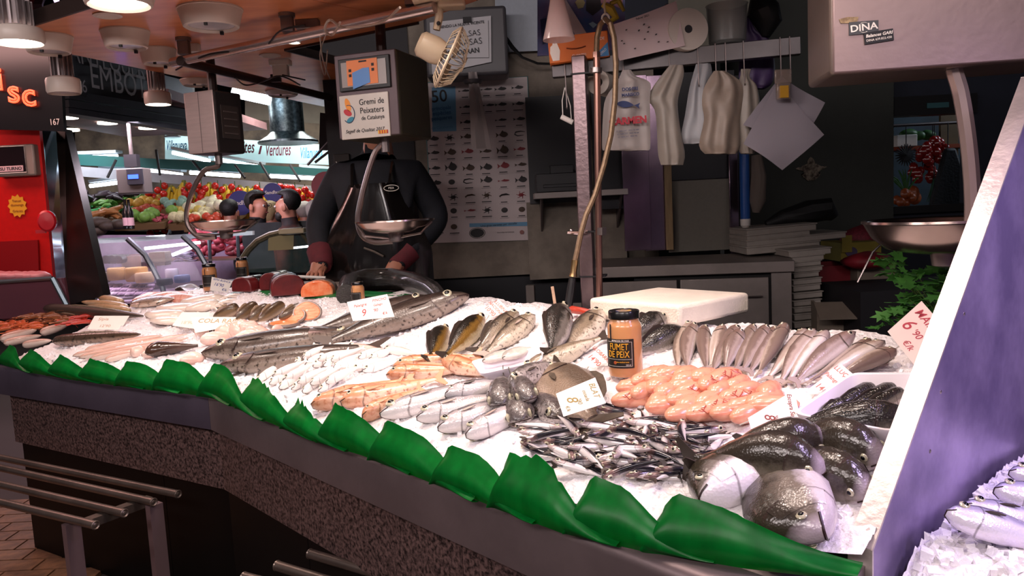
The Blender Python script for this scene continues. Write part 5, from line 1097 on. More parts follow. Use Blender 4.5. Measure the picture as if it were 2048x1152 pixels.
# ================================================================ hanging scales
panm=mat('scale pan steel','b09c94',.22,1,noise=.15,nscale=6,bump=.05,bscale=10)
def scale(y,box_c,dims,yaw,arm,pan_c,pan_r,label,face,side,hub=True,depthpan=.3,top=None,ar=.0125,sup=True):
    c=PY(*box_c,y); root=empty('hanging_scale',T(*c),label,'scale'); Mx=Rz(yaw); w,d,h=dims
    hb=ob('housing',MB().box((0,d*.5,0),(w,d,h)),side,root,Mx,bevel=.012,seg=3)
    fp=ob('front_panel',MB().box((0,-.004,0),(w*.985,.008,h*.985)),face,root,Mx,bevel=.004)
    pts=[PY(*p,y+.05)-c for p in arm]; Q=[]
    for i in range(len(pts)-1):
        p0,p1,p2,p3=pts[max(i-1,0)],pts[i],pts[i+1],pts[min(i+2,len(pts)-1)]
        for k in range(5):
            t=k/5; Q.append(.5*((2*p1)+(p2-p0)*t+(2*p0-5*p1+4*p2-p3)*t*t+(3*p1-p0-3*p2+p3)*t**3))
    Q.append(pts[-1]); s=y/3.3
    ob('arm',MB().tube(Q,.0075,8,None,1.0) if False else MB().tube(Q,[ar]*len(Q),8),mat('arm steel '+('pale' if ar>.015 else 'dark'),'c4aeaa' if ar>.015 else '8f7f7c',.3,.7 if ar>.015 else .9),root)
    st=Q[0]; ob('stem',MB().tube([st+V((0,0,.1)),st+V((0,0,-.0))],.011,10).tube([st+V((0,0,.02)),st+V((0,0,-.04))],.018,10),STEELD,root)
    pc=PY(*pan_c,y+.05)-c; r=pan_r
    dp=r*depthpan
    ob('pan',MB().lathe([(0,-dp),(r*.45,-dp),(r*.7,-dp*.86),(r*.87,-dp*.5),(r*.96,-.006),(r*.985,0),(r*1.03,0),(r*1.035,-.006),(r,-.009),(r*.9,-dp*.55),(r*.72,-dp*.92),(r*.45,-dp-.005),(0,-dp-.005)],40,T(*pc)@Ry(0)),panm,root,smooth=60)
    e=Q[-1]; 
    if sup: ob('pan_support',MB().tube([pc+V((-r*.97,-.02,-.015)),pc+V((-r*.75,-.06,-dp-.01)),e+V((0,0,.01)),pc+V((r*.7,-.06,-dp-.01)),pc+V((r*.97,-.02,-.015))],.005,8),STEEL,root)
    ob('hub',MB().lathe([(.03,.015),(.034,0),(.03,-.03),(.012,-.035)],14,T(*(pc+V((0,0,-dp-.01))))),STEELD,root)
    if top: ob('hanger',MB().tube([V((0,d*.5,h/2)),V((0,d*.5,top-c.z))],.022,10,Mx),mat('dark painted rod','3a2d2b',.4,.4),root)
    return root,fp,Mx
scf=mat('scale front grey','5a4a4e',.45,.3,noise=.1); scs=mat('scale side olive','4a4438',.45,.5,noise=.15,nscale=3)
mid,fp,Mx=scale(3.25,(735,190),(.285,.30,.345),-19,[(770,285),(752,302),(738,340),(722,400),(716,440),(724,470),(748,484),(785,482)],(790,440),.162,'hanging scale with orange display sticker and guild plate in the middle',scf,scs,top=2.3)
# display and guild plate on the middle scale
D=ob('display_frame',MB().box((0,-.012,.085),(.235,.012,.13)),BLACK,mid,Mx,bevel=.003); fr_=Mx@T(0,-.02,0)@FX
ob('display_cover',MB().box((0,-.019,.085),(.205,.004,.10)),mat('display grey','8a807c',.3),D)
ob('orange_sticker',MB().box((-.005,-.022,.09),(.14,.003,.10)),mat('orange sticker','d9742a',.4),D); ob('blue_sticker',MB().prism([(-.05,.025),(.03,.045),(.028,.115-.01),(.0,.105),(-.05,.09)],.003,FX@T(0,0,.022)),mat('blue sticker','3f78b8',.35),D)
for (x,z) in ((-.06,.10),(-.06,.08),(.045,.115),(.045,.095)): ob('key_print',MB().box((x,-.0245,z),(.011,.002,.011)),ink,D)
ob('key_print',MB().box((0,-.0245,.132),(.035,.002,.006)),ink,D)
pl_=ob('guild_plate',MB().box((-.012,-.012,-.085),(.225,.008,.178)),mat('guild plate','c2b9b0',.35,coat=.3),mid,Mx@Ry(0),bevel=.002)
tx=lambda x,z:T(x,-.0175,z)@FX
for s,x,z,sz,m in (('Gremi de',.025,-.03,.034,ink),('Peixaters',.025,-.064,.034,ink),('de Catalunya',.027,-.094,.023,ink)): text(s,sz,m,pl_,tx(x,z),sx=.88)
text('Segell de Qualitat 2017',.020,ink,pl_,tx(-.015,-.143),shear=.3,sx=.95)
def lobe(col,cx,cz,rx,rz,rot,nm): ob('guild_emblem',MB().lathe([(1,0),(1,.001),(0,.001)],18,FX@T(cx,cz,.0165)@Rz(rot)@MX.Diagonal((rx,rz,1,1))),mat(nm,col,.5),pl_)
lobe('e08a2a',-.085,-.035,.012,.028,15,'emblem orange'); lobe('b5242e',-.088,-.066,.02,.012,-30,'emblem red'); lobe('2f7f95',-.078,-.095,.018,.009,25,'emblem teal')
ob('guild_emblem',MB().tube([(-.083+.027*cos(i*.25-2.4),-.0175,-.072+.036*sin(i*.25-2.4)) for i in range(18)],.0018,5),mat('emblem navy','1d3a5a',.5),pl_)
for k in range(8): ob('flag_stripe',MB().box((.05+.0055*k,-.0175,-.155),(.0055,.002,.014)),mat('flag yellow','d9a520',.5) if k%2==0 else mat('flag red','b3201f',.5),pl_)
lsc,fp,Mx=scale(3.85,(403,245),(.185,.19,.30),-23,[(437,312),(436,332),(408,342),(386,380),(373,425),(378,455),(400,474),(432,474)],(450,440),.165,'hanging scale with bright steel housing at the left',mat('bright brushed steel','c9b4b0',.42,.45,noise=.12,nscale=5,stretch=(1,1,12)),mat('scale dark side','241f20',.5,noise=.2),top=2.3)
ob('keypad_print',MB().box((.094,.095,0),(.004,.12,.16)),mat('keypad dark','3a3230',.5),lsc,Mx)
for k in range(4): ob('keypad_print',MB().box((.097,.095,.05-.035*k),(.003,.09,.006)),mat('keypad grey','5a5250',.5),lsc,Mx)
ob('seam',MB().box((.0,-.009,0),(.002,.002,.29)),STEELD,lsc,Mx)
rsc,fp,Mx=scale(1.95,(1900,12),(.56,.24,.29),-8,[(1905,108),(1908,140),(1922,190),(1936,280),(1944,370),(1945,440),(1940,490),(1918,522)],(1890,437),.193,'large hanging steel scale at the right with black maker labels',mat('scale front steel','8a7674',.4,.6,noise=.12,nscale=3,bump=.05,bscale=50),mat('scale side steel','7a6c66',.4,.6,noise=.12),depthpan=.42,top=2.4,ar=.02,sup=False)
gl_=mat('label dark grey','2c2c30',.4)
def rp_(px,py,dy=0): q=Mx.inverted()@(PY(px,py,1.95)-rsc.location); return q
a=rp_(1732,52); ob('maker_label',MB().box((a.x,-.010,a.z),(.069,.003,.031),None),gl_,rsc,Mx@Ry(0)); text('DINA',.023,wpr,rsc,Mx@T(a.x,-.0122,a.z)@Ry(-4)@FX,sx=1.15,bold=.0004)
for s in(-1,1): ob('label_arc',MB().tube([(a.x+.012*cos(rad(50+10*k)),-.0125,a.z+s*(.003+.009*sin(rad(50+10*k)))) for k in range(9)],.0006,4),wpr,rsc,Mx)
a=rp_(1761,71); ob('maker_label',MB().box((a.x,-.0112,a.z),(.068,.003,.028),T(a.x,0,a.z)@Ry(-5)@T(-a.x,0,-a.z)),ink,rsc,Mx); text('Balances GARI',.0105,wpr,rsc,Mx@T(a.x,-.0132,a.z+.005)@Ry(-5)@FX,shear=.2,bold=.0002); text('DINA 639.822.430',.0078,wpr,rsc,Mx@T(a.x,-.0132,a.z-.006)@Ry(-5)@FX)
a=rp_(1704,36); ob('worn_patch',MB().prism([(-.02,-.006),(.018,-.008),(.022,.006),(-.004,.008),(-.024,.004)],.0015,FX),mat('worn paint','6a5440',.8,col2='a08a6a',nscale=60),rsc,Mx@T(a.x,-.0092,a.z))
# ================================================================ fan
fan=empty('wall_fan',T(*PY(877,10,3.0)),'cream clip fan hanging from the canopy, tilted to the right','fan'); f0=fan.location.copy(); crm=mat('cream plastic','c9b59a',.4,coat=.2)
def fpt(px,py,y=3.0): return PY(px,py,y)-f0
ob('mount',MB().box((0,0,.02),(.19,.12,.03)).box((.05,0,.0),(.1,.08,.03)),crm,fan,bevel=.008)
ob('arm',MB().tube([fpt(877,8),fpt(878,35),fpt(873,60)],[.017,.016,.014],8),crm,fan); ob('knob',MB().ball(fpt(878,49)+V((0,-.02,0)),(.008,.006,.008)),ink,fan)
ax=(fpt(910,118)-fpt(850,82)).normalized()+V((0,-.22,0)); cen=fpt(884,108); Mf=frame(cen,V((0,1,.3)),ax)
ob('motor',MB().lathe([(.0,-.10),(.035,-.098),(.048,-.085),(.052,-.03),(.045,.0),(.02,.01)],22),crm,fan,Mf); ob('motor_label',MB().box((.049,0,-.06),(.008,.03,.03)),mat('foil label','a8a0b8',.3,.6),fan,Mf)
g=MB(); rC=.118
for k in range(34):
    a=2*PI*k/34; g.tube([(.03*cos(a),.03*sin(a),.0),(.09*cos(a),.09*sin(a),.004),(rC*cos(a),rC*sin(a),.022),(rC*.98*cos(a+.06),rC*.98*sin(a+.06),.04),(.085*cos(a+.1),.085*sin(a+.1),.075),(.03*cos(a+.14),.03*sin(a+.14),.088)],.0016,4)
ob('guard',g,crm,fan,Mf,kind='stuff')
ob('guard_rim',MB().tube([(rC*cos(i*.19635),rC*sin(i*.19635),.028) for i in range(33)],.006,6),crm,fan,Mf); ob('front_badge',MB().lathe([(.032,.086),(.028,.094),(0,.095)],16),crm,fan,Mf)
for k in range(3): ob('blade',MB().grid(5,4,lambda u,v:((.02+.085*u)*cos(k*2.094+(v-.5)*1.1),(.02+.085*u)*sin(k*2.094+(v-.5)*1.1),.04+.02*(v-.5)),.002),mat('fan blade','8a7660',.4),fan,Mf)
ob('switch_box',MB().box((0,0,0),(.05,.03,.05)),crm,fan,T(*fpt(930,70)),bevel=.004) if False else None
# ================================================================ post, rail and things on it
rl=PY(1105,140,3.05); rr=PY(1600,92,2.87); rd=(rr-rl); RLn=rd.length
Mr=frame(rl,rd,(0,0,1))
rail=empty('hook_rail',Mr,'long steel rail with wire hooks holding bags','rail'); ob('bar',MB().box((RLn/2,0,0),(RLn,.04,.062)),mat('rail steel','4f4b4c',.35,.75,noise=.25,nscale=6),rail,bevel=.002)
def onrail(px): 
    r=ray(px,110); # intersect vertical plane of rail
    n=V((rd.y,-rd.x,0)); t=(rl-EYE).dot(n)/r.dot(n); p=EYE+r*t; return (p-rl).dot(rd)/RLn
for px,l in ((1130,.10),(1169,.02),(1246,.10),(1338,.07),(1395,.06),(1430,.06),(1450,.07),(1486,.07),(1559,.10),(1578,.05)):
    s=onrail(px); ob('hook',MB().tube([(s,-.022,.034),(s,-.026,.0),(s,-.026,-.04-l),(s,-.03,-.055-l),(s,-.042,-.05-l)],.0022,5),STEELD,rail)
post=empty('steel_post',T(*PY(1178,600,2.95)),'square stainless post standing behind the sea basses','post'); p0=post.location.copy()
pt=PY(1172,140,2.95)-p0
ob('tube',MB().box((0,0,pt.z/2),(.052,.06,pt.z+.1)),mat('post steel','8a7678',.33,.85,noise=.25,nscale=4,bump=.1),post,Rz(-14),bevel=.004)
for py in(149,463,552):
    z=PY(1172,py,2.95).z-p0.z; ob('cable_tie',MB().box((.02,0,z),(.10,.068,.006),Rz(-14)),ink,post)
zz=PY(1160,463,2.95).z-p0.z; ob('tap',MB().tube([(-.075,-.04,zz),(-.04,-.04,zz-.004),(0,-.04,zz)],[.006,.009,.006],8).ball((-.06,-.04,zz+.006),.008),mat('chrome','c4b4b4',.15,1),post)
pipe=empty('spray_pipe',T(*PY(1197,590,2.86)),'upright copper toned water pipe with flexible spray hose','pipe'); q0=pipe.location.copy()
def qp(px,py,y=2.86): return PY(px,py,y)-q0
cop=mat('coppery steel','9a7468',.3,.9)
ob('riser',MB().tube([qp(1199,595),qp(1194,150),qp(1193,108)],.0125,10),cop,pipe); ob('fitting',MB().tube([qp(1192,146),qp(1192,136)],.022,12),STEEL,pipe); ob('fitting',MB().tube([qp(1193,115),qp(1193,104)],.015,6),cop,pipe); ob('fitting',MB().tube([qp(1203,470),qp(1203,455)],.02,6),STEEL,pipe)
hs=[(1193,106),(1194,75),(1200,50),(1211,38),(1221,48),(1228,75),(1232,130),(1230,200),(1222,270),(1208,330),(1190,390),(1172,430),(1162,465),(1155,500),(1150,522)]
ob('hose',MB().tube([qp(*p,2.80 if i>3 else 2.86) for i,p in enumerate(hs)],.010,8),mat('hose braid','8a7258',.4,.5,noise=.2,nscale=80),pipe)
ob('nozzle',MB().tube([qp(1150,520,2.8),qp(1147,545,2.8),qp(1146,553,2.8)],[.013,.012,.015],10),mat('brass','b09468',.3,1),pipe); ob('grip',MB().tube([qp(1145,556,2.8),qp(1142,580,2.8),qp(1137,612,2.8)],[.013,.016,.015],10),mat('black rubber','121113',.5,noise=.3,nscale=30),pipe)
ob('hook_ring',MB().tube([qp(1211+7*cos(k*.6),36+8*sin(k*.6)) for k in range(12)],.004,6),WHITEP,pipe)
ob('hose_string',MB().tube([qp(1211,30),qp(1208,10),qp(1214,-20)],.004,5),mat('string','b8a890',.8),pipe)
# picture board behind, glove box, cone
pb=[PY(x,y,3.3) for x,y in ((1075,112),(1250,98),(1250,-30),(1075,-30))]
brd=ob('picture_board',MB().add([p-pb[0] for p in pb]+[p-pb[0]+V((0,.01,0)) for p in pb],[(0,1,2,3),(0,4,5,1),(1,5,6,2),(7,6,5,4)]),mat('board blue','2c5a96',.5,col2='7a5a78',nscale=3),None,T(*pb[0]),'colourful blue and pink picture board behind the orange glove box','picture board',smooth=0)
def onp(pts,col,nm,dy=.004):
    v=[PY(x,y,3.3)-pb[0]-V((0,dy,0)) for x,y in pts]; ob('printed_shape',MB().add(v,[tuple(range(len(v)))]),mat(nm,col,.6),brd,smooth=0)
onp([(1132,0),(1175,70),(1150,70),(1118,10)],'c9b8bc','board white'); onp([(1178,-30),(1245,-30),(1245,20),(1215,5),(1190,10)],'b07a88','board pink',.005); onp([(1150,5),(1156,-2),(1165,-2),(1170,6),(1166,16),(1156,18)],'b5a878','board cream',.006); onp([(1172,0),(1200,-5),(1203,18),(1185,32),(1172,22)],'2a2026','board dark',.007); onp([(1177,48),(1185,44),(1194,50),(1186,57)],'9fc0d8','board pale blue',.006); onp([(1080,40),(1100,35),(1105,80),(1085,90)],'1a2a50','board navy',.005)
ob('toy_cluster',MB().tube([(0,0,0),(.03,0,-.02),(.05,.01,-.05),(.02,0,-.07)],[.01,.018,.014,.008],8).tube([(.03,0,0),(.06,0,.01),(.08,0,-.03)],[.008,.012,.006],8),mat('yellow toy','c0a83a',.5),None,T(*PY(1205,8,3.0)),'small yellow trinkets dangling above the spray hose','trinket')
gm=mat('orange glove box','cf6a24',.5)
gb=empty('glove_box',T(*PY(1157,94,2.98))@Rz(-6)@Ry(-3),'orange box of disposable gloves with white hand print on the rail','box')
ob('carton',MB().box((0,.04,0),(.225,.08,.095)),gm,gb,bevel=.003); ob('hand_print',MB().prism([(-.10,-.04),(-.075,-.04),(-.07,-.005),(-.078,.02),(-.082,.035),(-.088,.02),(-.092,.036),(-.097,.018),(-.105,.012),(-.108,-.01)],.001,FX@T(.0,0,.0008)),wpr,gb); ob('slot',MB().tube([(-.045+.018*k,-.001,-.005+.004*(k-2)**2*.35) for k in range(5)],.0025,4),mat('slot dark','7a3410',.7),gb); ob('blue_flash',MB().prism([(.05,-.045),(.11,-.045),(.11,.005)],.001,FX@T(0,0,.0008)),mat('blue flash','2f78b0',.5),gb)
text('GUANTES',.012,wpr,gb,T(0,-.0012,-.03)@FX); text('NITRILO',.013,wpr,gb,T(.088,-.002,-.03)@Ry(-40)@FX,sx=.7); text('DE',.015,wpr,gb,T(.09,-.002,.02)@FX)
cn=PY(1118,80,2.75); ob('plastic_cone',MB().lathe([(.056,0),(.054,.01),(.046,.04),(.032,.10),(.02,.16),(.014,.2)],24,None,False),mat('clear pink plastic','cdb6b4',.2,alpha=.75,coat=.5),None,T(*cn),'translucent pinkish plastic cone hanging in front of the picture board','cone')
# rolled paper and roll
ps=empty('paper_pad',T(*PY(1297,68,2.9))@Rz(-5)@Ry(-9),'folded printed paper leaning on the rail beside the roll','paper')
ob('sheet',MB().grid(8,4,lambda u,v:((u-.5)*.24+.02*v*(1-u)*-1,.02*sin(u*2.6)*v,(v-.5)*.14+.035*(u-.3)*v),.002),mat('printed paper','b5a4a6',.8),ps); ob('back_leaf',MB().grid(4,4,lambda u,v:(.10+.03*u-.045*(v-.6),.02+.02*u,(v-.5)*.15+.02),.002),mat('paper shade','6a5a5c',.8),ps)
text('Febrer 2021',.010,ink,ps,T(-.01,-.006,.062)@Ry(-4)@FX,bold=.0002)
rs=random.Random(9)
for k in range(12): ob('print_mark',MB().box((rs.uniform(-.1,.08),.004,rs.uniform(-.05,.045)),(.006,.022,.0012)),ink,ps)
ob('paper_roll',MB().lathe([(.014,0),(.075,0),(.075,.16),(.014,.16),(.014,0)],30,Rx(-90)@Rz(0),False),mat('paper white','b8b0a8',.9),None,T(*PY(1377,58,2.9))@Rz(8),'large white paper roll standing on the rail, core facing out','paper roll')
o_=COL.objects['paper_roll']; ob('core_hole',MB().lathe([(.0145,-.001),(.0145,.002),(0,.002)],16,Rx(-90)),ink,o_)
ob('small_roll',MB().lathe([(.018,0),(.045,0),(.045,.11),(.018,.11),(.018,0)],24,Ry(90)@Rx(0),False),mat('paper white','b8b0a8',.9),None,T(*PY(1196,165,2.98))@Rz(60),'white paper roll hanging behind the post under the rail','paper roll')
tb=PY(1455,90,2.98); ob('clear_tub',MB().lathe([(.06,0),(.068,.01),(.075,.14),(.078,.145),(.072,.145),(.066,.012),(0,.006)],24),mat('frosted tub','8a8a88',.25,alpha=.5),None,T(*tb),'translucent plastic tub on the rail','tub')
ob('dark_bag',MB().tube([(0,0,.08),(.02,0,.0),(.04,0,-.05),(.03,0,-.1)],[.02,.06,.05,.015],10),mat('black bag','0a0a0c',.6),None,T(*PY(1515,20,3.0)),'black bag hanging at the top behind the purple bag','bag')
# bags
def bag(name,rows,y,m,label,puff=.03,grp='plastic bags on the rail',seed=0,nf=4,cat='bag'):
    P=[(PY(a,yy,y),PY(b,yy,y)) for a,b,yy in rows]; o=(P[0][0]+P[0][1])/2; rs=random.Random(seed); ph=[rs.uniform(0,6) for _ in range(4)]; n=len(P)-1
    def row(v):
        i=min(int(v*n),n-1); f=v*n-i; out=[]
        for k in(0,1):
            p0,p1,p2,p3=P[max(i-1,0)][k],P[i][k],P[i+1][k],P[min(i+2,n)][k]; out.append(.5*((2*p1)+(p2-p0)*f+(2*p0-5*p1+4*p2-p3)*f*f+(3*p1-p0-3*p2+p3)*f**3))
        return out
    def mk(s):
        def fn(u,v):
            a,b=row(v); p=a.lerp(b,u); w=(b-a).length; f=sin(u*PI*nf+ph[0]+v*3)*.05*w+sin(u*17+ph[1]-v*6)*.018*w+sin(v*23+u*9+ph[2])*.012*w
            return p-o+V((0,s*puff*sin(PI*u)**.6*min(1,.15+v*1.3)*(1 if v<.92 else .75)+f*sin(PI*u)**.5,0))
        return fn
    b=MB(); b.grid(20,18,mk(-1)); k=len(b.v); b.grid(20,18,mk(1))
    return ob(name,b,m,None,T(*o),label,cat,grp,smooth=60)
wb=mat('white plastic bag','8f877e',.45,alpha=1,noise=.08,nscale=20); wb2=mat('bluish plastic bag','8f9094',.4,noise=.06); cr_=mat('creamy plastic bag','8c7e72',.45,noise=.12,nscale=20)
b1=bag('carrier_bag',[(1245,1262,140),(1240,1272,152),(1233,1300,165),(1212,1300,195),(1206,1300,230),(1204,1301,290),(1206,1298,301)],2.9,mat('white printed bag','a39b98',.45,noise=.06),'white carrier bag with red and blue print hanging on the rail',.02,seed=1,nf=2)
bo_=b1.location.copy()
def bt(px,py,s,sz,m,sx=1.,rot=0,b=0.): q=PY(px,py,2.9)-bo_; q.y-=.035; text(s,sz,m,b1,T(*q)@Ry(-2)@FX,sx=sx,bold=b)
bpr=mat('bag blue print','22305f',.6); rpr=mat('bag red print','a82838',.6)
bt(1257,181,'DOS·FRI',.016,bpr,b=.0006); bt(1258,192,'MARISCO',.015,bpr,b=.0006); bt(1253,244,'CARMEN',.034,rpr,1.0,b=.0016)
for k in range(3): bt(1253,263+6*k,'C/ MERCAT · PEIX 93 449 32 14'[:24-2*k],.0075,bpr)
q=PY(1255,212,2.9)-bo_; ob('fish_logo',MB().prism([(x*.085,y*.085) for x,y in fishout(.17)],.001,FX@Rz(-8)@T(-.045,0,.034)),bpr,b1,T(*q))
bag('carrier_bag',[(1340,1366,130),(1325,1368,148),(1302,1360,180),(1296,1356,200),(1310,1356,222),(1314,1362,265),(1316,1370,308),(1322,1366,330)],2.92,wb,'creased white bag hanging second on the rail, knotted tail',.03,seed=2)
bag('carrier_bag',[(1395,1418,118),(1388,1424,142),(1378,1420,180),(1370,1424,230),(1362,1438,272),(1368,1425,288)],2.93,wb2,'upright white bag in the middle of the rail with folded strap',.03,seed=3)
bag('carrier_bag',[(1428,1450,142),(1416,1478,160),(1406,1486,182),(1404,1484,210),(1408,1480,240),(1398,1480,290),(1410,1472,308)],2.88,cr_,'cream crumpled bag hanging right of the middle of the rail',.035,seed=4)
bag('carrier_bag',[(1482,1502,138),(1480,1500,155),(1470,1515,175),(1465,1520,230),(1478,1510,300),(1485,1505,306)],2.9,wb,'white bag partly behind the paper sheets',.03,seed=5)
bag('purple_bag',[(1494,1500,28),(1488,1512,60),(1484,1540,80),(1478,1550,130),(1480,1545,165),(1500,1530,178)],3.02,mat('purple bag','4a3560',.5,noise=.2),'purple plastic bag hanging behind the rail end',.03,None,6)
# paper sheets
psh=mat('greaseproof paper','857f88',.7)
for i,(pts,yy,lab) in enumerate([([(1562,152),(1648,206),(1600,292),(1486,250)],2.84,'large square of wrapping paper hung by a corner, behind'),([(1558,160),(1646,270),(1566,340),(1487,288)],2.82,'large square of wrapping paper hung by a corner, in front')]):
    v=[PY(x,y,yy) for x,y in pts]; c=sum(v,V((0,0,0)))/4
    ob('paper_sheet',MB().grid(8,8,lambda u,w:v[0].lerp(v[1],u).lerp(v[3].lerp(v[2],u),w)-c+V((0,.012*sin(u*4+w*3),0)),.001),psh,None,T(*c),lab,'paper sheet','wrapping paper sheets')
tr_=PY(1566,182,2.80); ob('tape_pouch',MB().box((0,0,0),(.048,.02,.06)).box((0,-.002,.05),(.06,.012,.05)),mat('clear pouch','8a7a72',.2,alpha=.5,coat=.5),None,T(*tr_),'clear pouch with yellow tape hanging over the paper sheets','pouch',bevel=.004); ob('yellow_tape',MB().box((0,-.003,-.004),(.03,.022,.042)),mat('amber tape','b0842a',.3,coat=.5),COL.objects['tape_pouch'])
wh=empty('wire_handle',T(*PY(1130,185,3.02)),'white plastic grip hanging on a wire from the rail','handle'); 
ob('wire',MB().tube([(0,0,.02),(-.012,0,-.03),(-.012,0,-.10)],.002,5).tube([(0,0,.02),(.018,0,-.05),(.02,0,-.10)],.002,5),WHITEP,wh); ob('grip',MB().tube([(-.018,0,-.09),(.025,-.01,-.115)],.010,10),WHITEP,wh)
# ================================================================ people
skin_m=mat('skin','a8705a',.5,sss=.0,noise=.08,nscale=30)
def person(M,J,E_,regions,mats,label,group=None,sub=2):
    """J: joint name -> (pos, radius x, radius y); E_: edges; regions: joint -> material index"""
    names=list(J); ix={n:i for i,n in enumerate(names)}
    me=bpy.data.meshes.new('body'); me.from_pydata([J[n][0] for n in names],[(ix[a],ix[b]) for a,b in E_],[])
    o=bpy.data.objects.new('tmp',me); COL.objects.link(o)
    o.modifiers.new('skin','SKIN'); s=me.skin_vertices[0].data
    for n in names: s[ix[n]].radius=(J[n][1],J[n][2]); s[ix[n]].use_root=(n=='pelvis')
    q=o.modifiers.new('sub','SUBSURF'); q.levels=sub; q.render_levels=sub
    dg=bpy.context.evaluated_depsgraph_get(); dg.update(); nm=bpy.data.meshes.new_from_object(o.evaluated_get(dg)); bpy.data.objects.remove(o)
    nm.materials.clear()
    for m in mats: nm.materials.append(m)
    pts=[V(J[n][0]) for n in names]; seg=[(ix[a],ix[b]) for a,b in E_]
    for p in nm.polygons:
        c=p.center; best=None
        for a,b in seg:
            A,B_=pts[a],pts[b]; d=B_-A; t=max(0,min(1,(c-A).dot(d)/max(1e-9,d.dot(d)))); dd_=(c-(A+d*t)).length-(J[names[a]][1]*(1-t)+J[names[b]][1]*t)
            if best is None or dd_<best[0]: best=(dd_,names[b] if t>.5 else names[a])
        p.material_index=regions.get(best[1],0); p.use_smooth=True
    nm.name='person'
    b=bpy.data.objects.new('person',nm); COL.objects.link(b); b.matrix_local=M; tag(b,label,'person',group); return b
def body(s=1.0,arms=None,lean=0):
    """standing skeleton, facing -y, feet at z 0"""
    J={'pelvis':((0,0,.98),.17,.13),'waist':((0,0-lean*.3,1.12),.165,.125),'chest':((0,-lean*.8,1.32),.19,.14),'neckb':((0,.01-lean,1.48),.10,.09),'neck':((0,0-lean,1.55),.062,.065),'head':((0,-.02-lean,1.66),.085,.10),'crown':((0,-.01-lean,1.75),.075,.085),'nose':((0,-.115-lean,1.645),.016,.016),
    'hipL':((-.10,0,.90),.11,.11),'kneeL':((-.11,-.01,.50),.075,.075),'ankL':((-.11,.02,.10),.05,.05),'toeL':((-.12,-.14,.04),.045,.035),'hipR':((.10,0,.90),.11,.11),'kneeR':((.11,-.01,.50),.075,.075),'ankR':((.11,.02,.10),.05,.05),'toeR':((.12,-.14,.04),.045,.035),
    'shL':((-.19,.0-lean,1.43),.085,.085),'elL':((-.26,.03,1.14),.06,.06),'wrL':((-.24,-.1,.92),.04,.04),'haL':((-.235,-.14,.84),.042,.025),'shR':((.19,.0-lean,1.43),.085,.085),'elR':((.26,.03,1.14),.06,.06),'wrR':((.24,-.1,.92),.04,.04),'haR':((.235,-.14,.84),.042,.025)}
    if arms:
        for k,v in arms.items(): J[k]=(v,J[k][1],J[k][2])
    E_=[('pelvis','waist'),('waist','chest'),('chest','neckb'),('neckb','neck'),('neck','head'),('head','crown'),('head','nose'),('pelvis','hipL'),('hipL','kneeL'),('kneeL','ankL'),('ankL','toeL'),('pelvis','hipR'),('hipR','kneeR'),('kneeR','ankR'),('ankR','toeR'),('chest','shL'),('shL','elL'),('elL','wrL'),('wrL','haL'),('chest','shR'),('shR','elR'),('elR','wrR'),('wrR','haR')]
    if s!=1: J={k:((v[0][0]*s,v[0][1]*s,v[0][2]*s),v[1]*s,v[2]*s) for k,v in J.items()}
    return J,E_
def face_parts(b,s=1,lean=0,hair=None,long=0,beard=None,glasses=0,z=0):
    hx=V((0,-.02-lean,1.66))*s
    for sx in(-1,1):
        e=ob('eye',MB().ball((0,0,0),.011*s,8,6),mat('eye white','cfc8c0',.3),b,T(sx*.033*s,hx.y-.083*s,hx.z+.008*s)); ob('iris',MB().ball((0,-.008*s,0),.006*s,6,5),ink,e)
        ob('ear',MB().ball((0,0,0),(.012*s,.022*s,.034*s),8,6),skin_m,b,T(sx*.088*s,hx.y+.012*s,hx.z-.005*s))
    ob('mouth',MB().ball((0,0,0),(.024*s,.008*s,.006*s),8,5),mat('lips','8a4a44',.4),b,T(0,hx.y-.088*s,hx.z-.055*s))
    if hair:
        h=MB().ball((0,0,0),(.098*s,.112*s,.10*s),18,10); h.v=[(x*(1+.03*sin(40*z+9*x)),y,z if z>-.02*s or y>0.01*s else -.02*s) for x,y,z in h.v]
        h.v=[(x,y if not(y<-.02*s and z<.035*s) else y*.35+.03*s,z if long==0 else (z*(1.5 if z<0 and y>0 else 1))) for x,y,z in h.v]
        ob('hair',h,hair,b,T(0,hx.y+.018*s,hx.z+.055*s),smooth=80)
    if beard: ob('beard',MB().ball((0,0,0),(.062*s,.05*s,.05*s),12,8),beard,b,T(0,hx.y-.05*s,hx.z-.075*s))
    if glasses:
        ob('glasses',MB().tube([(sx_*.033*s+.022*s*cos(k*.7),hx.y-.1*s,hx.z+.008*s+.018*s*sin(k*.7)) for sx_ in(-1,) for k in range(10)],.002*s,5).tube([(.033*s+.022*s*cos(k*.7),hx.y-.1*s,hx.z+.008*s+.018*s*sin(k*.7)) for k in range(10)],.002*s,5).tube([(-.012*s,hx.y-.1*s,hx.z+.01*s),(.012*s,hx.y-.1*s,hx.z+.01*s)],.002*s,5),ink,b)
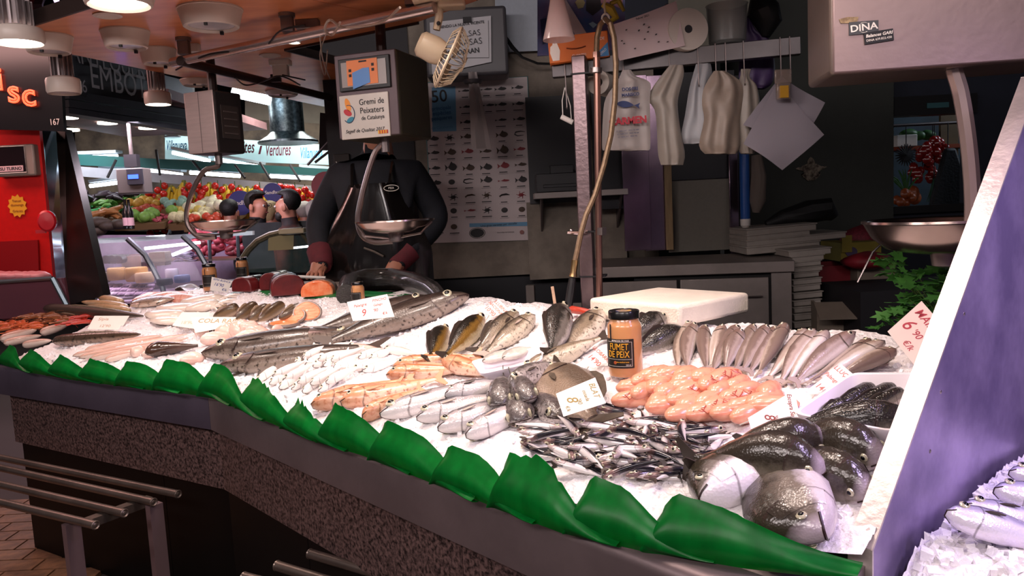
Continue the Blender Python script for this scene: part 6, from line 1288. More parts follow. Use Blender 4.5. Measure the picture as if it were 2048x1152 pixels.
# ---------------------------------------------------------------- fishmonger
mx,my=PY(758,400,4.42).x,4.42; base=.2
navyf=mat('navy fleece','10121c',.85,noise=.25,nscale=20,bump=.15,bscale=60); redc=mat('dark red cuff','5a1420',.8,noise=.2,nscale=30); trs=mat('dark trousers','121116',.8)
hl=PY(628,552,4.12)-V((mx,my,base)); hr=PY(785,552,4.12)-V((mx,my,base))
J,E_=body(1.05,lean=.05)
def setj(k,p,r=None): J[k]=(tuple(p),)+((r,r) if r else J[k][1:])
setj('shL',(-.22,-.04,1.50),.10); setj('shR',(.22,-.04,1.50),.10); setj('chest',(0,-.04,1.38),.215); setj('waist',(0,-.02,1.17),.19); setj('neckb',(0,-.03,1.57),.12); setj('neck',(.02,-.04,1.64),.075); setj('head',(.035,-.06,1.745)); setj('crown',(.035,-.05,1.84)); setj('nose',(.0,-.155,1.73))
setj('elL',(-.36,-.02,1.24),.075); setj('wrL',hl+V((.03,.06,.06)),.05); setj('haL',hl+V((.012,.01,.02)),.036); setj('elR',(.34,-.02,1.24),.08); setj('wrR',hr+V((.02,.07,.06)),.052); setj('haR',hr+V((0,.01,.02)),.038)
for S,h in (('L',hl),('R',hr)):
    sg=-1 if S=='L' else 1; hb=J['ha'+S][0]
    for k in range(4):
        x=(k-1.5)*.021; L=(.034,.04,.042,.034)[k]
        J[f'f{S}{k}a']=((hb[0]+x,hb[1]-.035,hb[2]-.002),.0105,.0105); J[f'f{S}{k}b']=((hb[0]+x*1.1,hb[1]-.035-L*.7,hb[2]-.014),.0095,.0095); J[f'f{S}{k}c']=((hb[0]+x*1.1,hb[1]-.035-L,hb[2]-.034),.008,.008); E_+=[('ha'+S,f'f{S}{k}a'),(f'f{S}{k}a',f'f{S}{k}b'),(f'f{S}{k}b',f'f{S}{k}c')]
    J[f't{S}a']=((hb[0]-sg*.036,hb[1]-.012,hb[2]-.006),.012,.012); J[f't{S}b']=((hb[0]-sg*.042,hb[1]-.045,hb[2]-.018),.0095,.0095); E_+=[('ha'+S,f't{S}a'),(f't{S}a',f't{S}b')]
reg={k:1 for k in J if k[0] in 'ft' and k[1:2] in('L','R') or k in('haL','haR','neck','head','crown','nose')}
reg.update({'hipL':2,'hipR':2,'kneeL':2,'kneeR':2,'ankL':2,'ankR':2,'toeL':2,'toeR':2}); 
man=person(T(mx,my,base),J,E_,reg,[navyf,skin_m,trs],'person in navy fleece and black apron behind the counter, face hidden by scale')
for S in'LR':
    w=V(J['wr'+S][0]); e=V(J['el'+S][0]); d=(w-e).normalized(); ob('cuff',MB().tube([w-d*.10,w-d*.05,w+d*.012,w+d*.03],[.072,.066,.058,.05],12),redc,man)
apm=mat('apron vinyl','171312',.16,noise=.3,nscale=6,bump=.12,bscale=8,coat=.5)
def apr(u,v):
    z=1.46-.95*v; w=.13+.17*min(1,v*2.6); a=(u-.5)*2; yy=-.04-.215*(1-.25*v*0)-.0+.10*a*a+.012*sin(a*9+v*4)*(.4+v)
    return (a*w,yy-.02*v,z)
ob('apron',MB().grid(20,24,apr,.004),apm,man)
for s in(-1,1): ob('apron_strap',MB().tube([(s*.10,-.235,1.45),(s*.11,-.14,1.565),(s*.08,.0,1.60)],.012,6),apm,man)
ob('apron_tie',MB().tube([(-.05,-.285,1.12),(.0,-.295,1.10),(.05,-.285,1.07)],.006,6),mat('cord','5a5048',.8),man)
lg=T(.09,-.262,1.42)@FX; ob('chest_logo',MB().tube([(.04*cos(k*.35),-.0,.016*sin(k*.35)) for k in range(19)],.0018,4),wpr,man,T(.11,-.245,1.43)); text('PEIX',.016,wpr,man,T(.11,-.247,1.43)@FX)
hairk=mat('dark hair','120e0c',.6,bump=.4,bscale=120)
hh=MB().ball((0,0,0),(.105,.12,.11),18,10); hh.v=[(x,y if not(y<-.03 and z<.03) else y*.4,z) for x,y,z in hh.v]; ob('hair',hh,hairk,man,T(.035,-.03,1.815),smooth=80)
for s in(-1,1): ob('ear',MB().ball((0,0,0),(.012,.022,.034),8,6),skin_m,man,T(.035+s*.093,-.04,1.735)); e=ob('eye',MB().ball((0,0,0),.011,8,6),mat('eye white','cfc8c0',.3),man,T(.03+s*.033-.012,-.148,1.755)); ob('iris',MB().ball((0,-.008,0),.006,6,5),ink,e)
ob('mouth',MB().ball((0,0,0),(.024,.008,.006),8,5),mat('lips','8a4a44',.4),man,T(.02,-.15,1.69))
# work board behind the ice where he stands
wbx=PY(700,570,4.15); ob('work_board',MB().box((0,0,0),(.75,.35,.05)),mat('worn white board','8a7c74',.6,noise=.2),None,T(wbx.x,wbx.y+.02,1.115),'worn pale work board at the back edge of the counter','board',bevel=.005)
kn=empty('filleting_knife',T(*PY(556,560,4.0))@Rz(-8),'large knife with pale blade lying by the tuna blocks','knife'); ob('blade',MB().prism([(-.02,-.02),(.0,.03),(.03,.03),(.035,-.02)],.003,FX),STEEL,kn); ob('handle',MB().tube([(.03,0,.02),(.25,.02,.0)],.008,8),WHITEP,kn)
# chair back / sign board behind the man
q=PY(655,340,4.9); ob('menu_board',MB().box((0,0,0),(.10,.03,.5)),mat('dark board wood','241a16',.6),None,T(q.x+.08,4.975,q.z-.15),'dark narrow board behind the fishmonger at the left','board',bevel=.004); text('V',.06,wpr,COL.objects['menu_board'],T(-.02,-.017,.18)@FX)
q=PY(715,310,4.95); ob('wall_left',MB().box((0,0,0),(.55,.05,1.9)),mat('dark partition','1d1b20',.6),None,T(q.x+.08,5.02,1.9),kind='structure')
# ---------------------------------------------------------------- shoppers in the aisle
def shopper(px,pyeye,y,yaw,coat,label,hair,s=1.0,long=0,beard=None,glasses=0,arms=None,trm=trs):
    p=PY(px,pyeye,y); eye=1.668*s; J,E_=body(s,arms)
    reg={k:1 for k in('haL','haR','neck','head','crown','nose')}; reg.update({k:2 for k in('hipL','hipR','kneeL','kneeR','ankL','ankR','toeL','toeR')})
    b=person(T(p.x,p.y,p.z-eye)@Rz(yaw),J,E_,reg,[coat,skin_m,trm],label,'shoppers in the aisle',sub=1)
    face_parts(b,s,0,hair,long,beard,glasses); return b
dkc=mat('dark coat','101016',.8,noise=.2,nscale=12); grey=mat('grey hair','9a948c',.7,bump=.4,bscale=90); blond=mat('grey blond hair','a8946a',.7,bump=.4,bscale=90)
shopper(513,412,7.2,70,dkc,'person with glasses and dark jacket in profile, facing right',hairk,1.03,glasses=1)
shopper(540,428,8.0,150,mat('pink coat','b0304a',.7,noise=.15),'person with grey blond hair in a pink coat',blond,.95,1)
shopper(577,412,6.8,-95,mat('black and rust coat','1a1214',.8,col2='5a2a18',nscale=4),'bearded person in black and rust jacket facing left',hairk,1.04,beard=hairk)
shopper(633,428,7.4,160,mat('navy coat','12162a',.8),'person with curly grey hair in navy coat seen from behind',grey,.97,1)
shopper(610,428,8.3,170,dkc,'person with short grey hair half hidden behind the bearded one',grey,.95)
shopper(459,425,7.8,180,dkc,'dark haired person seen from behind, low beside the left scale pan',hairk,.95)
shopper(654,425,8.6,120,mat('wine coat','3a1420',.8),'person in wine red coat at the right end of the aisle',grey,.96,1)
shopper(350,412,8.8,-60,mat('grey coat','6a7078',.8),'vendor in pale grey behind the fruit display',hairk,1.0)
# ================================================================ shop at the far left: red wall, black fascia
redw=mat('red lacquer panel','c8120f',.35,noise=.1,nscale=30); blk=mat('black gloss fascia','0c0b0e',.3)
YL=4.7
def quad(pts,y,m,name,label=None,cat=None,th=.03,par=None,kind=None,grp=None):
    v=[PY(x,yy,y[i] if isinstance(y,(list,tuple)) else y) for i,(x,yy) in enumerate(pts)]; o=v[0]; n=len(v)
    P=[p-o for p in v]+[p-o+V((0,th,0)) for p in v]
    return ob(name,MB().add(P,[tuple(range(n)),tuple(range(n,2*n))[::-1]]+[(i,n+i,n+(i+1)%n,(i+1)%n) for i in range(n)]),m,par,T(*(o if par is None else o-par.location)),label,cat,grp,kind,smooth=0)
rw_=quad([(-60,562),(106,556),(78,255),(-60,258)],YL,redw,'wall_left',kind='structure')
quad([(-60,258),(128,262),(118,95),(-60,90)],YL-.12,blk,'shop_fascia','black shop fascia with red neon letters at the far left','fascia')
fa=COL.objects['shop_fascia']; neon=mat('red neon','ff3a20',.3,emit=3.0,ecol='ff4a2c'); fo=fa.location.copy()
def ff(px,py,dy=.015): q=PY(px,py,YL-.12)-fo; q.y-=dy; return q
text('s',.185,neon,fa,T(*ff(30,185))@FX,name='neon_letter',bevel=.0055); text('c',.185,neon,fa,T(*ff(60,192))@FX,name='neon_letter',bevel=.0055); text('i',.185,neon,fa,T(*ff(2,160))@FX,name='neon_letter',bevel=.0055)
text('167',.05,wpr,fa,T(*ff(112,245))@FX,sx=.8)
# turn display
tdp=empty('turn_display',T(*PY(28,322,YL-.02)),'black turn number display on the red wall','display')
ob('case',MB().box((0,0,0),(.23,.06,.185)),mat('display case','8a7c74',.4),tdp,T(.025,.0,0),bevel=.01); ob('screen',MB().box((0,-.032,.005),(.18,.006,.155)),mat('display screen','180d10',.2),tdp,bevel=.006); ob('screen_border',MB().tube([(-.088,-.036,-.072),(.09,-.036,-.072),(.09,-.036,.082),(-.088,-.036,.082),(-.088,-.036,-.072)],.003,5),wpr,tdp)
ob('caption_plate',MB().box((0,-.037,-.048),(.145,.004,.034)),mat('caption plate','c9a8ac',.5),tdp,bevel=.0055); text('SU TURNO',.026,ink,tdp,T(0,-.0395,-.048)@FX,bold=.0006,shear=.1)
# yellow sticker and ticket dispenser
sp_=PY(36,412,YL); ob('burst_sticker',MB().prism([((.05+.012*(k%2))*cos(k*PI/11)*.95,(.056+.014*(k%2))*sin(k*PI/11)) for k in range(22)],.003,FX),mat('yellow sticker','e0a021',.5),None,T(sp_.x,YL-.004,sp_.z),'yellow starburst sticker on the red wall','sticker')
bs=COL.objects['burst_sticker']
for s,z in(('Tancat',.03),('diumenge',.006),('Gràcies',-.03)): text(s,.02,mat('sticker red print','8a3a10',.6),bs,T(0,-.0045,z)@FX)
tk=PY(95,442,YL-.1); td_=ob('ticket_dispenser',MB().lathe([(.0,-.03),(.045,-.03),(.055,-.015),(.055,.02),(.045,.032),(0,.034)],22,Rx(90)@Rz(0),sx=.9,sy=1.15),mat('red plastic','c41424',.25,coat=.4),None,T(*tk)@Rz(20),'round red ticket dispenser mounted at the shop corner','ticket dispenser'); ob('ticket_slot',MB().box((-.04,0,-.06),(.05,.03,.02)),mat('red plastic','c41424',.25,coat=.4),td_)
quad([(-40,560),(78,556),(75,480),(-40,485)],YL-.02,mat('deep red panel','8a0a10',.35),'dark_red_panel','darker red panel low on the red wall','panel',th=.015)
# glass showcase and slanted column
quad([(96,560),(130,555),(120,258),(78,255)],[YL,YL+.3,YL+.3,YL],mat('mirror strip','5a6a78',.12,.9,noise=.3,nscale=5),'mirror_strip','narrow mirror strip beside the red wall','mirror',th=.02)
quad([(135,610),(207,592),(130,258),(112,262)],[4.5,4.3,4.9,4.9],mat('dark bronze column','1e1613',.3,.3,noise=.2),'slanted_column','dark slanted column of the showcase at the left','column',th=.08)
quad([(-40,640),(140,630),(128,556),(-40,562)],4.35,mat('pink lit glass','6a3f4a',.15,alpha=.85),'glass_showcase','low glass showcase with pinkish glow at the far left','showcase',th=.02)
gs_=COL.objects['glass_showcase']; ob('top_frame',MB().tube([PY(-40,566,4.33)-gs_.location,PY(105,556,4.33)-gs_.location],.012,6).tube([PY(105,556,4.33)-gs_.location,PY(145,632,4.33)-gs_.location],.015,6),mat('showcase alu','7a8a94',.3,.8),gs_)
RB=random.Random(21)
for i in range(6): blob('pink_bit',0,0,.07,.05,.03,mat('pinkish fillet','c07a80',.4),f'pinkish fillet, {od[i]} along the glass showcase shelf','fillet','fillets in the showcase'); COL.objects[-1].matrix_local=T(*PY(-5+16*i,553,4.5))
for i in range(7): blob('showcase_meat',0,0,.08,.05,.05,mat('dark pink meat','8a4a5a',.4),f'pink meat piece, {od[i]} along the low showcase','meat','meat in the low showcase'); COL.objects[-1].matrix_local=T(*PY(10+18*i,622-(i%2)*6,4.55))
# ================================================================ grey shop sign and beams
sg=quad([(128,185),(385,240),(385,165),(128,98)],[5.6,7.2,7.2,5.6],mat('dark slate sign','17171b',.5),'shop_sign','dark slate shop sign with pale capital letters','sign',th=.05); so_=sg.location.copy()
sx_=(PY(385,200,7.2)-PY(128,140,5.6)); sx_.z=0; syaw=math.degrees(math.atan2(sx_.y,sx_.x))
gpr=mat('pale sign letters','8a8a8c',.6)
def sgn(px,py,y): q=PY(px,py,y)-so_; return T(*q)@Rz(syaw)@T(0,-.03,0)@FX
text('CANTEQUERIA',.21,gpr,sg,sgn(215,126,6.1),sx=.8); text('EMBOTITS',.26,gpr,sg,sgn(255,172,6.3),sx=.8); text('166',.13,gpr,sg,sgn(150,172,5.7),sx=.9)
bmx=mat('grey beam','3a3e42',.5,.3,noise=.2)
for (y0,y1,yy,lab) in ((190,232,14,'upper'),(208,248,12,'middle'),(222,262,10,'lower')):
    a=PY(125,y0,5.7); b=PY(390,y1,7.0); ob('shop_beam',MB().box((0,0,0),((b-a).length,.12,yy*.0042)),bmx,None,frame((a+b)/2,b-a,(0,0,1)),f'{lab} grey metal beam under the slate shop sign','beam','beams under the sign')
for i,(x,y) in enumerate(((135,237),(215,248),(296,258),(140,262),(345,275))):
    p=PZ(x,y,2.499); ob('downlight',MB().lathe([(.09,0),(.09,.02),(0,.02)],18),mat('lit downlight','fff3e0',.3,emit=4,ecol='fff3e0') if i!=4 else lens,None,T(*p),['leftmost round downlight under the slate sign','second round downlight under the slate sign','third round downlight under the slate sign','small downlight by the dark column','unlit round downlight near the left scale'][i],'downlight','downlights of the deli')
xa=PY(135,240,7).x-.5; xb=PY(392,262,7).x; ob('deli_ceiling',MB().box(((xa+xb)/2,7.8,2.56),(xb-xa,2.6,.08)),mat('pinkish soffit','8a6668',.7,noise=.2),None,None,'pinkish flat ceiling panel above the deli stall','ceiling panel',smooth=0)
# second far scale with blue display
ds=empty('deli_scale',T(*PY(262,362,6.2)),'grey hanging scale with blue lit display over the deli','scale')
ob('housing',MB().box((0,.06,0),(.21,.16,.20)),mat('scale grey','5a5450',.5),ds,bevel=.01); ob('keyboard',MB().box((.05,-.03,.03),(.12,.02,.12)),mat('scale dark','2c2c34',.4),ds); ob('display',MB().box((.04,-.042,.03),(.08,.004,.032)),mat('blue display','2a4aff',.3,emit=2.5,ecol='3a5cff'),ds); ob('pole',MB().tube([(0,.05,.1),(0,.05,.5)],.015,8),STEEL,ds); ob('pole_head',MB().box((0,.05,.16),(.1,.06,.1)),ink,ds)
# ================================================================ fruit and vegetable stall
YF=9.6
sgn2=quad([(330,318),(662,330),(662,290),(330,270)],[YF,YF-.3,YF-.3,YF],mat('pale blue sign','a9cdd0',.5),'fruit_sign','pale blue fruit shop sign with script lettering','sign',th=.08); s2=sgn2.location.copy()
mr=mat('maroon letters','5a1a30',.6); bl_=mat('sky blue letters','2f7fc0',.6)
def s2t(px,py,dy=.22): q=PY(px,py,YF-.2)-s2; q.y-=dy; return T(*q)@Rz(-8)@Ry(2)@FX
text('Fruites',.20,mr,sgn2,s2t(497,298),shear=.3,bold=.003,sx=.52); text('i',.20,mr,sgn2,s2t(530,300),shear=.3,bold=.004); text('Verdures',.20,mr,sgn2,s2t(566,303),shear=.3,bold=.003,sx=.42); text('Villanueva',.18,bl_,sgn2,s2t(631,309),shear=.3,bold=.002,sx=.38); text('Villanueva',.16,bl_,sgn2,s2t(368,294),shear=.3,bold=.002,sx=.4)
tube_m=mat('fluorescent tube','e8f2ff',.3,emit=7,ecol='e6efff')
def ftube(p0,p1,y,label,r=.035,m=None):
    a=PY(*p0,y); b=PY(*p1,y if not isinstance(y,tuple) else y[1]); o=empty('fluorescent_light',T(*a),label,'light','fluorescent lights'); ob('tube',MB().tube([(0,0,0),b-a],r,8),m or tube_m,o); ob('reflector',MB().box((0,0,0),((b-a).length,.16,.03)),mat('reflector white','b8c4c8',.5),o,frame((b-a)/2+V((0,.05,r+.03)),b-a,(0,0,1)))
ftube((466,184),(540,200),7.5,'bright fluorescent tube hanging left of the steel duct',.05)
for i,(a,b) in enumerate([((155,315),(235,312)),((345,305),(420,322)),((430,318),(525,335)),((540,352),(660,358)),((200,345),(270,343)),((290,340),(365,350)),((180,372),(260,362)),((380,345),(480,352)),((600,340),(660,345))]):
    ftube(a,b,9.0,f'fluorescent tube, {od[i]} of those over the fruit display',.022)
aw=mat('teal awning edge','1f5a58',.6); aw2=mat('white awning','a8aab4',.6,noise=.1)
quad([(150,330),(660,352),(660,338),(150,308)],8.9,aw,'awning_band','dark teal band above the fruit display','awning',th=.06)
quad([(150,352),(665,392),(665,375),(150,332)],8.8,aw2,'awning_valance','greyish white valance above the bananas','awning',th=.08)
for i,(a,b) in enumerate([((312,300),(320,350)),((385,322),(410,352)),((470,330),(490,356)),((520,325),(540,358)),((580,330),(600,362)),((232,320),(215,355))]):
    av=COL.objects['awning_valance']; p=PY(*a,8.7); ob('support_arm',MB().tube([(0,0,0),PY(*b,8.6)-p],.014,6),ink,av,T(*(p-av.location)))
du=PY(570,200,8.0); ob('steel_duct',MB().lathe([(.17,0),(.17,4.1)],20,None,True).lathe([(.17,0),(.20,-.03),(.30,-.09),(.30,-.11),(.0,-.11)],20),mat('galvanised duct','7a8a8c',.35,.8,col2='4a585c',nscale=30),None,T(du.x,du.y,PY(570,285,8.0).z+.1),'round galvanised ventilation duct above the fruit sign','duct')
quad([(490,275),(660,275),(660,195),(490,175)],10.5,mat('hall wall beige','8a8274',.8,noise=.1),'wall_far',kind='structure')
quad([(150,460),(680,470),(680,250),(150,215)],10.4,mat('stall back panel','7a6a58',.7,col2='4a4038',nscale=3),'wall_far',kind='structure')
# bananas and tomatoes
ban=mat('banana skin','d9b62a',.5,noise=.15,nscale=20); tom=mat('tomato skin','c4261c',.25,coat=.3)
def banana_bunch():
    o=empty('banana_bunch',T(0,0,-8),'x','bananas','hanging banana bunches')
    bm=MB().tube([(0,0,0),(.03,0,-.05),(.045,0,-.11),(.035,0,-.17),(.02,0,-.20)],[.008,.019,.021,.018,.006],7).mesh('banana',60); bm.materials.append(ban)
    for k in range(8):
        q=bpy.data.objects.new('banana',bm); COL.objects.link(q); q.parent=o; q.matrix_local=Rz(k*47+10)@Ry(8*(k%3)-6)@T(.012,0,-.03*(k%2))
    ob('stalk',MB().tube([(0,0,-.02),(0,0,.015)],[.02,.012],7),mat('banana stalk','7a7a2a',.6),o); return o
def tomato_string():
    o=empty('tomato_string',T(0,0,-8),'x','tomatoes','hanging tomato strings'); bm=MB().ball((0,0,0),.032,8,6).mesh('tomato',60); bm.materials.append(tom)
    for k in range(12):
        q=bpy.data.objects.new('tomato',bm); COL.objects.link(q); q.parent=o; q.matrix_local=T(.03*cos(k*2.4),.03*sin(k*2.4),-.035*k)
    ob('string',MB().tube([(0,0,.05),(0,0,-.4)],.004,5),mat('green vine','3a5a24',.6),o); return o
bb=banana_bunch(); ts=tomato_string()
bx=[(343,372),(368,362),(419,366),(450,370),(462,372),(480,372),(495,374),(508,374),(540,372),(533,383),(575,374),(600,376),(612,378),(358,376)]
tx_=[(371,366),(375,380),(403,364),(402,372),(436,366),(470,368),(466,388),(520,370),(555,368),(567,370),(590,370),(587,378),(610,374),(628,384),(640,372),(300,380),(322,366)]
for i,(x,y) in enumerate(bx):
    M=T(*PY(x,y+3,8.6))@Rz(R.uniform(0,360))@MX.Scale(1.7,4); l=f'hanging yellow banana bunch, {od[i]} counted along the fruit stall'
    if i==0: bb.matrix_local=M; bb['label']=l
    else: copytree(bb,M,label=l)
for i,(x,y) in enumerate(tx_):
    M=T(*PY(x,y+6,8.5))@Rz(R.uniform(0,360))@MX.Scale(1.25,4); l=f'hanging string of red tomatoes, {od[i]} counted along the fruit stall'
    if i==0: ts.matrix_local=M; ts['label']=l
    else: copytree(ts,M,label=l)
# round shop discs
for i,(x,y,c,r) in enumerate([(482,406,'2a2a7a',.13),(546,385,'2a2a7a',.10),(592,402,'1f7a45',.05),(652,372,'8a1420',.15)]):
    d=ob('round_sign',MB().lathe([(r,0),(r,.02),(0,.02)],22,FX),mat('disc '+c,c,.5),None,T(*PY(x,y,8.2)),['round navy sign with white lettering left of the person with glasses','round navy sign with white lettering above the pink coat','small round green sign beside the bearded person','round wine red sign at the right end of the stall'][i],'sign','round stall signs')
    if i<2: text('Sandhur',r*.5,wpr,d,T(0,-.022,0)@FX,bold=.001,shear=.15)
# produce crates
crm_=mat('produce crate','6a5030',.7); RB=random.Random(5)
def produce(px,py,y,w,d,n,r,col,label,long=0,cat='produce',name='produce_crate'):
    p=PY(px,py+15,y); o=empty(name,T(*p),label,cat,'produce crates'); m=mat('produce '+col,col,.5,noise=.3,nscale=25)
    ob('crate',MB().box((0,0,-.04),(w,d,.06)),crm_,o,Rx(12)); bm=(MB().tube([(-r*2.4,0,0),(0,0,r*.4),(r*2.4,0,0)],[r*.4,r*.7,r*.2],6) if long else MB().ball((0,0,0),(r,r,r*.9),8,6)).mesh('piece',60); bm.materials.append(m)
    for i in range(n):
        q=bpy.data.objects.new('piece',bm); COL.objects.link(q); q.parent=o; x=RB.uniform(-w/2,w/2); yy=RB.uniform(-d/2,d/2); q.matrix_local=T(x,yy,r*.5+.16*yy+RB.random()*r*.8)@Rz(RB.uniform(0,360))@Ry(RB.uniform(-30,30))
for a in [(190,388,8.7,.75,.4,26,.05,'2a1a24','crate of dark aubergines at the far left of the stall',1),(200,402,8.6,.8,.4,30,.05,'4a7a2a','crate of green asparagus and beans',1),(225,415,8.5,.6,.35,22,.05,'2f8a4a','crate of bright green peppers',1),(175,425,7.6,.5,.35,18,.05,'a8703a','crate of tan root vegetables',1),(300,395,8.4,.3,.3,14,.05,'c49a3a','net of small golden onions',0),(312,408,8.3,.35,.3,16,.05,'a83a1e','crate of orange red peppers',0),(290,425,8.0,.5,.3,14,.06,'7aa84a','crate of pale green lettuces',0),(395,412,8.3,.4,.3,14,.055,'d8c060','crate of yellow apples',0),(385,425,8.1,.35,.3,12,.06,'e0d8a8','crate of pale cauliflowers',0),(425,405,8.3,.45,.35,16,.065,'e4e0c0','heap of white cauliflowers and leeks',0),(455,408,8.4,.35,.3,18,.045,'b8c498','crate of pale green sprouts',0),(415,428,7.9,.4,.25,16,.04,'c8482a','crate of red tomatoes in front',0),(345,398,8.3,.2,.2,8,.05,'8ab0a0','pale glass jar display by the tomatoes',0),(605,448,8.8,.6,.3,18,.04,'a84a3a','dim crate of red fruit behind the shoppers',0),(650,400,9.0,.4,.3,10,.05,'9a8a5a','dim crate of melons at the right end',0),(335,425,8.1,.3,.3,20,.03,'b04a5a','bunch of pink radicchio leaves',1)]: produce(*a)
# ================================================================ deli counters
glz=mat('deli glass','c8d4dc',.02,alpha=.035,spec=.6); fr2=mat('deli frame','8a929a',.3,.8); wsh=mat('white deli shelf','c2b0c4',.4)
YD=6.3
dl=empty('deli_counter',T(*PY(320,560,YD)),'long glass deli counter lit pinkish white, full of cheese and meat','deli counter'); dlo=dl.location.copy()
def dq(px,py,y=YD): return PY(px,py,y)-dlo
def dpart(name,pts,ys,m,th=.02):
    v=[PY(x,y,ys[i] if isinstance(ys,(list,tuple)) else ys)-dlo for i,(x,y) in enumerate(pts)]; n=len(v); ob(name,MB().add(v+[p+V((0,th,0)) for p in v],[tuple(range(n)),tuple(range(n,2*n))[::-1]]+[(i,n+i,n+(i+1)%n,(i+1)%n) for i in range(n)]),m,dl,smooth=0)
dpart('back_wall',[(180,580),(660,560),(660,470),(180,470)],7.2,mat('deli lilac back','9a86a0',.5,noise=.3,nscale=5)); dpart('shelf',[(190,612),(520,585),(500,556),(205,572)],[5.9,5.9,6.6,6.6],wsh)
dpart('shelf',[(195,528),(480,520),(475,512),(200,520)],[6.3,6.3,6.8,6.8],mat('deli wood shelf','5a3028',.5)); dpart('top_frame',[(180,488),(505,470),(505,462),(180,478)],[6.2,6.2,6.4,6.4],fr2,.05)
dpart('front_glass',[(190,605),(420,590),(365,478),(190,480)],[5.75,5.75,6.2,6.2],glz,.008)
for pts in ([(255,478),(290,510),(310,545),(325,575),(330,600)],[(365,472),(395,500),(415,535)]): ob('curved_rib',MB().tube([dq(x,y,6.0) for x,y in pts],.022,8),fr2,dl)
ob('deli_tube',MB().tube([dq(190,484,6.4),dq(330,472,6.4)],.012,6),tube_m,dl); ob('deli_tube',MB().tube([dq(290,497,6.5),dq(400,485,6.5)],.014,6),tube_m,dl); ob('deli_tube',MB().tube([dq(345,510,6.2),dq(390,492,6.2)],.014,6),tube_m,dl)
for x in(418,475): ob('post',MB().tube([dq(x,470,6.5),dq(x+3,530,6.5)],.015,6),fr2,dl)
RB=random.Random(77)
def cheese(px,py,y,r,h,col,label,yaw=0,wedge=0,cat='cheese'):
    if wedge: m=MB().prism([(0,0),(r*1.5,-r*.5),(r*1.5,r*.5)],h)
    else: m=MB().lathe([(r*.9,0),(r,.012),(r,h-.012),(r*.9,h),(0,h)],16)
    ob('cheese',m,mat('cheese '+col,col,.5,noise=.12,nscale=15),None,T(*PY(px,py,y))@Rz(yaw),label,cat,'cheeses in the deli counter',smooth=40)
for a in [(215,560,6.25,.09,.07,'7a6a5a','dark rind cheese wheel at the left of the deli shelf'),(235,560,6.2,.07,.10,'c9a26a','golden cheese wheel beside the dark one'),(245,548,6.3,.10,.14,'e0c8c8','large white cheese block behind the golden wheel',20,1),(262,548,6.35,.10,.16,'d8b0b8','tall pinkish cheese wedge at the back',40,1),(275,562,6.15,.085,.11,'c89a5a','orange rind cheese wheel in the middle'),(290,565,6.1,.07,.08,'d8b890','small tan cheese beside the curved rib'),(285,540,6.4,.07,.12,'e0a8c0','pink wrapped cheese at the back',0,1),(205,565,6.3,.06,.06,'b89a7a','small brown cheese near the column'),(345,560,6.2,.05,.09,'c8c0d0','white tub behind the curved rib'),(365,565,6.1,.06,.06,'4a5a8a','blue tub on the deli shelf'),(330,570,6.0,.06,.05,'2a2a3a','dark tub at the foot of the curved rib')]: cheese(*a)
pk_=mat('pinkish ham packet','c9b2cc',.35,col2='6a4a70',nscale=22)
for i in range(18):
    x=212+ (i%6)*16+(i//6)*4; y=588-(i//6)*8; ob('deli_packet',MB().box((0,0,0),(.07,.06,.018)),pk_,None,T(*PY(x,y,5.95+.12*(i//6)))@Rz(RB.uniform(-25,25))@Rx(20),f'sealed lilac packet, {od[i%6]} of row {"one two three".split()[i//6]} from the front in the deli tray','packet','deli packets',bevel=.005)
for i,(x,y,w,h,c) in enumerate([(320,507,.13,.03,'b09a86'),(320,513,.14,.03,'a8927e'),(320,520,.14,.03,'b5a08c'),(318,527,.15,.03,'a08a78')]): ob('deli_box',MB().box((0,0,0),(w,.12,h)),mat('box '+c,c,.6),None,T(*PY(x,y,6.4)),f'flat tan box, {od[i]} from the top of the deli pile','box','tan boxes in the deli',bevel=.003)
for i,x in enumerate((222,234,246)): ob('sausage_roll',MB().tube([(0,-.08,0),(0,.1,0)],[.035,.035],10),mat('salami','4a2a26',.4),None,T(*PY(x,518,6.3)),f'dark salami end, {od[i]} from the left on the wooden shelf','salami','salamis on the shelf')
for i in range(7):
    p=PY(372+RB.uniform(-8,8)+3*(i%3),505+i*2.6,6.4); ob('sliced_ham',MB().grid(6,4,lambda u,v:((u-.5)*.14,(v-.5)*.1,.012*sin(u*6)),.006),mat('lilac ham','a88ab8',.4),None,T(*p)@Rz(RB.uniform(-30,30)),f'folded lilac ham slice, {od[i]} from the top of the pile','ham','ham slices',smooth=60)
mt=mat('pink meat','c05a68',.35,col2='8a2a3a',nscale=10); mt2=mat('dark meat','5a1a24',.35,col2='8a3a44',nscale=10)
for i in range(30):
    x=RB.uniform(385,490); y=RB.uniform(466,505); blob('meat_cut',0,0,RB.uniform(.04,.08),.05,.04,mt if RB.random()<.6 else mt2,'raw meat cut in the butcher display below the left scale','meat','raw meat cuts',seed=i); COL.objects[-1].matrix_local=T(*PY(x,y,6.9))@Rz(RB.uniform(0,360))@Rx(RB.uniform(-40,40))
for i,(x,y) in enumerate([(200,445),(215,452),(175,455),(245,448),(190,462)]): blob('dried_mushrooms',0,0,.10,.07,.05,mat('dried brown produce','3a2c22',.7,noise=.4,nscale=40),f'dark dried produce tray, {od[i]} on the deli roof','produce','dried produce on the deli roof',seed=i); COL.objects[-1].matrix_local=T(*PY(x,y,7.2))
for i,x in enumerate((255,262)): bt_=ob('bottle',MB().lathe([(.03,0),(.032,.01),(.032,.15),(.012,.2),(.012,.25),(.014,.26),(0,.26)],14),mat('dark bottle','12100f',.15),None,T(*PY(x,458,6.9)),['dark bottle left of the pair on the deli roof','dark bottle right of the pair on the deli roof'][i],'bottle','bottles on the deli roof'); ob('label',MB().lathe([(.0328,.03),(.0328,.10)],14,None,False),mat('pink label','b08a90',.5),bt_)
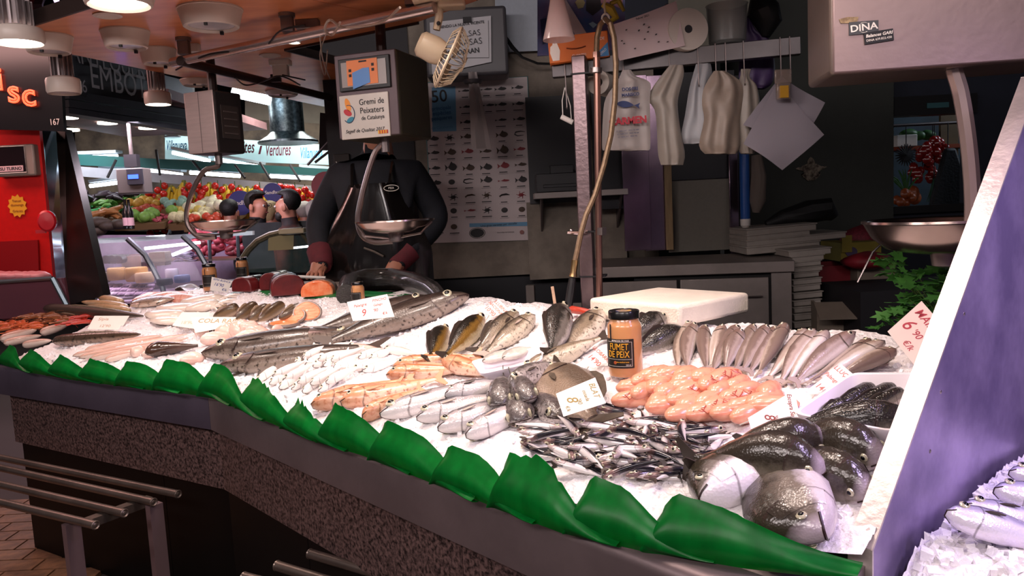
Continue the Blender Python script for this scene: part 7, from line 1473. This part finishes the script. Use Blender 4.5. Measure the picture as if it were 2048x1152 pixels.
# nearer curved glass case right of the left scale
cg=empty('curved_glass_case',T(*PY(560,520,5.2)),'curved glass case with pale frame between counter and shoppers','glass case'); co=cg.location.copy()
def cq(px,py,y=5.2): return PY(px,py,y)-co
arc_=[(480,525),(497,500),(515,482),(540,470),(570,463),(605,460)]
ob('curved_frame',MB().tube([cq(*p) for p in arc_],.022,8),mat('pale olive frame','6a6450',.4,.4,noise=.3,nscale=40),cg); ob('top_bar',MB().box((0,0,0),(.17,.12,.035)),mat('ivory bar','b5a88a',.5),cg,T(*cq(587,462)),bevel=.006)
ob('glass',MB().add([cq(*p) for p in arc_]+[cq(640,500),cq(640,545),cq(480,545)],[(0,1,2,3,4,5,6,7,8)]),mat('greenish glass','6a8a8a',.06,alpha=.22,spec=.7),cg); ob('strut',MB().tube([cq(602,466),cq(634,507)],.012,6),mat('pale olive frame','6a6450',.4,.4),cg)
ob('notice',MB().prism([(-.09,-.05),(.08,-.05),(.09,.05),(-.08,.05)],.003,FX),mat('olive notice','8a805a',.6),cg,T(*cq(562,485,5.19))); ob('shelf_light',MB().tube([cq(575,497,5.35),cq(642,490,5.35)],.008,6),tube_m,cg); bz=cq(560,575); ob('base',MB().box((0,.2,(co.z+bz.z)/-2),(.7,.4,co.z+bz.z)),mat('dark case base','23282c',.5),cg,T(*bz))
ob('back_case',MB().box((0,0,0),(1.2,.3,.4)),mat('far dark case','20262a',.4,noise=.4,nscale=12),None,T(*PY(630,485,7.0)),'dark glass display behind the curved case','display case')
# awning arms near the big scale and purple monitor
quad([(638,300),(690,300),(680,230),(640,225)],6.0,mat('dark monitor','100c12',.4),'dark_monitor','dark hanging screen left of the big scale','screen',th=.06)
for i,(a,b) in enumerate([((665,275),(615,330)),((675,290),(630,325))]): p=PY(*a,5.9); dm=COL.objects['dark_monitor']; ob('bracket_arm',MB().tube([(0,0,0),PY(*b,5.9)-p],.01,6),STEELD,dm,T(*(p-dm.location)))
# ================================================================ red awning shape at the top left
ar=[PZ(x,y,3.0) for x,y in ((50,20),(100,-30),(128,5))]
ra=empty('red_awning',T(*PY(80,30,6.5)),'dark red striped awning of another stall at the top left','awning')
ao=ra.location.copy()
for k in range(4):
    ob('panel',MB().grid(8,2,lambda u,v:PY(46+k*17+v*17+(8*u*u),60-75*u+18*k*0,6.5)-ao+V((0,-.2*sin(PI*u),0)),.02),mat('awning red','4a0c12',.5) if k%2==0 else mat('awning dark','24080c',.5),ra)
ob('tube',MB().tube([PY(x,y,6.45)-ao for x,y in ((98,-20),(110,-5),(118,12),(122,25))],.02,6),mat('lilac tube','d8b8e8',.3,emit=2.5,ecol='e0c0f0'),ra)
# bare area fills added to brighten the fruit stall, deli and left shop
for i,(x,y,z,p,c) in enumerate([(-4.2,8.2,2.9,70,(.95,.95,1)),(-2.6,8.6,3.0,60,(1,.97,.92)),(-2.9,6.1,2.3,40,(1,.82,.97)),(-3.4,4.3,2.6,20,(1,.55,.5))]):
    light('hall_fill','AREA',(x,y,z),p,c,aim=(x,y+.25,0),size=1.6,sy=.4)

# unseen fill lights added to brighten the counter front, built as fluorescent fittings
for i,(x,y,a,p) in enumerate([(-2.6,.3,-30,42),(-.9,-.9,-45,42),(1.2,-1.3,-45,30)]):
    o=empty('aisle_fill',T(x,y,2.85)@Rz(a),['added fill light nearest the left end of the counter','added fill light before the middle of the counter','added fill light before the divider'][i],'light','aisle fill lights'); ob('housing',MB().box((0,0,.06),(1.5,.22,.06)),lampw,o); ob('tube',MB().tube([(-.7,0,0),(.7,0,0)],.02,8),tube_m,o)
    light('aisle_fill','AREA',(x,y,2.82),p,(1,.86,.84),aim=(x+.9,y+1.8,1.6),size=1.5,sy=.5)

dm=COL.objects['dark_monitor']; ob('hanger',MB().tube([PY(660,228,6.03)-dm.location,PY(660,228,6.03)-dm.location+V((0,0,4.2))],.012,6),STEELD,dm)
fl_=[o for o in COL.objects if o.get('label','').startswith('bright fluorescent tube hanging')][0]; ob('hanger',MB().tube([(.2,.05,.1),(.2,.05,6.5-fl_.location.z)],.008,6),STEELD,fl_)
# ================================================================ next counter at the right: ice and mackerel under violet light
nx=empty('next_counter',T(.9,1.2,0),'steel counter of the neighbouring stall at the lower right','counter')
p1=FB+dB*(SDIV+.05)
def nb(s,d): q=FB+dB*s+nB*d; return q
pts=[nb(SDIV+.05,.05),nb(SDIV+1.3,.05),nb(SDIV+1.3,1.2),nb(SDIV+.05,1.2)]
ob('tray_body',MB().prism([(p.x-.9,p.y-1.2) for p in pts],.80),STEELD,nx,smooth=0)
RI=random.Random(31)
def zi2(s,d): return .888-.10*max(0,(.36-d)/.14)**1.3+.008*sin(s*19+d*11)+.05*min(.3,max(0,s-SDIV-.1))
def i2(u,v):
    s=SDIV+.022+u*.9; d=.2+v*.85; p=nb(s,d); return (p.x,p.y,zi2(s,d)+RI.uniform(-.006,.006))
ob('crushed_ice',MB().grid(90,90,i2),ice_m,label='heap of crushed ice lit violet on the neighbouring counter',cat='ice',kind='stuff',smooth=60)
lm=MB()
for _ in range(1500):
    s=SDIV+RI.uniform(.03,.5); d=RI.uniform(.22,.8)
    p=nb(s,d); lump(V((p.x,p.y,zi2(s,d)+RI.uniform(-.002,.006))),RI.uniform(.004,.010))
ob('ice_lump',lm,MATS['loose ice'],[o for o in COL.objects if o.name.startswith('crushed_ice') and o.get('label','').startswith('heap')][0],kind='stuff',smooth=0)
f_mack=fishmat('mackerel skin','2a3242','b0a8c8','f0e8f8',.4,.68,.18,30,.2,metal=.2)
def fm(hp,y0,tp,y1,H,W,lab,roll=-75):
    a=PY(*hp,y0); b=PY(*tp,y1); M=frame(a,b-a,(0,0,1)); fish_at('mackerel',M,(b-a).length,H,W,roll,f_mack,lab,'mackerels on the violet lit ice','slim',eye=.035,parts='tpe',finm=FINK,mouth=.04,eyet=.12)
fm((1892,1025),1.26,(2150,1100),1.22,.062,.05,'lowest mackerel on the violet lit ice'); fm((1925,1012),1.30,(2180,1070),1.26,.055,.045,'middle mackerel on the violet lit ice'); fm((1988,980),1.36,(2230,1020),1.32,.058,.048,'upper mackerel on the violet lit ice'); fm((2018,945),1.42,(2240,965),1.38,.05,.04,'dark mackerel at the right picture edge, topmost')
light('violet_lamp','SPOT',(1.45,1.15,2.35),60,(.72,.55,1),aim=(1.05,1.25,.9),size=.08,spot=75,blend=.6)
o=empty('violet_lamp_fitting',T(1.45,1.15,2.36),'round violet lamp above the neighbouring counter','lamp'); ob('rim',MB().lathe([(.102,.06),(.10,.05),(.086,0),(.08,-.004)],24,None,False),lampw,o); ob('lens',MB().lathe([(.074,.01),(0,.008)],20),mat('violet lens','c9a8ff',.3,emit=6,ecol='c9a8ff'),o)
light('violet_lamp','SPOT',(1.7,.5,2.3),42,(.72,.55,1),aim=(.95,1.45,1.1),size=.1,spot=70,blend=.7)
# ================================================================ tubular bag shelves in front
rm=mat('rack tube steel','7d6f68',.35,.8,noise=.3,nscale=6); rm2=mat('rack leg steel','7a6468',.45,.5)
def rack(rods,legs,bar,label,z):
    o0=PZ(*rods[0][1],z); r=empty('bag_rack',T(o0.x,o0.y,0),label,'rack'); of=V((o0.x,o0.y,0))
    for i,(a,b) in enumerate(rods):
        A=PZ(*a,z)-of; B_=PZ(*b,z)-of; q=ob('rod',MB().tube([A,B_],.0145,12),rm,r); ob('end_cap',MB().lathe([(.015,0),(.016,.004),(.013,.006),(.009,.003),(.004,.006),(0,.006)],14,frame(B_,V((0,0,1)),(B_-A).normalized())),rm,q)
    if bar: A=PZ(*bar[0],z-.03)-of; B_=PZ(*bar[1],z-.03)-of; ob('cross_bar',MB().box((0,0,0),((B_-A).length,.04,.03)),rm,r,frame((A+B_)/2,B_-A,(0,0,1)))
    for x,y,zz in legs:
        A=PZ(x,y,zz)-of; ob('leg',MB().box((0,0,A.z/2),(.03,.05,A.z),T(A.x,A.y,0)@Rz(-35)),rm2,r)
    return r
ZR=.52
rack([((-60,903),(355,988)),((-60,922),(306,1004)),((-60,955),(248,1026)),((-60,990),(190,1050))],[(142,1045,ZR-.02),(308,1008,ZR-.02)],((175,1046),(300,1000)),'rack of four parallel steel tubes in front of the counter at the left',ZR)
rack([((1010,1270),(556,1132)),((900,1190),(622,1108)),((900,1260),(490,1155))],[],None,'rack of parallel steel tubes at the bottom middle edge',ZR)
